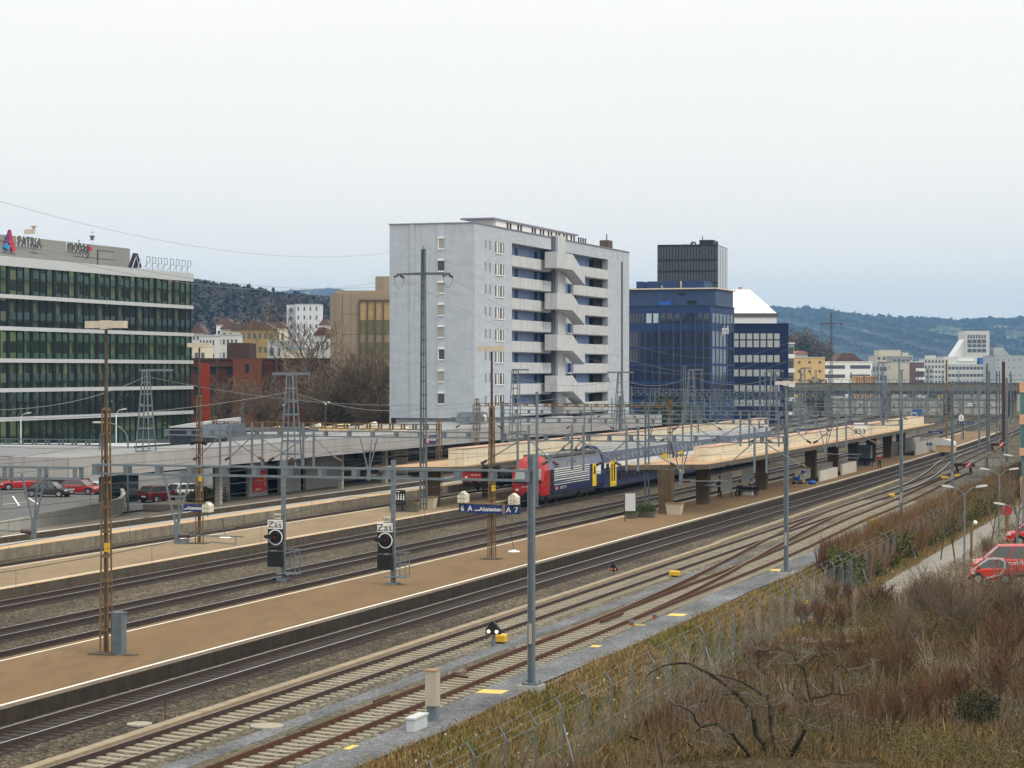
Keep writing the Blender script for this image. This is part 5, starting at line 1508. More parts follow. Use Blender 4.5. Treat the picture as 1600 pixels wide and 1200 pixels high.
# small sign on the beige platform
nsign(lm3, -.15, -.6, 2.33, 1.5, .46, [("Altstetten", .28, .18, -.01), ("Zürich", .10, -.53, -.07)], 0)
MB().box(-.95, .65, -.65, -.4, 2.58, 2.63).build("sign_roof", [rust], lm3)
b = MB(); b.box(-.98, -.92, -.6, -.3, 2.1, 2.6); b.box(.64, .7, -.6, -.3, 2.1, 2.6); b.build("sign_bracket", [lanm], lm3)
lantern(lm3, 1.0, 2.4)
o = thing("equipment_box", "pale low equipment box at the foot of the lattice mast on the beige platform", "box", W(128.6, -65.35, .35), RA)
MB().box(-.4, .4, -.25, .25, 0, .32).build("body", [galv], o); MB().box(-.43, .43, -.28, .28, .32, .36).build("lid", [white], o)

# ------------------------------------------------------------------ signals
def signal(label, px, pfoot, z0, top_py, zas_py, code, side=1):
    Y = (HC - z0) * 3450 / (pfoot - 580); X = (px - 800) / 3450 * Y
    Z = lambda py: HC + (580 - py) / 3450 * Y - z0
    o = thing("railway_signal", label, "railway signal", (X, Y, z0), RA, "Zas signals")
    b = MB(); b.box(-.1, .1, -.1, .1, 0, Z(top_py)); b.box(-.3, .3, -.3, .3, -.2, .1); b.build("post", [galv], o)
    u = Y / 3450; cx = -10.5 * u; y = -.3
    zc = Z(zas_py + 20)
    b = MB(); b.box(cx - 12.5*u, cx + 12.5*u, y - .03, y + .03, Z(zas_py + 7), Z(zas_py - 7)); q_ = b.build("code_board", [white], o)
    text("board_lettering", "Zas", .50, (cx, y - .04, Z(zas_py + .6)), RF, black, q_, ext=.003, sx=1.1)
    b = MB(); b.box(cx - 1.5*u, cx + 9.5*u, y - .03, y + .03, Z(zas_py - 8.5), Z(zas_py - 17)); q_ = b.build("number_plate", [lanm], o)
    text("board_lettering", code, .20, (cx + 4*u, y - .04, Z(zas_py - 12.7)), RF, black, q_, ext=.003, sx=.9)
    # backing plate, ring, lens, hood
    b = MB(); b.box(cx - 12*u, cx + 12*u, y - .03, y + .05, Z(zas_py + 40), Z(zas_py + 7.3)); b.build("target_plate", [black], o)
    n = 28; r1, r2 = 12.3*u, 10.6*u
    vs = []; fs_ = []
    for i in range(n):
        a = 2*math.pi*i/n
        vs += [(cx + 1*u + math.cos(a)*r1, y - .05, zc + math.sin(a)*r1), (cx + 1*u + math.cos(a)*r2, y - .05, zc + math.sin(a)*r2), (cx + 1*u + math.cos(a)*r1, y - .03, zc + math.sin(a)*r1), (cx + 1*u + math.cos(a)*r2, y - .03, zc + math.sin(a)*r2)]
    for i in range(n):
        j = (i + 1) % n; fs_ += [(4*i, 4*j, 4*j+1, 4*i+1), (4*i+2, 4*i+3, 4*j+3, 4*j+2), (4*i, 4*i+2, 4*j+2, 4*j), (4*i+1, 4*j+1, 4*j+3, 4*i+3)]
    MB().add(vs, fs_).build("ring", [white], o)
    b = MB(); b.cyl((cx + u, y - .04, zc), (cx + u, y - .16, zc), 8.5*u, n=18); b.build("lens_housing", [black], o)
    b = MB(); b.cyl((cx + u, y - .165, zc), (cx + u, y - .17, zc), 2.2*u, n=10); b.build("lens", [mat("dim_red_lens", (.25, .02, .01), .2, .1, 1, em=.25)], o)
    b = MB(); b.prism([(cx - 13*u, zc + 3.4*u), (cx + u, zc + 6.5*u), (cx + u, zc - 3*u), (cx - 12*u, zc - .5*u)], 'y', y - .5, y - .18); b.build("hood", [black], o)
    b = MB(); b.box(cx - 11.5*u, cx + 12.5*u, y - .12, y + .12, Z(zas_py + 66), Z(zas_py + 42)); b.bar((cx - 9*u, y - .13, Z(zas_py + 60)), (cx + 6*u, y - .13, Z(zas_py + 45)), .02); b.build("lower_housing", [black], o)
    # maintenance platform
    b = MB(); z1, z2 = Z(zas_py + 76), Z(zas_py + 39); xa, xb = .15, .15 + 19*u
    for x in (xa + .1, xb):
        for yy in (-.3, .3): b.bar((x, yy, z1), (x - .0, yy, z2), .04)
    for zz_ in (z1, (z1 + z2)/2, z2): b.bar((xa + .1, -.3, zz_), (xb, -.3, zz_), .04); b.bar((xa + .1, .3, zz_), (xb, .3, zz_), .04); b.bar((xb, -.3, zz_), (xb, .3, zz_), .04)
    b.box(xa - .5, xb + .1, -.35, .35, z1 - .05, z1); b.bar((xa, -.3, z1), (xb, -.3, z2), .03); b.build("service_cage", [galv], o)
    return o
signal("left Zas signal with white ring, its plate reading G824", 443, 906, -.1, 718, 819, "G824")
signal("right Zas signal on the far edge of the brown platform, plate reading G825", 614.5, 913, .35, 719, 824, "G825")
# black information board with pictograms
Y = 11.15 * 3450 / (800 - 580) ; X = at(625, Y)[0]
o = thing("information_board", "black board with four white pictograms behind the right Zas signal", "information board", (X, Y, .35), RA)
MB().box(-.45, .45, -.05, .05, .55, 1.75).build("board", [black], o); MB().box(-.4, -.34, -.03, .03, 0, .55).build("leg", [galvd], o); MB().box(.34, .4, -.03, .03, 0, .55).build("leg", [galvd], o)
b = MB()
for i in range(4):
    x = -.33 + i * .22; b.ell((x, -.07, 1.38), (.05, .02, .05), nu=6, nv=4); b.box(x - .05, x + .05, -.07, -.055, .95, 1.3)
b.box(-.38, 0, -.06, -.052, 1.58, 1.66); b.build("pictogram", [white], o)

# ------------------------------------------------------------------ platform furniture
planter = mat("planter_concrete", (0.50, 0.45, 0.34), .9, .12, 1.5, streak=.3)
plantergrey = mat("planter_grey", (0.13, 0.125, 0.10), .95, .25, 1.5)
def trough_box(label, s, t, w_, l_, h, m, z0=.35, flare=.12, nm="planter_box", rz=0.0):
    o = thing(nm, label, "planter", W(s, t, z0), RA + rz)
    b = MB()
    def ring(k, z, ins=0): return [(-w_/2 - k + ins, -l_/2 - k + ins, z), (w_/2 + k - ins, -l_/2 - k + ins, z), (w_/2 + k - ins, l_/2 + k - ins, z), (-w_/2 - k + ins, l_/2 + k - ins, z)]
    b.loft([ring(-flare, 0), ring(0, h), ring(0, h, .1), ring(0, h - .12, .1)]); b.build("box", [m], o)
    return o
leafm = mat("planter_leaves", (0.03, 0.055, 0.018), .8, .4, 3, isl=True, c2=(.085, .115, .035))
drym = mat("planter_dry_plants", (0.13, 0.09, 0.045), .9, .4, 3, isl=True, c2=(.25, .18, .09))
def leafy(parent, name, cx, cy, cz, rx, ry, rz_, n, size, m, seed=1, loc=None):
    r = np.random.default_rng(seed)
    u = r.normal(size=(n, 3)); u /= np.linalg.norm(u, axis=1)[:, None]; rad = r.uniform(.45, 1.0, n)[:, None]
    lump = 1 + .22 * np.sin(u[:, :1] * 5 + seed) * np.cos(u[:, 1:2] * 4 + seed)
    c = u * rad * lump * np.array([rx, ry, rz_]) + np.array([cx, cy, cz])
    a = r.normal(size=(n, 3)); a /= np.linalg.norm(a, axis=1)[:, None]; bb = np.cross(a, r.normal(size=(n, 3))); bb /= np.linalg.norm(bb, axis=1)[:, None]
    s = r.uniform(.6, 1.3, n)[:, None] * size
    V = np.stack([c - a*s*.5, c + bb*s*.35, c + a*s*.5, c - bb*s*.35], 1).reshape(-1, 3); F_ = np.arange(4*n).reshape(-1, 4)
    o = fastmesh(name, V, F_, m, None, k=4)
    if parent: o.parent = parent
    if loc is not None: o.location = loc
    return o
o = trough_box("cream concrete box with a rusty rim at the first canopy column of the beige platform", 168.2, -63.2, 1.25, .9, .9, planter)
MB().box(-.68, .68, -.5, .5, .9, .95).build("rim", [rust], o)
o = trough_box("dark grey planter with dry plants left of the tall grey power line mast", 163.8, -64.2, 1.2, .8, .6, plantergrey); leafy(o, "plants", 0, 0, .7, .8, .5, .3, 500, .14, drym, 3)
o = trough_box("second dark grey planter right beside the first, by the tall grey mast", 163.6, -62.9, 1.2, .8, .6, plantergrey); leafy(o, "plants", 0, 0, .65, .7, .45, .2, 300, .14, drym, 4)
o = trough_box("cream concrete box at the first column of the brown platform canopy", 166.9, -42.3, 1.25, .95, .85, planter)
MB().box(-.68, .68, -.52, .52, .85, .9).build("rim", [rust], o)
o = trough_box("grey planter with green shrubs behind the white notice board", 163.0, -43.6, 1.5, .8, .45, plantergrey); leafy(o, "shrub", 0, 0, .65, .95, .55, .45, 1100, .15, leafm, 5)
o = trough_box("left grey planter with shrubs beside the white notice board", 161.5, -44.3, .9, .7, .45, plantergrey); leafy(o, "shrub", 0, 0, .6, .55, .4, .4, 700, .14, leafm, 6)
o = thing("notice_board", "white framed notice board on one leg near the end of the brown platform canopy", "notice board", W(158.6, -43.6, .35), RA + .35)
MB().box(-.38, .38, -.04, .04, .75, 2.05).build("panel", [mat("notice_grey", (.50, .53, .56), .5, .06, 1)], o)
MB().box(-.44, -.38, -.04, .04, 0, 2.1).build("leg", [rustd], o); MB().box(.38, .42, -.04, .04, .72, 2.08).build("edge_rail", [galvd], o)
for px, pf, lb in ((803, 862, "white dish shaped fitting on the brown platform right of the name sign mast"), (352, 840, "white flat dish on the beige platform right of the small name sign")):
    s, t = st(px, pf, .35); o = thing("ground_dish", lb, "ground fitting", W(s, t, .35), RA)
    b = MB(); b.cyl((0, 0, 0), (0, 0, .06), .38, .3, n=16); b.cyl((0, 0, .06), (0, 0, .12), .12, n=8); b.build("plate", [white], o)
    MB().cyl((0, 0, .1), (-.25, 0, 1.3), .015, n=5).build("rod", [black], o)
# parapets of the subway stairs
parm = mat("white_parapet", (0.55, 0.53, 0.47), .85, .08, 1, streak=.2)
def stairwell(label, s, t, l_, w_, h, m=parm):
    o = thing("stairwell_parapet", label, "parapet", W(s, t, .35), RA, "stairwell parapets under the canopy")
    b = MB(); b.box(-w_/2, -w_/2 + .2, 0, l_, 0, h); b.box(w_/2 - .2, w_/2, 0, l_, 0, h); b.box(-w_/2 + .2, w_/2 - .2, l_ - .2, l_, 0, h); b.build("parapet", [m], o)
    MB().box(-w_/2 + .2, w_/2 - .2, .1, l_ - .2, 0.004, .03).build("opening", [dark], o)
    return o
stairwell("nearer white stairwell parapet beside the person in blue", 221.5, -42.3, 10, 2.6, 1.05)
stairwell("second white stairwell parapet further along under the canopy", 236, -42.5, 9, 2.4, 1.15)
stairwell("long grey stairwell wall at the far end of the brown platform canopy", 294, -43.2, 24, 3.0, 1.7, conc)
s_, t_ = st(1478, 706, .35)
o = thing("stair_cover", "white domed stair cover on a tan wall beyond the canopy", "stair cover", W(s_, t_, .35), RA)
b = MB(); b.box(-1.9, 1.9, -3, 3, 0, 1.5); b.build("wall", [tanl], o)
rings = []
for y in (-3.1, 3.1): rings.append([(-2 * math.cos(math.pi*i/10), y, 1.5 + 1.35*math.sin(math.pi*i/10)) for i in range(11)])
b = MB(); b.loft(rings); b.build("dome", [mat("milky_dome", (.55, .57, .55), .4, .05, 1)], o)
o.scale = (.62, .62, .62); MB().box(-.2, .2, -.4, .4, 2.85, 2.98).build("ridge_vent", [yellow], o)
for s, lb, w_ in ((187.5, "left white display board under the brown platform canopy", .8), (199, "right white display board under the brown platform canopy", .8)):
    px = 1135 if s < 190 else 1168; Yd = s * DY + (-43.5) * NY; tt = -43.6
    k_ = s_on(px, tt)
    o = thing("display_board", lb, "display board", W(k_, tt, .35), RA); MB().box(-.5, .5, -.06, .06, .55, 2.15).build("panel", [mat("display_pale", (.40, .43, .43), .5, .05, 1)], o)
    for x in (-.5, .44): MB().box(x, x + .06, -.04, .04, 0, 2.2).build("leg", [black], o)
s_ = s_on(1164, -43); o = thing("vending_machine", "low pale box with bins among seated people under the canopy", "machine", W(s_, -42.7, .35), RA)
MB().box(-.4, .4, -.3, .3, 0, .8).build("body", [mat("display_pale", (.40, .43, .43))], o); MB().box(-.42, .42, -.32, .32, .8, .84).build("lid", [galvd], o)
s_ = s_on(1350, -43.2); o = thing("lift_shaft", "grey machine block beside the person in red under the canopy", "machine", W(s_, -43.2, .35), RA)
MB().box(-.9, .9, -.6, .6, 0, 2.4).build("body", [galv], o); MB().box(-.8, .8, -.63, -.6, .3, 2.1).build("door", [galvd], o)
# hanging blue signs in the distance
def bsign(label, px, py, Y, w_, body, h=.5, n=1):
    X, Y, z = at(px, Y, py); o = thing("hanging_sign", label, "sign", (X, Y, z), RA, "small distant blue signs")
    MB().box(-w_/2, w_/2, -.05, .05, -h/2, h/2).build("panel", [signblue], o)
    text("sign_lettering", body, h * .75, (0, -.07, -.02), RF, white, o, ext=.003)
    b = MB()
    for x in (-w_/2 + .1, w_/2 - .1): b.bar((x, 0, h/2), (x, 0, h/2 + .5), .04)
    b.build("hanger", [galvd], o); return o
bsign("blue name sign hanging beyond the beige platform canopy, right of the nearest tall mast", 1253, 673, 265, 1.8, "Altstetten", .45)
bsign("long blue name sign under the far end of the brown platform canopy", 1462, 675.5, 292, 1.9, "Altstetten", .3)
bsign("small blue sign 6 7 on the grey stairwell wall", 1452, 694, 275, .7, "6 7", .35)
bsign("dark blue track signs 4 5 left below the white arrow board", 1501, 661, 360, .95, "4  5", .45)
bsign("dark blue track signs 6 7 right of the white arrow board", 1517, 661.5, 360, .9, "6  7", .45)
X, Y, z = at(1434, 320, 649); o = thing("advertising_board", "blue advertising board with a white swirl behind the canopy end", "advertising board", (X, Y, -.2), RA)
MB().box(-.75, .75, -.08, .08, z - .6 + .2, z + .85 + .2).build("panel", [mat("poster_blue", (.02, .13, .36), .5, .1, 1)], o); MB().box(-.08, .08, -.05, .05, 0, z - .4).build("leg", [galvd], o)
b = MB(); 
for a in range(9): b.cyl((-.5 + .4*math.cos(a*.35), -.1, z + .2 + .35*math.sin(a*.35)), (-.5 + .4*math.cos((a+1)*.35), -.1, z + .2 + .35*math.sin((a+1)*.35)), .05, n=4)
b.build("swirl", [white], o)
X, Y, z = at(1502, 360, 653); b = MB().prism([(-.4, -.5), (.4, -.5), (.4, .3), (0, .65), (-.4, .3)], 'y', -.04, .04)
o = thing("arrow_board", "white house shaped board with a black bar near the far blue signs", "sign", (X, Y, z), RA); b.build("panel", [white], o); MB().box(-.05, .05, -.06, -.041, -.3, .25).build("bar_mark", [black], o); MB().box(-.04, .04, .05, .1, -4.6, 0).build("pole", [galvd], o)
for px, py, Y, lb, m_ in ((1462, 640, 470, "yellow advertising strip on the far retaining wall", yellow), (1448, 640, 470, "pink graffiti like strip on the far retaining wall", mat("pink_strip", (.5, .2, .25), .7, .2, 1))):
    pass
X, Y, z = at(1472, 590, 620); o = thing("advertising_banner", "yellow banner on the pale wall below the road bridge", "banner", (X, Y, z), 0); MB().box(-1.1, 1.1, -.05, .05, -.5, .5).build("panel", [yellow], o)
X, Y, z = at(1516, 420, 632); o = thing("white_panel_board", "small white board hung on the far catenary portals", "sign", (X, Y, z), 0); MB().box(-.5, .5, -.04, .04, -.25, .25).build("panel", [white], o); MB().box(-.03, .03, .04, .08, -6, .2).build("pole", [galvd], o)

# ------------------------------------------------------------------ small lineside things
def dwarf(label, px, pf, h=.75, ylw=False, m=galv, lit=True):
    s, t = st(px, pf, -.2); o = thing("dwarf_signal", label, "dwarf signal", W(s, t, -.2), RA)
    b = MB(); b.cyl((0, 0, 0), (0, 0, h), .09, n=8); b.build("post", [m], o)
    MB().prism([(-.32, h - .1), (.32, h - .1), (.32, h + .1), (-.02, h + .48), (-.32, h + .12)], 'y', -.1, .12).build("head", [black], o)
    lm_ = mat("signal_lamp_white", (.9, .75, .5), .4, .02, 1, em=1.6) if lit else mat('signal_lamp_red', (.5, .12, .06), .4, .02, 1, em=.5)
    for x in (-.18, .18): MB().cyl((x, -.1, h + .02), (x, -.13, h + .02), .075, n=10).build("lamp", [lm_], o)
    if not lit: o.scale = (.62, .8, .9)
    return o
dwarf("dwarf signal with two lit white lamps between the two sidings", 771, 1010, .62)
dwarf("small dwarf signal with two dim reddish lamps beside the cable trough", 959, 900, .42, lit=False)
def ybox(label, px, pf, w_=.55, d=.4, h=.28, m=yellow):
    s, t = st(px, pf, -.2); o = thing("trackside_box", label, "trackside box", W(s, t, -.2), RA, "yellow trackside boxes")
    b = MB(); b.loft([[(-w_/2, -d/2, .08), (w_/2, -d/2, .08), (w_/2, d/2, .08), (-w_/2, d/2, .08)], [(-w_/2, -d/2, h), (w_/2, -d/2, h), (w_/2, d/2, h), (-w_/2, d/2, h)], [(-w_/2 + .06, -d/2 + .06, h + .06), (w_/2 - .06, -d/2 + .06, h + .06), (w_/2 - .06, d/2 - .06, h + .06), (-w_/2 + .06, d/2 - .06, h + .06)]]); b.build("case", [m], o)
    MB().box(-w_/3, w_/3, -d/3, d/3, 0, .08).build("foot", [black], o)
ybox("yellow trackside box right behind the lit dwarf signal", 780, 1005, .62, .45, .34)
ybox("yellow box between the sidings left of the turnout tip", 1054, 901)
ybox("yellow box left of the third tall mast base", 1393, 777)
ybox("yellow box beyond the third mast near the buffer stop", 1476, 749, .7)
ybox("yellow box closest to the buffer stop", 1496, 746, .6)
ybox("black and yellow lamp box beside the nearest siding before the third mast", 1366, 822, .5, .4, .5)
for px, pf, lb, w_ in ((1023, 968, "small grey and white point motor post beside the siding, right one", .09), (987, 978, "small grey and white point motor post beside the siding, left one", .09)):
    s, t = st(px, pf, -.2); o = thing("marker_post", lb, "marker post", W(s, t, -.2), RA); MB().box(-w_, w_, -.08, .08, 0, .16).build("body", [mat("marker_orange", (.30, .10, .05), .7, .2, 3)], o); MB().box(-w_ - .02, w_ + .02, -.09, .09, .16, .27).build("cap", [galv], o)
yp = mat("faded_yellow_paint", (0.62, 0.47, 0.12), .8, .2, 2)
for px, py, w_, l_, lb in ((769, 1081, .5, .45, "large yellow plate lying on the grit path left of the nearest mast"), (1058, 961, .4, .5, "yellow painted plate on the grit path below the turnout"), (1217, 891, .5, .5, "pale yellow plate just left of the second tall mast base"), (931, 1010, .2, .3, "tiny yellow plate on the grit path right of the nearest mast"), (1000, 977, .25, .12, "narrow yellow strip beside the left point motor post"), (548, 1168, .12, .4, "small yellow mark on the grit path at the bottom")):
    s, t = st(px, py, -.19); o = MB().box(-w_, w_, -l_, l_, 0, .012).build("yellow_plate", [yp], None, W(s, t, -.186), RA); tag(o, lb, "plate", "yellow plates along the path")
for px, py, r_, lb in ((417, 1136, .55, "round concrete manhole cover in the grit strip between the sidings"), (218, 1133, .42, "round grey manhole cover beside the cable trough")):
    s, t = st(px, py, -.2); o = thing("manhole_cover", lb, "manhole cover", W(s, t, -.19), 0); MB().cyl((0, 0, 0), (0, 0, .05), r_, n=24).build("rim", [conc], o); MB().cyl((0, 0, .05), (0, 0, .055), r_ * .8, n=24).build("lid", [mat("lid_tan", (.33, .29, .21), .9, .15, 2)], o)
s, t = st(676, 1128, -.25); o = thing("tall_cabinet", "tall narrow beige relay cabinet on a grey foot beside the siding", "cabinet", W(s, t, -.25), RA)
beigec = mat("beige_cabinet", (0.42, 0.37, 0.30), .7, .08, 2, streak=.15)
MB().box(-.16, .16, -.14, .14, 0, .55).build("foot", [galv], o); MB().box(-.19, .19, -.21, .21, .55, 1.72).build("body", [beigec], o); MB().box(-.21, .21, -.24, .24, 1.72, 1.76).build("lid", [mat("tan_rust_lid", (.30, .2, .12), .8, .2, 3)], o)
s, t = st(652, 1142, -.25); o = thing("low_cabinet", "low light grey sloping topped cabinet in front of the tall beige cabinet", "cabinet", W(s, t, -.25), RA)
lg = mat("light_grey_cabinet", (0.46, 0.50, 0.52), .6, .06, 2)
MB().box(-.14, .14, -.62, .55, 0, .46).build("body", [lg], o); MB().box(-.18, .18, -.66, .60, .46, .52).build("lid", [mat("pale_lid", (.5, .52, .52), .6, .1, 3)], o)
s, t = st(258, 1128, -.2); o = MB().cyl((0, 0, 0), (0, 0, .78), .02, n=6).box(-.04, .04, -.03, .03, .66, .78).build("marker_stake", [rustd], None, W(s, t, -.2), 0); tag(o, "thin rusty stake standing beside the cable trough", "stake")
s, t = st(720, 1058, -.2); o = thing("rail_contact", "rusty grey rail contact box between the rails of the nearest siding", "trackside box", W(s, t, -.2), RA); MB().box(-.12, .12, -.35, .35, 0, .25).build("case", [mat("case_brown", (.16, .12, .10), .8, .2, 3)], o); MB().box(-.45, .45, -.42, -.36, .02, .1).build("bracket", [rustd], o)
# buffer stops
def buffer(label, px, pf, z0=-.2, w_=1.3):
    s, t = st(px, pf, z0); o = thing("buffer_stop", label, "buffer stop", W(s, t, z0), RA, "buffer stops")
    for sx in (-.75, .75):
        b = MB(); b.bar((sx, -.1, 0), (sx, .0, 1.25), .14, .18); b.bar((sx, 2.2, .1), (sx, .1, 1.1), .12, .14); b.build("strut", [rustd], o)
    MB().box(-w_, w_, -.25, .0, .95, 1.3).build("buffer_beam", [mat("dark_timber", (.05, .025, .02), .9, .2, 2)], o)
    MB().cyl((.62, -.26, 1.15), (.62, -.36, 1.15), .34, n=14).build("target", [red], o)
    MB().add([(.36, -.37, 1.0), (.5, -.37, .92), (.9, -.37, 1.3), (.76, -.37, 1.38)], [(0, 1, 2, 3)]).build("target_stripe", [white], o)
    return o
buffer("rusty buffer stop with a red and white disc at the end of the nearest siding", 1505, 742)
buffer("second buffer stop with a red disc further along near the orange fronted building", 1558, 707)
# ------------------------------------------------------------------ trains
tblue = mat("train_dark_blue", (0.012, 0.026, 0.085), .35, .12, .5, spec=.5)
troof = mat("train_roof_grey", (0.115, 0.115, 0.115), .6, .25, .5)
tslope = mat("train_slate_blue", (0.10, 0.125, 0.20), .45, .1, .6, spec=.5)
tred = mat("train_red", (0.40, 0.014, 0.014), .35, .08, .6, spec=.5)
tyel = mat("train_yellow", (0.80, 0.55, 0.01), .4, .06, 1)
tglass = glass("train_window", (0.02, 0.022, 0.025), spec=.9)
wshield = glass("train_windscreen", (0.20, 0.26, 0.24), rough=.1, spec=.9, n=.15)
HALF = [(1.40, .85), (1.45, 1.15), (1.45, 3.0), (1.22, 3.72), (.75, 4.12), (0.0, 4.28)]
def ring_(y, ws=1.0, ztop=9, half=HALF):
    r_ = [(x*ws, y, min(z, ztop)) for x, z in half]; l_ = [(-x*ws, y, min(z, ztop)) for x, z in half[:-1]][::-1]
    return r_ + l_
def side_loft(b, y0, y1, idx, half=HALF, m=0, off=0.0):
    """one longitudinal facet band of the profile, both sides"""
    for sx in (1, -1):
        (xa, za), (xb, zb_) = half[idx], half[idx + 1]
        b.add([(sx*(xa + off), y0, za), (sx*(xa + off), y1, za), (sx*(xb + off), y1, zb_ + off*.3), (sx*(xb + off), y0, zb_ + off*.3)], [(0, 1, 2, 3) if sx > 0 else (3, 2, 1, 0)], m)
def wheels(o, ys):
    b = MB(); b.box(-1.2, 1.2, min(ys) - 1, max(ys) + 1, .45, .85); b.build("underframe", [black], o)
    for y in ys:
        b = MB()
        for sx in (-.75, .75): b.cyl((sx - .07, y, .46), (sx + .07, y, .46), .46, n=14)
        b.cyl((-.8, y, .46), (.8, y, .46), .08, n=6)
        b.build("wheelset", [rustd], o)
def loco(label, s, t):
    o = thing("locomotive", label, "locomotive", W(s, t, 0), RA)
    L_ = 18.2
    b = MB(); b.loft([ring_(1.9), ring_(L_)]); b.build("body", [tblue], o)
    b = MB(); side_loft(b, 1.9, L_ - .02, 2, off=.006); b.build("upper_side", [tslope], o)
    b = MB(); b.box(-1.1, 1.1, 2.3, L_ - .3, 4.0, 4.24); 
    rings = [[(-1.23, y, 3.74), (-.76, y, 4.15), (0, y, 4.32), (.76, y, 4.15), (1.23, y, 3.74), (0, y, 3.7)] for y in (1.9, L_)]
    b.loft(rings); b.build("roof", [troof], o)
    b = MB(); b.loft([ring_(0, .88, 2.0), ring_(.10, .96, 2.15), ring_(.55, 1.0, 3.1), ring_(.95, 1.0, 3.75), ring_(1.5, 1.0, 4.1), ring_(1.9, 1.003)]); b.build("nose", [tred], o, smooth=False)
    def fz_(y): return 2.15 + (y - .10) * .95 / .45
    b = MB(); e = .03
    b.add([(-1.18, .10 - e + .03, fz_(.13) + .02), (1.18, .10 - e + .03, fz_(.13) + .02), (1.12, .55 - e, 3.1 + .03), (-1.12, .55 - e, 3.1 + .03)], [(0, 1, 2, 3)]); b.build("windscreen", [wshield], o)
    b = MB(); b.box(-1.25, 1.25, -.03, .11, 1.95, 2.17); b.build("windscreen_sill", [black], o)
    b = MB(); b.bar((-1.05, -.04, 1.9), (1.05, -.04, 1.9), .05); b.bar((.1, .08, 2.2), (.9, .35, 2.9), .03); b.build("wiper", [black], o)
    for x in (-.9, .9): MB().cyl((x, .01, 1.35), (x, -.05, 1.35), .13, n=12).build("headlight", [mat("lamp_glass_white", (.75, .72, .6), .2, .05, 1)], o)
    text("number_lettering", "450 062-4", .22, (0, -.02, 1.58), RF, white, o, ext=.004)
    b = MB(); b.box(-1.3, 1.3, .0, .8, .45, .86); b.cyl((-.9, .05, 1.0), (-.9, -.4, 1.0), .2, n=10); b.cyl((.9, .05, 1.0), (.9, -.4, 1.0), .2, n=10); b.box(-.2, .2, -.4, .1, .8, 1.15); b.build("buffer_gear", [black], o)
    b = MB()
    for k in range(8): b.box(1.452, 1.458, 3.1, 14.0, 1.62 + k*.19, 1.62 + k*.19 + (.085 if k > 1 else .05))
    for k in range(8): b.box(-1.458, -1.452, 3.1, 14.0, 1.62 + k*.19, 1.62 + k*.19 + .085)
    b.build("stripe", [white], o)
    b = MB(); b.box(1.452, 1.457, 1.95, 3.0, .9, 2.9); b.build("cab_side", [mat("cab_side_black", (.01, .012, .02), .4, .1, 1)], o)
    MB().box(1.452, 1.47, 2.1, 2.75, 2.05, 2.75).build("cab_window", [tglass], o)
    MB().box(1.452, 1.46, 3.5, 4.15, 1.15, 1.5).build("emblem", [tred], o)
    b = MB(); b.box(1.461, 1.465, 3.76, 3.86, 1.2, 1.45); b.box(1.461, 1.465, 3.65, 4.0, 1.29, 1.36); b.build("emblem_cross", [white], o)
    text("side_lettering", "SBB CFF FFS", .36, (1.46, 5.75, 1.32), RN, mat("dim_white", (.5, .5, .52), .5, .05, 1), o, ext=.003)
    d = MB().box(1.452, 1.475, 14.9, 16.1, .95, 3.0).build("door", [tyel], o); MB().box(1.476, 1.48, 15.3, 15.75, 2.05, 2.8).build("door_window", [tglass], d)
    MB().box(1.452, 1.47, 16.2, 17.6, 2.0, 3.0).build("white_panel", [white], o)
    for i in range(8):
        y = 3.3 + i * 1.33
        b = MB(); b.add([(1.4325 + .01, y, 3.08), (1.4325 + .01, y + 1.05, 3.08), (1.27 + .01, y + 1.05, 3.58), (1.27 + .01, y, 3.58)], [(0, 1, 2, 3)]); b.build("side_grille", [tglass], o)
    MB().box(.4, .75, 3.2, 3.7, 4.24, 4.32).build("roof_hatch", [white], o)
    b = MB(); b.box(-.8, .8, 12.2, 15.2, 4.28, 4.36)
    for x in (-.6, .6):
        for y in (12.5, 14.9): b.cyl((x, y, 4.3), (x, y, 4.62), .08, n=8)
    b.bar((-.6, 12.5, 4.65), (-.5, 14.6, 5.0), .06); b.bar((.6, 12.5, 4.65), (.5, 14.6, 5.0), .06); b.bar((-.5, 14.6, 5.0), (-.75, 12.8, 5.36), .05); b.bar((.5, 14.6, 5.0), (.75, 12.8, 5.36), .05)
    b.bar((-.95, 12.8, 5.38), (.95, 12.8, 5.38), .06); b.bar((-.9, 13.1, 5.38), (.9, 13.1, 5.38), .06); b.build("pantograph", [black], o)
    wheels(o, (2.9, 5.6)); wheels(o, (12.6, 15.3))
    MB().box(-1.1, 1.1, 7, 11, .35, .85).build("underfloor_box", [black], o)
    return o
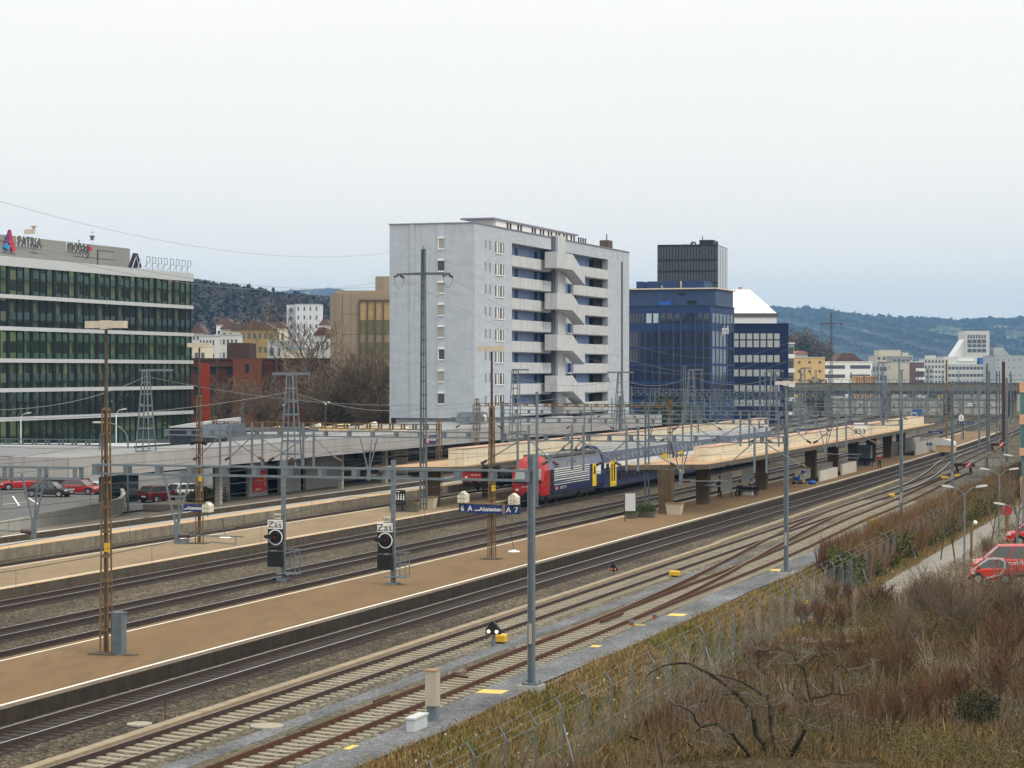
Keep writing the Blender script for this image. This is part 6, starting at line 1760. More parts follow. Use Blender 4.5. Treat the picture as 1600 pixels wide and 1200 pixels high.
def coach(label, s, t, rz=RA, grp="double deck coaches behind the locomotive"):
    half = [(1.38, .55), (1.42, .8), (1.42, 2.95), (1.24, 3.9), (.72, 4.42), (0.0, 4.58)]
    o = thing("double_deck_coach", label, "railway coach", W(s, t, 0), rz, grp); L_ = 26.2
    b = MB(); b.loft([ring_(0, .97, half=half), ring_(.25, half=half), ring_(L_ - .25, half=half), ring_(L_, .97, half=half)]); b.build("body", [tblue], o)
    b = MB(); side_loft(b, .3, L_ - .3, 2, half, off=.005); b.build("upper_side", [tslope if False else mat("coach_upper_blue", (.035, .055, .13), .35, .12, .5, spec=.6)], o)
    b = MB(); b.loft([[(-1.25, y, 3.92), (-.73, y, 4.45), (0, y, 4.62), (.73, y, 4.45), (1.25, y, 3.92), (0, y, 3.8)] for y in (.2, L_ - .2)]); b.build("roof", [mat("coach_roof", (.20, .21, .22), .45, .2, .4, spec=.6)], o)
    b = MB(); b.box(1.422, 1.428, .3, L_ - .3, 2.42, 2.9); b.box(-1.428, -1.422, .3, L_ - .3, 2.42, 2.9); b.build("white_band", [white], o)
    d = MB().box(1.43, 1.45, 2.3, 4.4, .62, 3.05).build("door", [tyel], o)
    for y in (2.65, 3.5): MB().box(1.452, 1.456, y, y + .42, 1.1, 2.75).build("door_window", [tglass], d)
    MB().box(1.43, 1.44, .9, 1.9, 1.9, 2.85).build("window", [tglass], o)
    d2 = MB().box(1.43, 1.45, 21.8, 23.9, .62, 3.05).build("door", [tyel], o)
    up = MB().add([(1.405 + .012, 0, 3.08), (1.405 + .012, 1.15, 3.08), (1.285 + .012, 1.15, 3.68), (1.285 + .012, 0, 3.68)], [(0, 1, 2, 3)]).build("upper_window", [tglass], o)
    lo = MB().box(1.43, 1.44, 0, 1.25, 1.15, 1.95).build("lower_window", [tglass], o)
    for i in range(14):
        q_ = up if i == 0 else up.copy()
        if i: col.objects.link(q_); q_.parent = o
        q_.location = (0, 1.6 + i * 1.66, 0)
    for i in range(10):
        q_ = lo if i == 0 else lo.copy()
        if i: col.objects.link(q_); q_.parent = o
        q_.location = (0, 5.0 + i * 1.66, 0)
    wheels(o, (2.9, 5.4)); wheels(o, (20.8, 23.3))
    return o
tL = -58.5
loco("dark blue locomotive with red nose, white side stripes and yellow door, left of the coaches", 179.6, tL)
c1 = coach("first double deck coach, right behind the locomotive with its yellow doors in view", 198.2, tL)
s_ = 225
c2 = dup(c1, W(s_, tL + curve(s_ + 10) * .6, 0), RA, "second double deck coach, its roof and upper windows showing over the near canopy")
s_ = 251.8
c3 = dup(c1, W(s_, tL - .25, 0), RA + .006, "last double deck coach, its roof end showing below the power line mast arms")
loco("second locomotive with a red nose, half hidden under the beige platform canopy", 198.9, -70.0)

# ------------------------------------------------------------------ cars
tyre = mat("tyre_rubber", (0.012, 0.012, 0.013), .9, .2, 5)
rimm = mat("alloy_rim", (0.42, 0.43, 0.45), .35, .1, 5, metal=.6)
carglass = glass("car_glass", (0.035, 0.045, 0.05), spec=1.0)
def car(name, label, cat, loc, rz, paint, kind="sedan", grp=None):
    o = thing(name, label, cat, loc, rz, grp)
    if kind == "sedan": Ln, wd, bh, rh, st_ = 4.4, .86, .88, 1.42, [(-2.2, .62, .80), (-2.05, .8, .84), (-1.0, .86, .90), (.3, .86, .90), (1.1, .85, .86), (1.9, .78, .74), (2.2, .6, .62)]; gh = (-1.75, -1.0, .45, 1.15)
    elif kind == "hatch": Ln, wd, bh, rh, st_ = 3.9, .84, .92, 1.45, [(-1.95, .7, .95), (-1.8, .83, .96), (-.9, .84, .95), (.3, .84, .92), (1.0, .83, .88), (1.7, .76, .76), (1.95, .6, .6)]; gh = (-1.88, -1.45, .35, 1.05)
    elif kind == "van": Ln, wd, bh, rh, st_ = 4.9, .95, 1.12, 1.92, [(-2.45, .88, 1.1), (-2.35, .95, 1.12), (-1.0, .95, 1.12), (.6, .95, 1.12), (1.5, .94, 1.08), (2.2, .88, .95), (2.45, .7, .7)]; gh = (-2.4, -2.25, .85, 1.75)
    else: Ln, wd, bh, rh, st_ = 2.6, .76, .98, 1.5, [(-1.3, .66, .95), (-1.15, .76, .98), (-.4, .77, .98), (.3, .77, .97), (.8, .75, .92), (1.15, .68, .78), (1.3, .5, .6)]; gh = (-1.22, -.85, .25, .95)
    b = MB(); rings = []
    for y, w_, z in st_:
        rings.append([(-w_*.93, y, .22), (w_*.93, y, .22), (w_, y, .45), (w_, y, z - .10), (w_*.93, y, z), (-w_*.93, y, z), (-w_, y, z - .10), (-w_, y, .45)])
    b.loft(rings); body = b.build("body", [paint], o, smooth=False)
    bv = body.modifiers.new("bevel", 'BEVEL'); bv.width = .05; bv.segments = 2; bv.limit_method = 'ANGLE'
    y0, y1, y2, y3 = gh; wt = wd * .78
    bz_ = [bh - .02] * 4
    b = MB(); b.add([(-wd*.92, y0, bh-.03), (wd*.92, y0, bh-.03), (wd*.92, y3, bh-.05), (-wd*.92, y3, bh-.05), (-wt, y1, rh-.04), (wt, y1, rh-.04), (wt, y2, rh-.04), (-wt, y2, rh-.04)], [(0,1,5,4),(1,2,6,5),(2,3,7,6),(3,0,4,7),(4,5,6,7)])
    b.build("windows", [carglass], o)
    b = MB(); b.loft([[(-wt*.98, y, rh-.05), (wt*.98, y, rh-.05), (wt*.9, y, rh + dz), (-wt*.9, y, rh + dz)] for y, dz in ((y1 - .03, -.02), ((y1+y2)/2, .03), (y2 + .03, -.02))])
    for sx in (-1, 1):
        b.bar((sx*wd*.92, y0, bh), (sx*wt, y1, rh-.03), .07, .05); b.bar((sx*wd*.92, y3, bh-.03), (sx*wt, y2, rh-.03), .06, .05)
        for q_ in ((.35, .68) if kind in ("sedan", "van") else (.45,)):
            ya = y0 + (y3 - y0) * q_; yb = y1 + (y2 - y1) * q_
            b.bar((sx*wd*.925, ya, bh-.02), (sx*(wt+.01), yb, rh-.03), .05, .07)
        if kind == "van": pass
    b.build("roof", [paint], o)
    r = .31 if kind != "van" else .34
    for y in (st_[0][0] + Ln*.19, st_[-1][0] - Ln*.19):
        for sx in (-1, 1):
            x = sx * (wd - .10)
            w_ = MB().cyl((x - .1, y, r), (x + .115*sx + (-.0), y, r), r, n=18).build("wheel", [tyre], o)
            b = MB(); b.cyl((x + sx*.10, y, r), (x + sx*.125, y, r), r*.66, n=14)
            b.build("rim", [rimm], w_)
            # dark wheel arch
            MB().cyl((sx*(wd - .02), y, r + .03), (sx*(wd + .004), y, r + .03), r + .07, n=18).build("wheel_arch", [black], o)
    yf = st_[-1][0]; yr = st_[0][0]; zf = st_[-2][2]
    for sx in (-1, 1):
        b = MB(); b.box(sx*wd*.80 - .16, sx*wd*.80 + .10, yf - .30, yf - .10, zf - .18, zf - .02); b.build("headlight", [mat("headlight_glass", (.6, .62, .62), .15, .05, 2)], o)
        b = MB(); b.box(sx*wd*.82 - .1, sx*wd*.82 + .1, yr - .02, yr + .12, .66, .88); b.build("tail_light", [mat("tail_red", (.35, .01, .01), .2, .05, 2)], o)
        b = MB(); b.box(sx*(wd + .02) - .07, sx*(wd + .02) + .07, y3 - .25, y3 - .1, bh, bh + .14); b.build("mirror", [paint], o)
    b = MB(); b.box(-wd*.7, wd*.7, yf - .08, yf + .03, .26, .42); b.box(-wd*.7, wd*.7, yr - .03, yr + .08, .26, .42); b.build("bumper", [black], o)
    MB().box(-.26, .26, yr - .045, yr - .03, .50, .61).build("number_plate", [white], o)
    MB().box(-.26, .26, yf + .03, yf + .04, .40, .50).build("number_plate", [white], o)
    return o
def paint(n, c): return mat(n, c, .25, .04, .5, spec=.7)
pr, pk, pdr, ps2, pw = paint("car_paint_red", (.42, .02, .025)), paint("car_paint_black", (.018, .02, .026)), paint("car_paint_dark_red", (.10, .012, .015)), paint("car_paint_silver", (.42, .46, .48)), paint("car_paint_white", (.72, .73, .72))
def gpt(px, py, z): Y = (HC - z) * 3450 / (py - 580); return ((px - 800) / 3450 * Y, Y, z)
G = "cars parked by the station building"
car("parked_car", "red saloon parked at the far left edge of the station car park", "car", gpt(31, 765, -.12), R(118), pr, "sedan", G)
car("parked_car", "black saloon parked nearest the low wall in the station car park", "car", gpt(77, 776, -.12), R(-104), pk, "sedan", G)
car("parked_car", "red estate between the black saloon and the silver car", "car", gpt(124, 772, -.12), R(-108), pr, "sedan", G)
car("parked_car", "silver car behind the second red car, half hidden by the lattice mast", "car", gpt(138, 765, -.12), R(-112), ps2, "hatch", G)
car("parked_car", "dark car behind the others in the middle of the station car park", "car", gpt(104, 761, -.12), R(-95), pk, "hatch", G)
car("parked_car", "dark red hatchback seen from behind in front of the station wall", "car", gpt(250, 784, -.12), R(-38), pdr, "hatch", G)
car("parked_car", "white car hidden by bushes behind the small name sign", "car", gpt(292, 780, -.12), R(-40), pw, "hatch", G)
van = car("parked_van", "red van with white lettering behind the small two seat car", "van", gpt(1581, 899, -1.37), R(84), paint("van_paint_red", (.52, .03, .02)), "van", "red shared vehicles in the gravel car park")
text("van_lettering", "mobility", .42, (.965, .4, .86), (R(90), 0, R(90)), white, van, ext=.003)
text("van_lettering", "mobility", .42, (-.965, -.3, .86), (R(90), 0, R(-90)), white, van, ext=.003)
car("parked_van", "upper red van cut by the right picture edge, behind the van with lettering", "van", gpt(1625, 852, -1.37), R(80), paint("van_paint_red", (.52, .03, .02)), "van", "red shared vehicles in the gravel car park")
sm = car("small_car", "tiny red car with a silver frame line in front of the red van", "car", gpt(1548, 911, -1.37), R(82), paint("van_paint_red", (.52, .03, .02)), "smart", "red shared vehicles in the gravel car park")
b = MB()
pts = [(-.785, 1.0, .93), (-.72, .6, 1.25), (-.64, .2, 1.50), (-.64, -.5, 1.53), (-.70, -.8, 1.35), (-.785, -.75, .95), (-.79, -.5, .6), (-.79, .3, .36)]
for p, q_ in zip(pts, pts[1:]): b.bar(p, q_, .07, .1)
b.build("safety_frame", [ps2], sm)

# ------------------------------------------------------------------ people
skin = mat("skin", (.45, .27, .19), .6, .05, 3)
def skinmesh(name, joints, edges, m, parent, lv=1):
    me = bpy.data.meshes.new(name); me.from_pydata([j[0] for j in joints], edges, []); me.update()
    o = bpy.data.objects.new(name, me); col.objects.link(o); o.parent = parent
    sk = o.modifiers.new("skin", 'SKIN'); sb = o.modifiers.new("sub", 'SUBSURF'); sb.levels = lv; sb.render_levels = lv
    for i, j in enumerate(joints): me.skin_vertices[0].data[i].radius = (j[1], j[1] if len(j) < 3 else j[2])
    me.skin_vertices[0].data[0].use_root = True
    me.materials.append(m); return o
def person(label, loc, rz, coat, trou, hair, pose="stand", reach=False):
    o = thing("person", label, "person", loc, rz)
    if pose == "sit": hip, kn, ft = .50, (.45, .50), (.48, .06)
    else: hip, kn, ft = .92, (.04, .50), (-.02, .08)
    H_ = hip
    J = [((0,0,H_), .13, .11), ((0,0,H_+.28), .13, .10), ((0,0,H_+.48), .15, .10), ((0,0,H_+.60), .055), ((0,.02,H_+.70), .085, .10), ((0,.02,H_+.80), .075, .09),
         ((-.10,0,H_-.04), .09), ((-.11,kn[0],kn[1]), .062), ((-.12,ft[0],ft[1]), .045), ((-.12,ft[0]+.18,.04), .035),
         ((.10,0,H_-.04), .09), ((.11,kn[0]*1.2+.03,kn[1]), .062), ((.13,ft[0]+.04,ft[1]), .045), ((.13,ft[0]+.22,.04), .035),
         ((-.19,0,H_+.46), .055), ((-.25,.03,H_+.20), .045), ((-.24,.14 + (.2 if reach else 0),H_+.02), .035), ((-.24,.20 + (.22 if reach else 0),H_-.05), .03),
         ((.19,0,H_+.46), .055), ((.25,.03,H_+.20), .045), ((.24,.14 + (.2 if reach else 0),H_+.02), .035), ((.24,.20 + (.22 if reach else 0),H_-.05), .03)]
    E_ = [(0,1),(1,2),(2,3),(3,4),(4,5),(0,6),(6,7),(7,8),(8,9),(0,10),(10,11),(11,12),(12,13),(2,14),(14,15),(15,16),(16,17),(2,18),(18,19),(19,20),(20,21)]
    skinmesh("body", J, E_, skin, o)
    g = lambda i, k=.03: (J[i][0], J[i][1] + k, (J[i][2] if len(J[i]) > 2 else J[i][1]) + k)
    skinmesh("coat", [g(0), g(1), g(2), g(14, .02), g(15, .02), g(16, .02), g(18, .02), g(19, .02), g(20, .02)], [(0,1),(1,2),(2,3),(3,4),(4,5),(2,6),(6,7),(7,8)], coat, o)
    skinmesh("trousers", [g(0, .015), g(6, .02), g(7, .02), g(8, .02), g(10, .02), g(11, .02), g(12, .02)], [(0,1),(1,2),(2,3),(0,4),(4,5),(5,6)], trou, o)
    MB().ell((0, -.01, H_+.78), (.10, .12, .12), nu=10, nv=6).build("hair", [hair], o)
    for x in (-.12, .13): MB().box(x - .05, x + .05, ft[0] - .06, ft[0] + .24, 0, .09).build("shoe", [black], o)
    return o
dc, db_, lt = mat("dark_cloth", (.02, .02, .022), .9, .2, 4), mat("blue_cloth", (.02, .07, .26), .9, .2, 4), mat("light_trousers", (.40, .36, .28), .9, .1, 4)
rc, hr_, hb = mat("red_cloth", (.30, .05, .03), .9, .2, 4), mat("brown_hair", (.05, .03, .02), .9, .2, 6), mat("black_hair", (.01, .01, .01), .9, .2, 6)
def pp(px, pf): s, t = st(px, pf, .35); return W(s, t, .35)
person("person in dark clothes standing beside the left white display board", pp(1124.5, 775.5), R(30), rc if False else dc, dc, hb)
person("person in dark clothes sitting with a bag left of the low pale box", pp(1156, 775), R(150), dc, dc, hb, "sit")
person("person in a dark coat sitting right of the low pale box", pp(1174, 772), R(200), dc, dc, hr_, "sit")
person("person in a blue jacket and pale trousers standing by a pushchair", pp(1256, 756), R(40), db_, lt, hr_, reach=True)
person("person in a red jacket standing at a canopy column", pp(1374, 732), R(160), rc, dc, hr_)
person("person in black sitting in front of the grey machine block under the canopy", pp(1351, 727), R(180), dc, dc, hb, "sit")
for px, pf, lb in ((1170, 776, "dark bench carrying the people near the low pale box"), (1354, 728, "dark bench beside the person in red")):
    p = pp(px, pf); o = thing("bench", lb, "bench", p + Vector((0, .35, 0)), RA); MB().box(-.9, .9, -.2, .2, .40, .46).build("seat", [black], o); MB().box(-.9, .9, .2, .25, .5, .85).build("backrest", [black], o)
    for x in (-.75, .75): MB().box(x - .03, x + .03, -.18, .18, 0, .4).build("leg", [black], o)
o = thing("pushchair", "dark blue pushchair beside the person in the blue jacket", "pushchair", pp(1245, 756.5), R(60))
b = MB(); b.prism([(-.3, .35), (.3, .35), (.35, .75), (-.1, .62), (-.3, .95)], 'x', -.22, .22); b.build("seat", [db_], o)
b = MB(); b.bar((-.2, -.3, .3), (-.2, .5, 1.0), .03); b.bar((.2, -.3, .3), (.2, .5, 1.0), .03); b.bar((-.2, .5, 1.0), (.2, .5, 1.0), .04); b.build("frame", [black], o)
for x in (-.25, .25):
    for y in (-.3, .3): MB().cyl((x - .02, y, .12), (x + .02, y, .12), .12, n=10).build("wheel", [tyre], o)
b = MB(); b.ell((0, 0, .2), (.45, .22, .2), nu=10, nv=6); b.bar((-.2, 0, .38), (.2, 0, .38), .04)
tag(b.build("bag", mat("bag_blue", (.02, .12, .45), .6, .2, 4), None, pp(1269, 757), 0, smooth=True), "bright blue bag lying in front of the nearer white stairwell parapet", "bag")
# ------------------------------------------------------------------ street lamps, sign, fence
def lamp_double(label, px, pf, pt, z0=-1.4, heads=((-1.0, .0), (1.0, .0)), w_=.075, curved=False, m=galv, up=.0):
    X, Y, _ = gpt(px, pf, z0); zt = HC + (580 - pt) / 3450 * Y - z0
    o = thing("street_lamp", label, "street lamp", (X, Y, z0), R(0), "street lamps")
    b = MB(); b.cyl((0, 0, 0), (0, 0, zt), w_, w_*.7, n=8); b.build("pole", [m], o)
    for hx, hz in heads:
        b = MB(); n = 6; prev = (0, 0, zt - .05)
        for i in range(1, n + 1):
            f = i / n; q_ = (hx * .75 * f, 0, zt - .05 + (.35 + hz) * math.sin(f * math.pi / 2)); b.cyl(prev, q_, .03, n=5, caps=False); prev = q_
        b.build("arm", [m], o)
        b = MB(); sx = 1 if hx > 0 else -1
        b.loft([[(prev[0], -.07, prev[2] - .05), (prev[0], .07, prev[2] - .05), (prev[0], .07, prev[2] + .06), (prev[0], -.07, prev[2] + .06)],
                [(prev[0] + sx*.35, -.14, prev[2]), (prev[0] + sx*.35, .14, prev[2]), (prev[0] + sx*.35, .12, prev[2] + .14), (prev[0] + sx*.35, -.12, prev[2] + .14)],
                [(prev[0] + sx*.72, -.10, prev[2] + .06), (prev[0] + sx*.72, .10, prev[2] + .06), (prev[0] + sx*.72, .08, prev[2] + .16), (prev[0] + sx*.72, -.08, prev[2] + .16)]])
        b.build("lamp_head", [mat("lamp_head_grey", (.50, .51, .50), .5, .06, 2)], o)
    return o
lamp_double("double armed street lamp standing beside the road near the red cars", 1507, 890, 772, heads=((-1.0, .15), (1.0, .15)))
lamp_double("double armed street lamp left of the red road sign", 1561, 840, 744, heads=((-1.05, .2), (1.05, .2)))
lamp_double("double armed street lamp close to the red vans", 1589, 880, 800, heads=((-1.1, .2), (.9, .2)))
lamp_double("single armed street lamp in front of the orange fronted building", 1599, 830, 722, heads=((-1.15, .2),))
lamp_double("slim street lamp in front of the glass office building at the left", 32.5, 745, 652, z0=-.12, heads=((.6, .1),), w_=.09, m=white)
lamp_double("white street lamp right of the nearest lattice mast before the glass office", 181.5, 745, 646, z0=-.12, heads=((.6, .1),), w_=.09, m=white)
X, Y, _ = gpt(200, 800, -.12); zt = HC + (580 - 688) / 3450 * Y
o = thing("street_lamp", "tall lamp with a long arm curving left over the car park", "street lamp", (X, Y, -.12), 0, "street lamps")
b = MB(); b.cyl((0, 0, 0), (0, 0, zt), .09, .07, n=8); prev = (0, 0, zt)
b.build("pole", [galv], o); b = MB()
for i in range(1, 9):
    f = i / 8; q_ = (-2.0 * (1 - math.cos(f * math.pi / 2)) , 0, zt + 1.6 * math.sin(f * math.pi / 2)); b.cyl(prev, q_, .05, n=6, caps=False); prev = q_
b.build("arm", [galv], o); MB().loft([[(prev[0] - d, -w_, prev[2] - .06), (prev[0] - d, w_, prev[2] - .06), (prev[0] - d, w_, prev[2] + .08), (prev[0] - d, -w_, prev[2] + .08)] for d, w_ in ((0, .1), (.5, .16), (.9, .12))]).build("lamp_head", [lampglass], o)
for px, pf, pt, lb in ((444, 720, 634, "slim lamp post before the brick building, left of the wide armed feeder mast"), (509, 720, 632, "lamp post with a cluster head in front of the brown panelled building"), (611, 722, 634, "thick white post with a round cap at the left corner of the grey apartment block")):
    X, Y, _ = gpt(px, pf, -.2); zt = HC + (580 - pt) / 3450 * Y + .2; th = .2 if px == 611 else .07
    o = thing("lamp_post", lb, "lamp post", (X, Y, -.2), 0, "pole top lamps"); MB().cyl((0, 0, 0), (0, 0, zt), th, n=10).build("pole", [white if px == 611 else galv], o)
    b = MB(); b.cyl((0, 0, zt), (0, 0, zt + .2), th + .12, th + .02, n=12)
    if px == 509:
        for a in range(3): b.ell((math.cos(a*2.1)*.4, math.sin(a*2.1)*.4, zt + .25), (.2, .2, .14), nu=8, nv=4)
    b.build("lamp_head", [white], o)
X, Y, _ = gpt(1573, 834, -1.4); z_ = HC + (580 - 798) / 3450 * Y + 1.4
o = thing("road_sign", "round red road sign on a brown post by the car park road", "road sign", (X, Y, -1.4), 0)
MB().box(-.13, .13, -.1, .1, 0, z_ - .1).build("post", [rust], o); MB().cyl((0, -.12, z_), (0, -.16, z_), .40, n=20).build("disc", [red], o); MB().cyl((0, -.15, z_), (0, -.165, z_), .30, n=20).build("disc_face", [mat("faded_red", (.35, .03, .04), .6, .15, 2)], o)
X, Y, _ = gpt(1518, 873, -1.4)
o = thing("bird_box_post", "brown post with a small white lamp at its top beside the car park road", "post", (X, Y, -1.4), 0); z_ = HC + (580 - 820) / 3450 * Y + 1.4
MB().cyl((0, 0, 0), (0, 0, z_), .09, n=8).build("post", [rust], o); MB().ell((.25, 0, z_ + .15), (.16, .16, .16), nu=10, nv=6).build("lamp_globe", [white], o)
# low wall round the station car park
o = thing("low_wall", "curved low concrete wall between the station car park and the grey platform", "wall", W(120, -84, -.12), 0)
b = MB(); pts = [gpt(-60, 845, .35), gpt(0, 834, .35), gpt(100, 814, .35), gpt(160, 801, .35), gpt(188, 794, .35), gpt(194, 786, .35), gpt(190, 777, .35)]
inv = -W(120, -84, -.12)
for p, q_ in zip(pts, pts[1:]): b.bar(Vector(p) + inv + Vector((0,0,.2)), Vector(q_) + inv + Vector((0,0,.2)), .3, 1.25)
b.build("wall_face", [conc], o)
b = MB()
for (a, c), (d, e) in (((20, 775), (30, 790)), ((45, 778), (60, 788)), ((5, 788), (45, 784))):
    p, q_ = gpt(a, c, -.11), gpt(d, e, -.11); b.bar(p, q_, .15, .004)
tag(b.build("parking_marking", white), kind="structure")

fence = thing("security_fence", "long chain link fence with slanted post tops along the foot of the railway verge", "fence", W(50, -20.5, -1.4), 0)
inv = -W(50, -20.5, -1.4)
def ftline(s): 
    return np.interp(s, [40, 58.4, 76, 114.8, 147.7, 169.5, 250], [-20.3, -20.47, -20.79, -21.54, -21.92, -22.15, -25.5])
pb = MB(); pb.cyl((0, 0, 0), (0, 0, 2.15), .026, n=7); pb.cyl((0, 0, 2.15), (-.26, .05, 2.55), .026, n=7)
first = None; s = 49.0; tops = []
k = 0
while s < 245:
    t = float(ftline(s)); p = W(s, t, -1.42) + inv
    if first is None: q_ = pb.build("post", [galvd], fence); first = q_
    else: q_ = first.copy(); col.objects.link(q_); q_.parent = fence
    q_.location = p; q_.rotation_euler = (random.uniform(-.012, .012), random.uniform(-.015, .015), RA + random.uniform(-.05, .05)); tops.append(p); s += 3.0; k += 1
    if k % 7 == 0:
        b = MB(); b.cyl(p + Vector((0, 0, 1.7)), p + Vector((.5, -.9, .0)), .025, n=5); b.build("brace", [galv], fence)
b = MB()
for p, q_ in zip(tops, tops[1:]):
    for z in (.05, 1.05, 2.12): b.cyl(p + Vector((0, 0, z)), q_ + Vector((0, 0, z)), .006, n=3, caps=False)
    for f in (.4, .95): b.cyl(p + Vector((-.26*f, .05*f, 2.15 + .4*f)), q_ + Vector((-.26*f, .05*f, 2.15 + .4*f)), .005, n=3, caps=False)
b.build("fence_wire", [galv], fence)
# chain link: two families of thin diagonal wires
V, F_ = [], []
wst_ = .16
for p, q_ in zip(tops, tops[1:]):
    if p.length > 120: break
    d = q_ - p; L_ = d.length; n = int(L_ / wst_)
    for i in range(n):
        for sg in (1, -1):
            a0 = i / n; a1 = a0 + sg * 1.9 / L_ * .9
            za, zb_ = .05, 2.1
            if a1 > 1: zb_ = za + (zb_ - za) * (1 - a0) / (a1 - a0); a1 = 1
            if a1 < 0: zb_ = za + (zb_ - za) * (a0) / (a0 - a1); a1 = 0
            A_ = p + d * a0 + Vector((0, 0, za)); B_ = p + d * a1 + Vector((0, 0, zb_)); w_ = Vector((.0026, .0, 0)); k = len(V)
            V += [A_ - w_, A_ + w_, B_ + w_, B_ - w_]; F_ += [(k, k+1, k+2, k+3)]
ob = fastmesh("chain_link", np.array([tuple(v) for v in V]), F_, galvd, None, k=4); ob.parent = fence
# small plates on the fence
for i, sx in ((24, .3), (21, .6)):
    if i < len(tops): MB().box(-.12, .12, -.02, .02, 1.0, 1.18).build("fence_plate", [yellow], fence).location = tops[i]
# mesh cage behind the first buffer stop
s_, t_ = st(1535, 748, -.2); o = thing("mesh_fence", "open grey steel mesh fence standing behind the nearest buffer stop", "fence", W(s_, t_, -.2), RA)
b = MB()
for i in range(9): b.box(-1.6 + i*.9, -1.55 + i*.9, -.03, .03, 0, 2.3)
for z in (.1, 1.2, 2.25): b.box(-1.6, 5.7, -.02, .02, z, z + .05)
b.build("frame", [galv], o); b = MB()
for i in range(40): b.box(-1.6 + i*.18, -1.588 + i*.18, 0, .012, .1, 2.3)
b.build("mesh_bars", [galvd], o)

# ------------------------------------------------------------------ dry grass, brambles and twigs
def vnoise(x, y, sc, seed):
    r = np.random.default_rng(seed); g = r.random((64, 64)); x = x / sc; y = y / sc
    xi, yi = np.floor(x).astype(int), np.floor(y).astype(int); fx, fy = x - xi, y - yi
    fx, fy = fx*fx*(3-2*fx), fy*fy*(3-2*fy)
    a, b_, c, d = g[xi % 64, yi % 64], g[(xi+1) % 64, yi % 64], g[xi % 64, (yi+1) % 64], g[(xi+1) % 64, (yi+1) % 64]
    return (a*(1-fx) + b_*fx)*(1-fy) + (c*(1-fx) + d*fx)*fy
def fb(x, y, sc, seed): return (vnoise(x, y, sc, seed) * .5 + vnoise(x, y, sc/2.3, seed+1) * .3 + vnoise(x, y, sc/5, seed+2) * .2)
def ground_z(t, s):
    f = ftline(s); e = -25.0
    z = np.interp(t, [-25.2, -25.0, -24.3, -21.9, -20.6, 60], [-.2, -.26, -.45, -1.28, -1.42, -1.45]); return z
def bumps(s, t): return np.where(t > -20.8, (fb(s, t, 7, 5) - .45) * 1.2 * np.clip((t + 20.8) / 3, 0, 1), (fb(s, t, 2.5, 9) - .5) * .35 * np.clip((t + 24.9), 0, 1))
def blades(name, label, cat, m, s0, s1, t0, t1, n, hmin, hmax, wid, lean, seed, dens=None, thr=.45, clear=None, near_bias=True):
    r = np.random.default_rng(seed)
    u = r.random(n * 3)
    s = s0 * (s1 / s0) ** u if near_bias else s0 + (s1 - s0) * u
    t = r.uniform(t0, t1, n * 3)
    X = s*DX + t*NX; Y = s*DY + t*NY
    ok = (np.abs(X / Y) < .245)
    if dens is not None: ok &= fb(s + 40, t + 60, dens, seed + 3) + r.normal(0, .06, n*3) > thr
    if clear is not None: ok &= clear(s, t)
    s, t, X, Y = s[ok][:n], t[ok][:n], X[ok][:n], Y[ok][:n]; n = len(s)
    z = ground_z(t, s) + bumps(s, t) - .03
    h = r.uniform(hmin, hmax, n) * (0.55 + .9 * fb(s, t, 3, seed + 7)); a = r.uniform(0, 2*np.pi, n); l = np.abs(r.normal(0, lean, n)) * h; b_ = r.uniform(0, np.pi, n)
    base = np.stack([X, Y, z], 1); tip = base + np.stack([np.cos(a)*l, np.sin(a)*l, h], 1); wv = np.stack([np.cos(b_), np.sin(b_)*.5, 0*b_], 1) * (wid * r.uniform(.6, 1.4, n))[:, None] / 2
    mid = base * .45 + tip * .55 + np.stack([np.cos(a)*l*-.15, np.sin(a)*l*-.15, h*.05], 1)
    V = np.stack([base - wv, base + wv, mid + wv*.8, tip, mid - wv*.8], 1).reshape(-1, 3); F_ = np.arange(5*n).reshape(-1, 5)
    return fastmesh(name, V, F_, m, "stuff", label, cat, k=5)
def leaves(name, label, cat, m, s0, s1, t0, t1, n, hmax, size, seed, dens=3, thr=.5, clear=None):
    r = np.random.default_rng(seed); u = r.random(n*3); s = s0 * (s1/s0)**u; t = r.uniform(t0, t1, n*3); X = s*DX + t*NX; Y = s*DY + t*NY
    dn = fb(s + 11, t + 33, dens, seed + 3)
    ok = (np.abs(X/Y) < .245) & (dn + r.normal(0, .04, n*3) > thr)
    if clear is not None: ok &= clear(s, t)
    s, t, X, Y, dn = s[ok][:n], t[ok][:n], X[ok][:n], Y[ok][:n], dn[ok][:n]; n = len(s)
    top = hmax * np.clip((dn - thr) * 5 + .25, .2, 1); z = ground_z(t, s) + bumps(s, t) + top * (1 - r.random(n)**1.6)
    c = np.stack([X, Y, z], 1); a = r.normal(size=(n, 3)); a /= np.linalg.norm(a, axis=1)[:, None]; b_ = np.cross(a, r.normal(size=(n, 3))); b_ /= np.linalg.norm(b_, axis=1)[:, None]; sz = (size * r.uniform(.5, 1.5, n))[:, None]
    V = np.stack([c - a*sz*.5, c + b_*sz*.3, c + a*sz*.5, c - b_*sz*.3], 1).reshape(-1, 3)
    return fastmesh(name, V, np.arange(4*n).reshape(-1, 4), m, "stuff", label, cat, k=4)
noroad = lambda s, t: ~(((s > 125) & (t > -21.2) & (t < -17.3)) | ((s > 131.5) & (t >= -17.3)) | ((s*DY + t*NY < 71.6) & (np.abs(s*DX + t*NX - 8.4) < 3.4)))
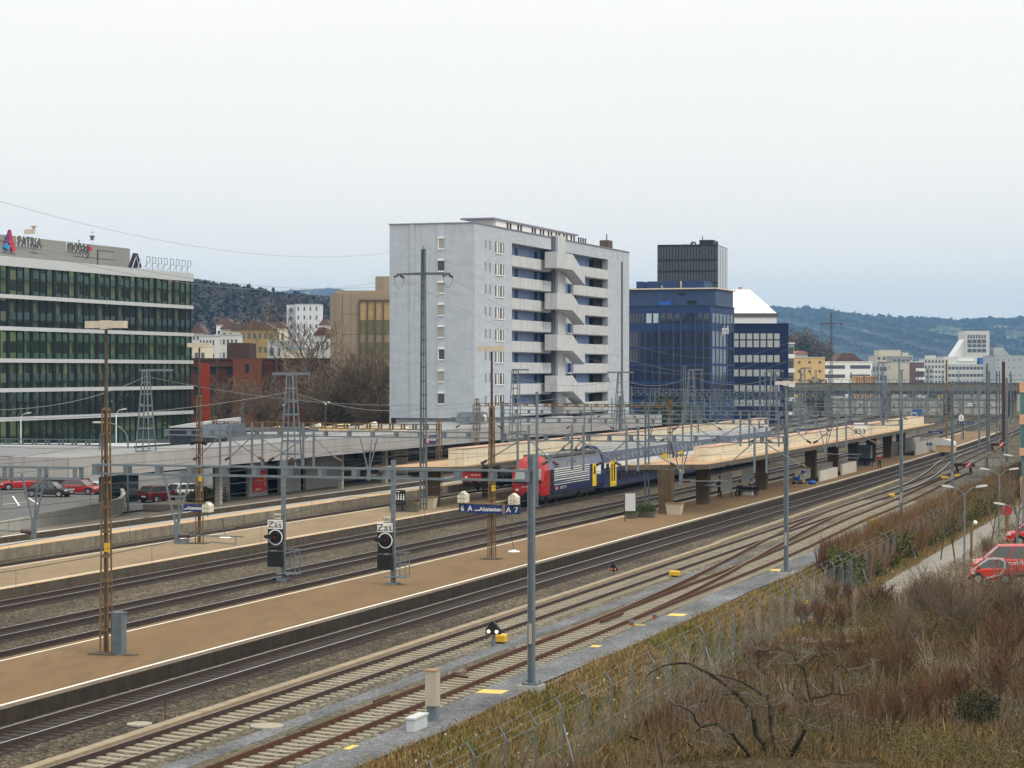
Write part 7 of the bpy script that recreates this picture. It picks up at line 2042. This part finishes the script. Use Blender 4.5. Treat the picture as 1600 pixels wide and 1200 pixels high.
# field surface with humps
fs_, ft_ = np.linspace(45, 150, 150), np.linspace(-24.9, 34, 150)
S_, T_ = np.meshgrid(fs_, ft_, indexing='ij'); Z_ = ground_z(T_, S_) + bumps(S_, T_) + .02
roadmask = ((S_ > 123.5) & (T_ > -21.8) & (T_ < -17)) | ((S_ > 130) & (T_ >= -17)); Z_ = np.where(roadmask, Z_ - .5, Z_)
V = np.stack([S_*DX + T_*NX, S_*DY + T_*NY, Z_], -1).reshape(-1, 3); I = np.arange(150*150).reshape(150, 150)
F_ = np.stack([I[:-1, :-1], I[1:, :-1], I[1:, 1:], I[:-1, 1:]], -1).reshape(-1, 4)
fld = fastmesh("field", V, F_, fieldm, "structure", k=4)
gtan = mat("dry_grass_blades", (.15, .095, .030), .9, 0, 1, isl=True, c2=(.40, .285, .12), coord='World')
ggreen = mat("green_grass_blades", (.07, .08, .014), .9, 0, 1, isl=True, c2=(.22, .235, .05), coord='World')
gred = mat("red_brown_stems", (.06, .028, .015), .9, 0, 1, isl=True, c2=(.20, .105, .055), coord='World')
gbrown = mat("brown_stems", (.085, .046, .018), .9, 0, 1, isl=True, c2=(.30, .18, .08), coord='World')
ggrey = mat("grey_twigs", (.11, .08, .055), .9, 0, 1, isl=True, c2=(.24, .18, .125), coord='World')
lgreen = mat("bramble_leaves", (.026, .034, .008), .8, 0, 1, isl=True, c2=(.135, .14, .034), coord='World')
lred = mat("rusty_leaves", (.055, .022, .010), .8, 0, 1, isl=True, c2=(.19, .085, .035), coord='World')
blades("verge_grass", "dry tan grass covering the sloping railway verge", "grass", gtan, 50, 260, -24.9, -20.9, 85000, .12, .42, .03, .5, 21)
blades("verge_grass", "patches of green grass on the railway verge and by the fence", "grass", ggreen, 50, 200, -24.7, -19.5, 60000, .08, .32, .03, .6, 22, dens=3.5, thr=.50, clear=noroad)
leaves("fallen_leaves", "brown leaf litter scattered over the railway verge", "leaf litter", lred, 50, 200, -24.9, -21.5, 9000, .18, .09, 23, dens=2, thr=.45)
leaves("fallen_leaves", "few pale scraps caught in the verge grass", "leaf litter", mat("pale_scrap", (.5, .48, .42), .8, 0, 1, isl=True, c2=(.7, .68, .62)), 50, 160, -24.6, -20, 700, .22, .10, 24, dens=3, thr=.3)
blades("field_weeds", "tangled brown dead weeds filling the overgrown field", "weeds", gbrown, 52, 140, -21.0, 30, 85000, .15, .5, .022, .8, 31, clear=noroad)
blades("field_weeds", "reddish dead stems in drifts across the overgrown field", "weeds", gred, 52, 135, -20.8, 30, 70000, .3, .95, .02, .5, 32, dens=10, thr=.47, clear=noroad)
blades("field_grass", "tan tufts of grass in the overgrown field", "grass", gtan, 52, 140, -21.0, 30, 70000, .2, .55, .024, .9, 33, dens=9, thr=.5, clear=noroad)
blades("trodden_grass", "short grass around the foot of the gnarled tree", "grass", gbrown, 52, 76, -20.8, 10, 30000, .06, .2, .02, .9, 43)
leaves("trodden_grass", "low green cover around the foot of the gnarled tree", "ground cover", lgreen, 52, 76, -20.8, 10, 40000, .25, .055, 44, dens=6, thr=.36)
blades("field_grass", "mossy green grass drifts in the overgrown field", "grass", ggreen, 52, 135, -20.8, 30, 35000, .12, .45, .024, .8, 41, dens=11, thr=.50, clear=noroad)
leaves("brambles", "low green brown bramble thickets in the overgrown field", "brambles", lgreen, 52, 130, -20.5, 30, 170000, 1.15, .06, 34, dens=10, thr=.42, clear=noroad)
leaves("brambles", "rusty leaved thickets in the overgrown field", "brambles", lred, 52, 130, -20.5, 30, 150000, .9, .058, 35, dens=8, thr=.44, clear=noroad)
blades("tall_twigs", "grey twiggy undergrowth standing up from the overgrown field", "undergrowth", ggrey, 60, 125, -20.5, 30, 14000, .6, 1.7, .02, .25, 36, dens=5, thr=.53, clear=noroad)
blades("hedge_twigs", "thicket of reddish twigs along the railway side of the fence", "undergrowth", gred, 130, 262, -24.4, -22.4, 34000, .8, 1.9, .035, .22, 37, near_bias=False)
blades("hedge_twigs", "grey brown thicket of thin twigs along the fence by the car park road", "undergrowth", gbrown, 132, 262, -24.0, -21.8, 50000, .8, 2.4, .03, .25, 38, near_bias=False)
leaves("hedge_leaves", "olive green climbers hanging in the fence thicket", "undergrowth", lgreen, 128, 240, -23.4, -21.4, 30000, 1.9, .16, 39, dens=5, thr=.44)
# bend of the hedge with the road is in the fence line itself

# ------------------------------------------------------------------ bare trees
barkm = mat("bare_bark", (.085, .068, .05), .95, .3, 2)
twigm = mat("brown_twigs", (.085, .062, .042), .95, 0, 1, isl=True, c2=(.28, .215, .15))
def segs_mesh(name, segs, m, parent, n=3):
    P0 = np.array([s_[0] for s_ in segs]); P1 = np.array([s_[1] for s_ in segs]); r0 = np.array([s_[2] for s_ in segs]); r1 = np.array([s_[3] for s_ in segs])
    d = P1 - P0; d /= (np.linalg.norm(d, axis=1)[:, None] + 1e-9); ref = np.where(np.abs(d[:, 2:3]) > .9, np.array([[1., 0, 0]]), np.array([[0, 0, 1.]]))
    a = np.cross(d, ref); a /= np.linalg.norm(a, axis=1)[:, None]; b_ = np.cross(d, a); K = len(segs); V = np.zeros((K, 2*n, 3))
    for i in range(n):
        c, s_ = math.cos(2*math.pi*i/n), math.sin(2*math.pi*i/n); V[:, i] = P0 + (a*c + b_*s_)*r0[:, None]; V[:, n+i] = P1 + (a*c + b_*s_)*r1[:, None]
    F_ = np.array([(i, (i+1) % n, n + (i+1) % n, n + i) for i in range(n)])[None] + (np.arange(K)*2*n)[:, None, None]
    o = fastmesh(name, V.reshape(-1, 3), F_.reshape(-1, 4), m, None, k=4)
    if parent: o.parent = parent
    return o
def grow(rd, p, d, ln, r, lev, maxlev, out, spread, tw):
    d = Vector(d).normalized(); n = 3 if lev < 2 else 2; pts = [Vector(p)]
    for i in range(n):
        d = (d + Vector((rd.gauss(0, .10), rd.gauss(0, .10), rd.gauss(.03, .06)))).normalized(); q_ = pts[-1] + d * ln / n
        ra = r * (1 - .45 * i / n); rb = r * (1 - .45 * (i+1) / n); out.append((tuple(pts[-1]), tuple(q_), max(ra, tw), max(rb, tw), lev)); pts.append(q_)
    if lev >= maxlev: return
    k = (6, 5, 4, 4, 3)[min(lev, 4)]
    for i in range(k):
        f = (.35 if lev == 0 else .2) + (.65 if lev == 0 else .8) * (i + rd.random()) / k; j = min(n - 1, int(f * n)); base = pts[j].lerp(pts[j+1], f * n - j)
        ax = Vector((rd.gauss(0, 1), rd.gauss(0, 1), rd.gauss(0, .5))).normalized(); nd = (d + ax * spread * rd.uniform(.7, 1.3)).normalized(); nd.z = nd.z * .8 + .18
        grow(rd, base, nd, ln * rd.uniform(.45, .72), r * .5, lev + 1, maxlev, out, spread, tw)
def bare_tree(name, label, loc, h, seed, r=.16, maxlev=4, spread=.75, tw=.012, stems=1, grp=None, m=None):
    rd = random.Random(seed); out = []
    for k in range(stems):
        off = Vector((rd.gauss(0, .35), rd.gauss(0, .35), 0)) if stems > 1 else Vector((0, 0, 0)); dd = (rd.gauss(0, .2), rd.gauss(0, .2), 1) if stems > 1 else (0, 0, 1)
        grow(rd, off, dd, h * (.62 if stems == 1 else .55), r, 0, maxlev, out, spread, tw)
    o = thing(name, label, "tree", loc, 0, grp)
    segs_mesh("trunk", [s_ for s_ in out if s_[4] <= 1], barkm, o, 5); segs_mesh("crown", [s_ for s_ in out if s_[4] > 1], m or twigm, o, 3)
    return o
B_ = "bare trees in front of the brown and brick buildings"
protos_t = [bare_tree("bare_tree", "slender bare tree reaching above the brick building left of the brown panelled building", at(463, 318) + (-.2,), 20.0, 3, r=.22, tw=.028, maxlev=4, grp=B_),
            bare_tree("bare_tree", "broad bare tree before the left part of the brown panelled building", at(527, 312) + (-.2,), 13.5, 5, r=.2, tw=.027, maxlev=4, spread=.9, stems=3, grp=B_),
            bare_tree("bare_tree", "bare tree rising before the golden windows of the brown building", at(573, 315) + (-.2,), 16.0, 8, r=.2, tw=.026, maxlev=4, stems=2, grp=B_)]
more = [(1, 548, 305, 1.0, "bushy bare tree between the two halves of the brown panelled building front"), (2, 595, 300, .95, "bare tree touching the left edge of the grey apartment block"), (1, 505, 300, .95, "bare tree at the right end of the brick building"), (0, 545, 322, .75, "tall thin bare tree behind the bushy one before the brown building"),
        (0, 430, 300, .55, "bare tree before the middle of the brick building"), (1, 395, 330, .85, "bare tree before the orange brick stair tower"), (2, 330, 325, .7, "bare tree rising between the red orange wedge and the glass office"),
        (1, 570, 290, .72, "low spreading bare tree below the golden windows"), (1, 600, 288, .7, "low bare tree at the foot of the grey block"), (0, 520, 340, .6, "back bare tree at the rounded corner of the brown building")]
for k, px, Y, sc_, lb in more: dup(protos_t[k], at(px, Y) + (-.2,), random.uniform(0, 6), lb, scale=(sc_, sc_, sc_))
def bush_row(nm, lb, px, Y, rx, h, m, n=900, z0=-.2, seed=1, size=.3):
    o = thing(nm, lb, "shrub", at(px, Y) + (z0,), 0); MB().cyl((0, 0, 0), (0, 0, h*.5), .12, .05, n=6).build("stem", [barkm], o); leafy(o, "foliage", 0, 0, h*.55, rx, rx*.7, h*.5, n, size, m, seed); return o
dgr = mat("evergreen_leaves", (.012, .024, .010), .8, 0, 1, isl=True, c2=(.035, .06, .022))
bush_row("evergreen_shrub", "dark shrubs growing before the brown building just left of the grey block", 580, 280, 3.5, 3.6, mat("ivy_dark", (.02, .022, .012), .8, 0, 1, isl=True, c2=(.06, .055, .03)), 2500, seed=7, size=.4)
bush_row("evergreen_shrub", "wide green shrub in the concrete box before the station wall", 326, 188, 1.9, 1.7, lgreen, 1500, -.1, 8, .22)
bush_row("evergreen_shrub", "second green shrub between the dark red hatchback and the small name sign", 303, 189, .9, 1.3, lgreen, 900, -.1, 9, .2)
bush_row("ivy_bush", "dark climbing bush behind the slim lamp left of the station wall", 165, 222, 1.8, 3.0, dgr, 1300, -.1, 10, .22)
bush_row("evergreen_tree", "green conifer in front of the wide blue office block", 1040, 400, 5.2, 7.2, mat("olive_tree_leaves", (.02, .03, .012), .8, 0, 1, isl=True, c2=(.07, .08, .03)), 2600, seed=11, size=.5)
bush_row("evergreen_shrub", "long dark hedge at the foot of the wide blue office block", 1060, 380, 9, 4.2, dgr, 2600, seed=12, size=.5)
bush_row("evergreen_tree", "dark conifer among the white houses beside the glass office", 332, 700, 5.5, 18.0, dgr, 2200, seed=13, size=1.2)
bush_row("evergreen_tree", "small dark conifer right of the tall white tower block", 510, 760, 4, 11, dgr, 1200, seed=14, size=1.0)
bush_row("shrub_clump", "dark leafy clump standing in the lower right of the overgrown field", 1530, 79, .9, 1.5, mat("deep_olive", (.015, .018, .006), .8, 0, 1, isl=True, c2=(.045, .05, .018)), 2600, -1.4, 15, .08)
# brown wood right of the navy building and small far trees
bw = mat("far_bare_crowns", (.085, .068, .058), .95, 0, 1, isl=True, c2=(.15, .12, .10))
wd = [(1238, 1020, 17, 22, "first brown tree right of the navy building"), (1250, 1000, 16, 21, "tallest brown crown on the knoll right of the navy building"), (1262, 1010, 17, 19, "third brown crown of the knoll behind the yellow block"), (1275, 1020, 15, 16, "fourth brown crown behind the yellow block"), (1286, 1030, 14, 13, "last brown crown sinking behind the power line mast"), (1256, 900, 9, 13, "dark green conifer amid the brown crowns of the knoll")]
for i, (px, Y, rx, hh, lb) in enumerate(wd):
    X, Y_, z = at(px, Y, 566); bush_row("bare_wood_tree" if i < 5 else "evergreen_tree", lb, px, Y, rx*.5, z + hh * .58 + 1.0, bw if i < 5 else dgr, 7000 if i < 5 else 2500, -.3, 30 + i, .95)
for i, (px, Y, hh, lb) in enumerate(((1462, 700, 6.5, "brown tree between the white terrace house and the office complex"), (1390, 620, 3.5, "low brown tree before the blank beige hall"), (1275, 600, 9.5, "thin bare tree in front of the yellow block"), (1412, 640, 3.5, "low shrub on the bridge embankment"))):
    bush_row("bare_wood_tree", lb, px, Y, hh*.45, hh, bw, 1200, -.3, 50 + i, .8)
# forest on the wooded hill
r = np.random.default_rng(77); n = 3000
px = r.uniform(230, 560, n); v = r.random(n) ** .7
prof = np.interp(px, [100, 200, 300, 340, 400, 450, 520, 640], [446, 450, 455, 461, 470, 478, 484, 495])
Y = 1500 - 620 * (1 - v); X = (px - 800) / 3450 * 1500 * (.9 + .1 * v); hh = HC + (580 - prof) / 3450 * 1500
z = -1 + (hh + 1) * np.sin(np.minimum(1, v) * np.pi / 2) ** 1.3
for cls, (lb, mm, sel) in enumerate((("bare brown wood covering the hill left of the brown building", mat("hill_bare_crowns", (.046, .038, .038), .95, 0, 1, isl=True, c2=(.078, .064, .060)), r.random(n) < .955), ("dark conifers scattered through the wood on the hill", mat("hill_conifers", (.010, .016, .012), .95, 0, 1, isl=True, c2=(.025, .038, .025)), None))):
    if sel is None: sel = ~last_sel
    last_sel = sel; V = []; nq = 40
    for i in np.nonzero(sel)[0]:
        rx = r.uniform(3.2, 6.5) if cls == 0 else 3.0; hz = r.uniform(4.5, 7) if cls == 0 else r.uniform(4, 6.5)
        u = r.normal(size=(nq, 3)); u /= np.linalg.norm(u, axis=1)[:, None]
        if cls == 1: q_ = r.random(nq); c = np.stack([u[:, 0]*rx*(1-q_), u[:, 1]*rx*(1-q_), q_*hz*2 - 2], 1)
        else: c = u * np.array([rx, rx, hz*.8]) * r.uniform(.6, 1, nq)[:, None] + np.array([0, 0, hz*.55])
        c = c + np.array([X[i], Y[i], z[i] - 1]); a = r.normal(size=(nq, 3)); a /= np.linalg.norm(a, axis=1)[:, None]; b_ = np.cross(a, r.normal(size=(nq, 3))); b_ /= np.linalg.norm(b_, axis=1)[:, None]; s_ = r.uniform(.9, 2.4, nq)[:, None]
        V.append(np.stack([c - a*s_, c + b_*s_*.7, c + a*s_, c - b_*s_*.7], 1).reshape(-1, 3))
    V = np.concatenate(V); fastmesh("hillside_forest", V, np.arange(len(V)).reshape(-1, 4), mm, "stuff", lb, "forest", k=4)
# young trees and multi stemmed bushes by the car park
Cg = "young bare trees by the car park road"
yt = bare_tree("young_tree", "young bare tree with an upright crown beside the road, left of the first double lamp", gpt(1493, 884, -1.4), 5.2, 61, r=.06, tw=.009, maxlev=3, spread=.6, grp=Cg)
dup(yt, gpt(1549, 862, -1.4), 2.0, "young bare tree on the planted strip left of the red road sign", scale=(.95, .95, 1.0)); dup(yt, gpt(1589, 868, -1.4), 4.0, "young bare tree between the red vans and the lamp", scale=(1.0, 1.0, 1.15)); dup(yt, gpt(1575, 818, -1.4), 1.0, "young bare tree behind the red road sign", scale=(1, 1, 1.15)); dup(yt, gpt(1470, 875, -1.4), 3.0, "thin young tree at the bend of the car park road", scale=(.8, .8, .85))
ms = bare_tree("bare_shrub", "tall many stemmed bare shrub left of the small red car", gpt(1478, 1000, -1.4), 3.6, 71, r=.028, tw=.0065, maxlev=3, spread=.5, stems=6, m=ggrey, grp="tall bare shrubs in the field")
for px, py, sc_, lb in ((1440, 985, .9, "bare shrub at the end of the pale road"), (1510, 1010, .8, "bare shrub right below the small red car"), (1585, 1000, 1.15, "tall bare shrub at the right edge below the cars"), (1540, 880, .55, "small bare bush on the planted strip by the vans"), (1412, 1030, .7, "small twiggy shrub left of the pale one")):
    dup(ms, gpt(px, py, -1.4), random.uniform(0, 6), lb, scale=(sc_, sc_, sc_))
red_sh = bare_tree("bare_shrub", "reddish bare shrub beside the rubble heap", gpt(1300, 1000, -1.4), 2.0, 72, r=.018, tw=.006, maxlev=3, spread=.5, stems=7, m=gred, grp="low reddish shrubs scattered in the field")
rq = random.Random(12); k = 0
where = ["near the fence corner", "before the pale road end", "left of the small red car", "right of the gnarled tree", "by the dark leafy clump", "at the lower right corner", "below the rubble heap", "in the middle of the field", "at the right edge of the field", "close to the fence foot", "left of the dark leafy clump", "behind the gnarled tree", "at the bottom of the field", "under the red van front"]
for (px, py, sc_), wh in zip(((1310, 960, .9), (1375, 958, 1.0), (1450, 965, 1.1), (1345, 1075, .8), (1490, 1120, .9), (1585, 1130, 1.4), (1300, 1045, .8), (1400, 1080, .9), (1590, 1060, 1.4), (1265, 985, .8), (1440, 1140, 1.0), (1190, 1050, .9), (1380, 1170, 1.0), (1580, 985, 1.2)), where):
    dup(red_sh, gpt(px, py, -1.4), rq.uniform(0, 6), "low reddish brown shrub " + wh, scale=(sc_, sc_, sc_ * rq.uniform(.8, 1.2)))
sap = bare_tree("sapling", "pale straight sapling in the field left of the grey bare shrub", gpt(1418, 1010, -1.4), 2.6, 90, r=.014, tw=.005, maxlev=2, spread=.35, m=mat("pale_bark_twigs", (.30, .25, .19), .9, 0, 1, isl=True, c2=(.5, .43, .34)), grp="pale thin saplings in the field")
for (px, py, sc_), wh in zip(((1330, 1010, 1.0), (1460, 1100, 1.0), (1120, 1130, .8), (1080, 1100, .9), (1530, 1120, 1.1), (1370, 1120, .8), (1240, 1150, .8), (1500, 980, 1.2), (1290, 960, .9), (1420, 1170, .7)), ("near the rubble heap", "left of the dark leafy clump", "in front of the gnarled tree", "left of the gnarled tree", "beside the dark leafy clump", "in the middle of the lower field", "right of the gnarled trunk", "below the small red car", "by the fence corner", "at the bottom of the field")):
    dup(sap, gpt(px, py, -1.4), py, "pale straight sapling " + wh, scale=(sc_, sc_, sc_))
leaves("planting_strip", "pale low ground cover on the strip between road and vans", "ground cover", mat("pale_cover", (.16, .13, .09), .9, 0, 1, isl=True, c2=(.42, .36, .30)), 132, 190, -18.6, -14, 9000, .5, .09, 81, dens=4, thr=.35)
blades("planting_strip_grass", "short dead plants on the strip beside the car park road", "weeds", gbrown, 126, 200, -18.8, -13.5, 9000, .2, .6, .02, .4, 82)
# gnarled tree at the bottom
tr = thing("gnarled_tree", "gnarled bare tree with mossy crooked limbs at the bottom of the field", "tree", at(1217, 72) + (-1.5,), 0)
ox_, oy_, oz_ = tr.location; rd = random.Random(99)
bark2 = mat("mossy_bark", (.020, .015, .011), .95, .4, 3, c2=(.060, .050, .028)); greyt = mat("grey_dead_twigs", (.11, .095, .08), .95, 0, 1, isl=True, c2=(.24, .21, .18))
limbs = [([(1217,1215),(1205,1195),(1192,1160),(1178,1125),(1160,1092),(1135,1073),(1108,1052),(1085,1040),(1062,1036),(1035,1041),(1012,1055)], .13, 0),
         ([(1217,1215),(1211,1180),(1207,1150),(1204,1120),(1200,1088),(1180,1078),(1160,1066),(1138,1058),(1110,1054)], .11, .6),
         ([(1217,1215),(1232,1190),(1247,1160),(1257,1142),(1262,1115),(1270,1090),(1300,1083),(1336,1083)], .12, -.5),
         ([(1205,1215),(1185,1198),(1165,1172),(1145,1148),(1122,1130),(1095,1137),(1083,1115),(1065,1104),(1050,1101)], .10, -1.0),
         ([(1262,1112),(1262,1075),(1256,1045),(1240,1024),(1215,1014),(1190,1014),(1155,1024)], .05, .2), ([(1256,1045),(1268,1030),(1277,1022),(1300,1021)], .045, .4), ([(1242,1026),(1236,1008),(1228,996)], .03, .2),
         ([(1300,1083),(1302,1050),(1312,1040),(1330,1056)], .035, -.3), ([(1160,1092),(1130,1086),(1100,1078)], .04, .8), ([(1095,1137),(1075,1160),(1050,1180),(1035,1200)], .04, -.8), ([(1145,1190),(1125,1183),(1110,1190)], .035, -1), ([(1336,1083),(1340,1105),(1342,1130)], .02, -.5), ([(1257,1142),(1266,1140)], .05, -.4)]
seg, tw_ = [], []
for pts, r0, dep in limbs:
    P_ = []
    for i, (a, c) in enumerate(pts):
        Yd = 72 + dep * min(1, i / 3) + (.25 * math.sin(i * 1.7)); X_, Y_, Z_2 = at(a, Yd, c); P_.append(Vector((X_ - ox_, Y_ - oy_, Z_2 - oz_)))
    n = len(P_) - 1
    for i in range(n):
        ra, rb = r0 * (1 - .8 * i / n), r0 * (1 - .8 * (i+1) / n); mid = P_[i].lerp(P_[i+1], .5) + Vector((rd.gauss(0, .06), rd.gauss(0, .05), rd.gauss(0, .05)))
        ra, rb = ra * .82, rb * .82; seg += [(tuple(P_[i]), tuple(mid), ra, (ra+rb)/2, 0), (tuple(mid), tuple(P_[i+1]), (ra+rb)/2, rb, 0)]
        if i >= 2:
            for _ in range(rd.randint(2, 4)):
                d = Vector((rd.gauss(0, 1), rd.gauss(0, .8), rd.gauss(.1, .8))).normalized(); grow(rd, mid, d, rd.uniform(.35, .95), .016, 2, 4, tw_, .8, .005)
segs_mesh("trunk", seg, bark2, tr, 8); segs_mesh("crown", tw_, greyt, tr, 3)
# stones heap in the field
o = thing("rubble_heap", "flat heap of pale broken stones in the overgrown field", "rubble", gpt(1278, 1009, -1.35), .3); b = MB(); rr_ = random.Random(4)
for i in range(90):
    x, y = rr_.gauss(0, .75), rr_.gauss(0, .45); s_ = rr_.uniform(.06, .16); b.ell((x, y, .12 + .12 * rr_.random()), (s_, s_ * .8, s_ * .6), nu=5, nv=3)
tag(b.build("stones", [mat("pale_rubble", (.26, .22, .18), .95, .3, 4)], o), kind="stuff")

# ------------------------------------------------------------------ air
hz = MB().box(-4300, 3900, -30, 9300, -3, 330).build("haze", [mat("dummy", (1, 1, 1))])
hm = bpy.data.materials.new("haze_air"); hm.use_nodes = True; t = hm.node_tree; t.nodes.clear()
ou = t.nodes.new("ShaderNodeOutputMaterial"); vo = t.nodes.new("ShaderNodeVolumePrincipled")
vo.inputs["Color"].default_value = (.28, .58, .98, 1); vo.inputs["Density"].default_value = 0.00010; vo.inputs["Anisotropy"].default_value = 0.0
t.links.new(vo.outputs[0], ou.inputs["Volume"]); hz.data.materials.clear(); hz.data.materials.append(hm)
tag(hz, kind="stuff")

# yard, platform and roof colours darkened evenly for contrast under the bright zenith sky
for nm, k in (("brown_platform_tarmac", .86), ("beige_platform_tarmac", .84), ("grey_platform_tarmac", .8), ("roof_gravel", .85), ("grey_roof_membrane", .75), ("siding", .8)):
    m = MATS.get(nm)
    if m:
        for nd in m.node_tree.nodes:
            if nd.type == 'MIX_RGB':
                for q_ in (1, 2):
                    if not nd.inputs[q_].is_linked: c = nd.inputs[q_].default_value; nd.inputs[q_].default_value = (c[0]*k, c[1]*k, c[2]*k, 1)
for nm, k in (("main_line_ballast", .62), ("siding_ballast", .76), ("dark_track_bed", .75), ("blue_grey_grit", .9), ("verge_soil", .9)):
    for nd in MATS[nm].node_tree.nodes:
        if nd.type == 'VALTORGB':
            for e in nd.color_ramp.elements: c = e.color; e.color = (c[0]*k, c[1]*k, c[2]*k, 1)
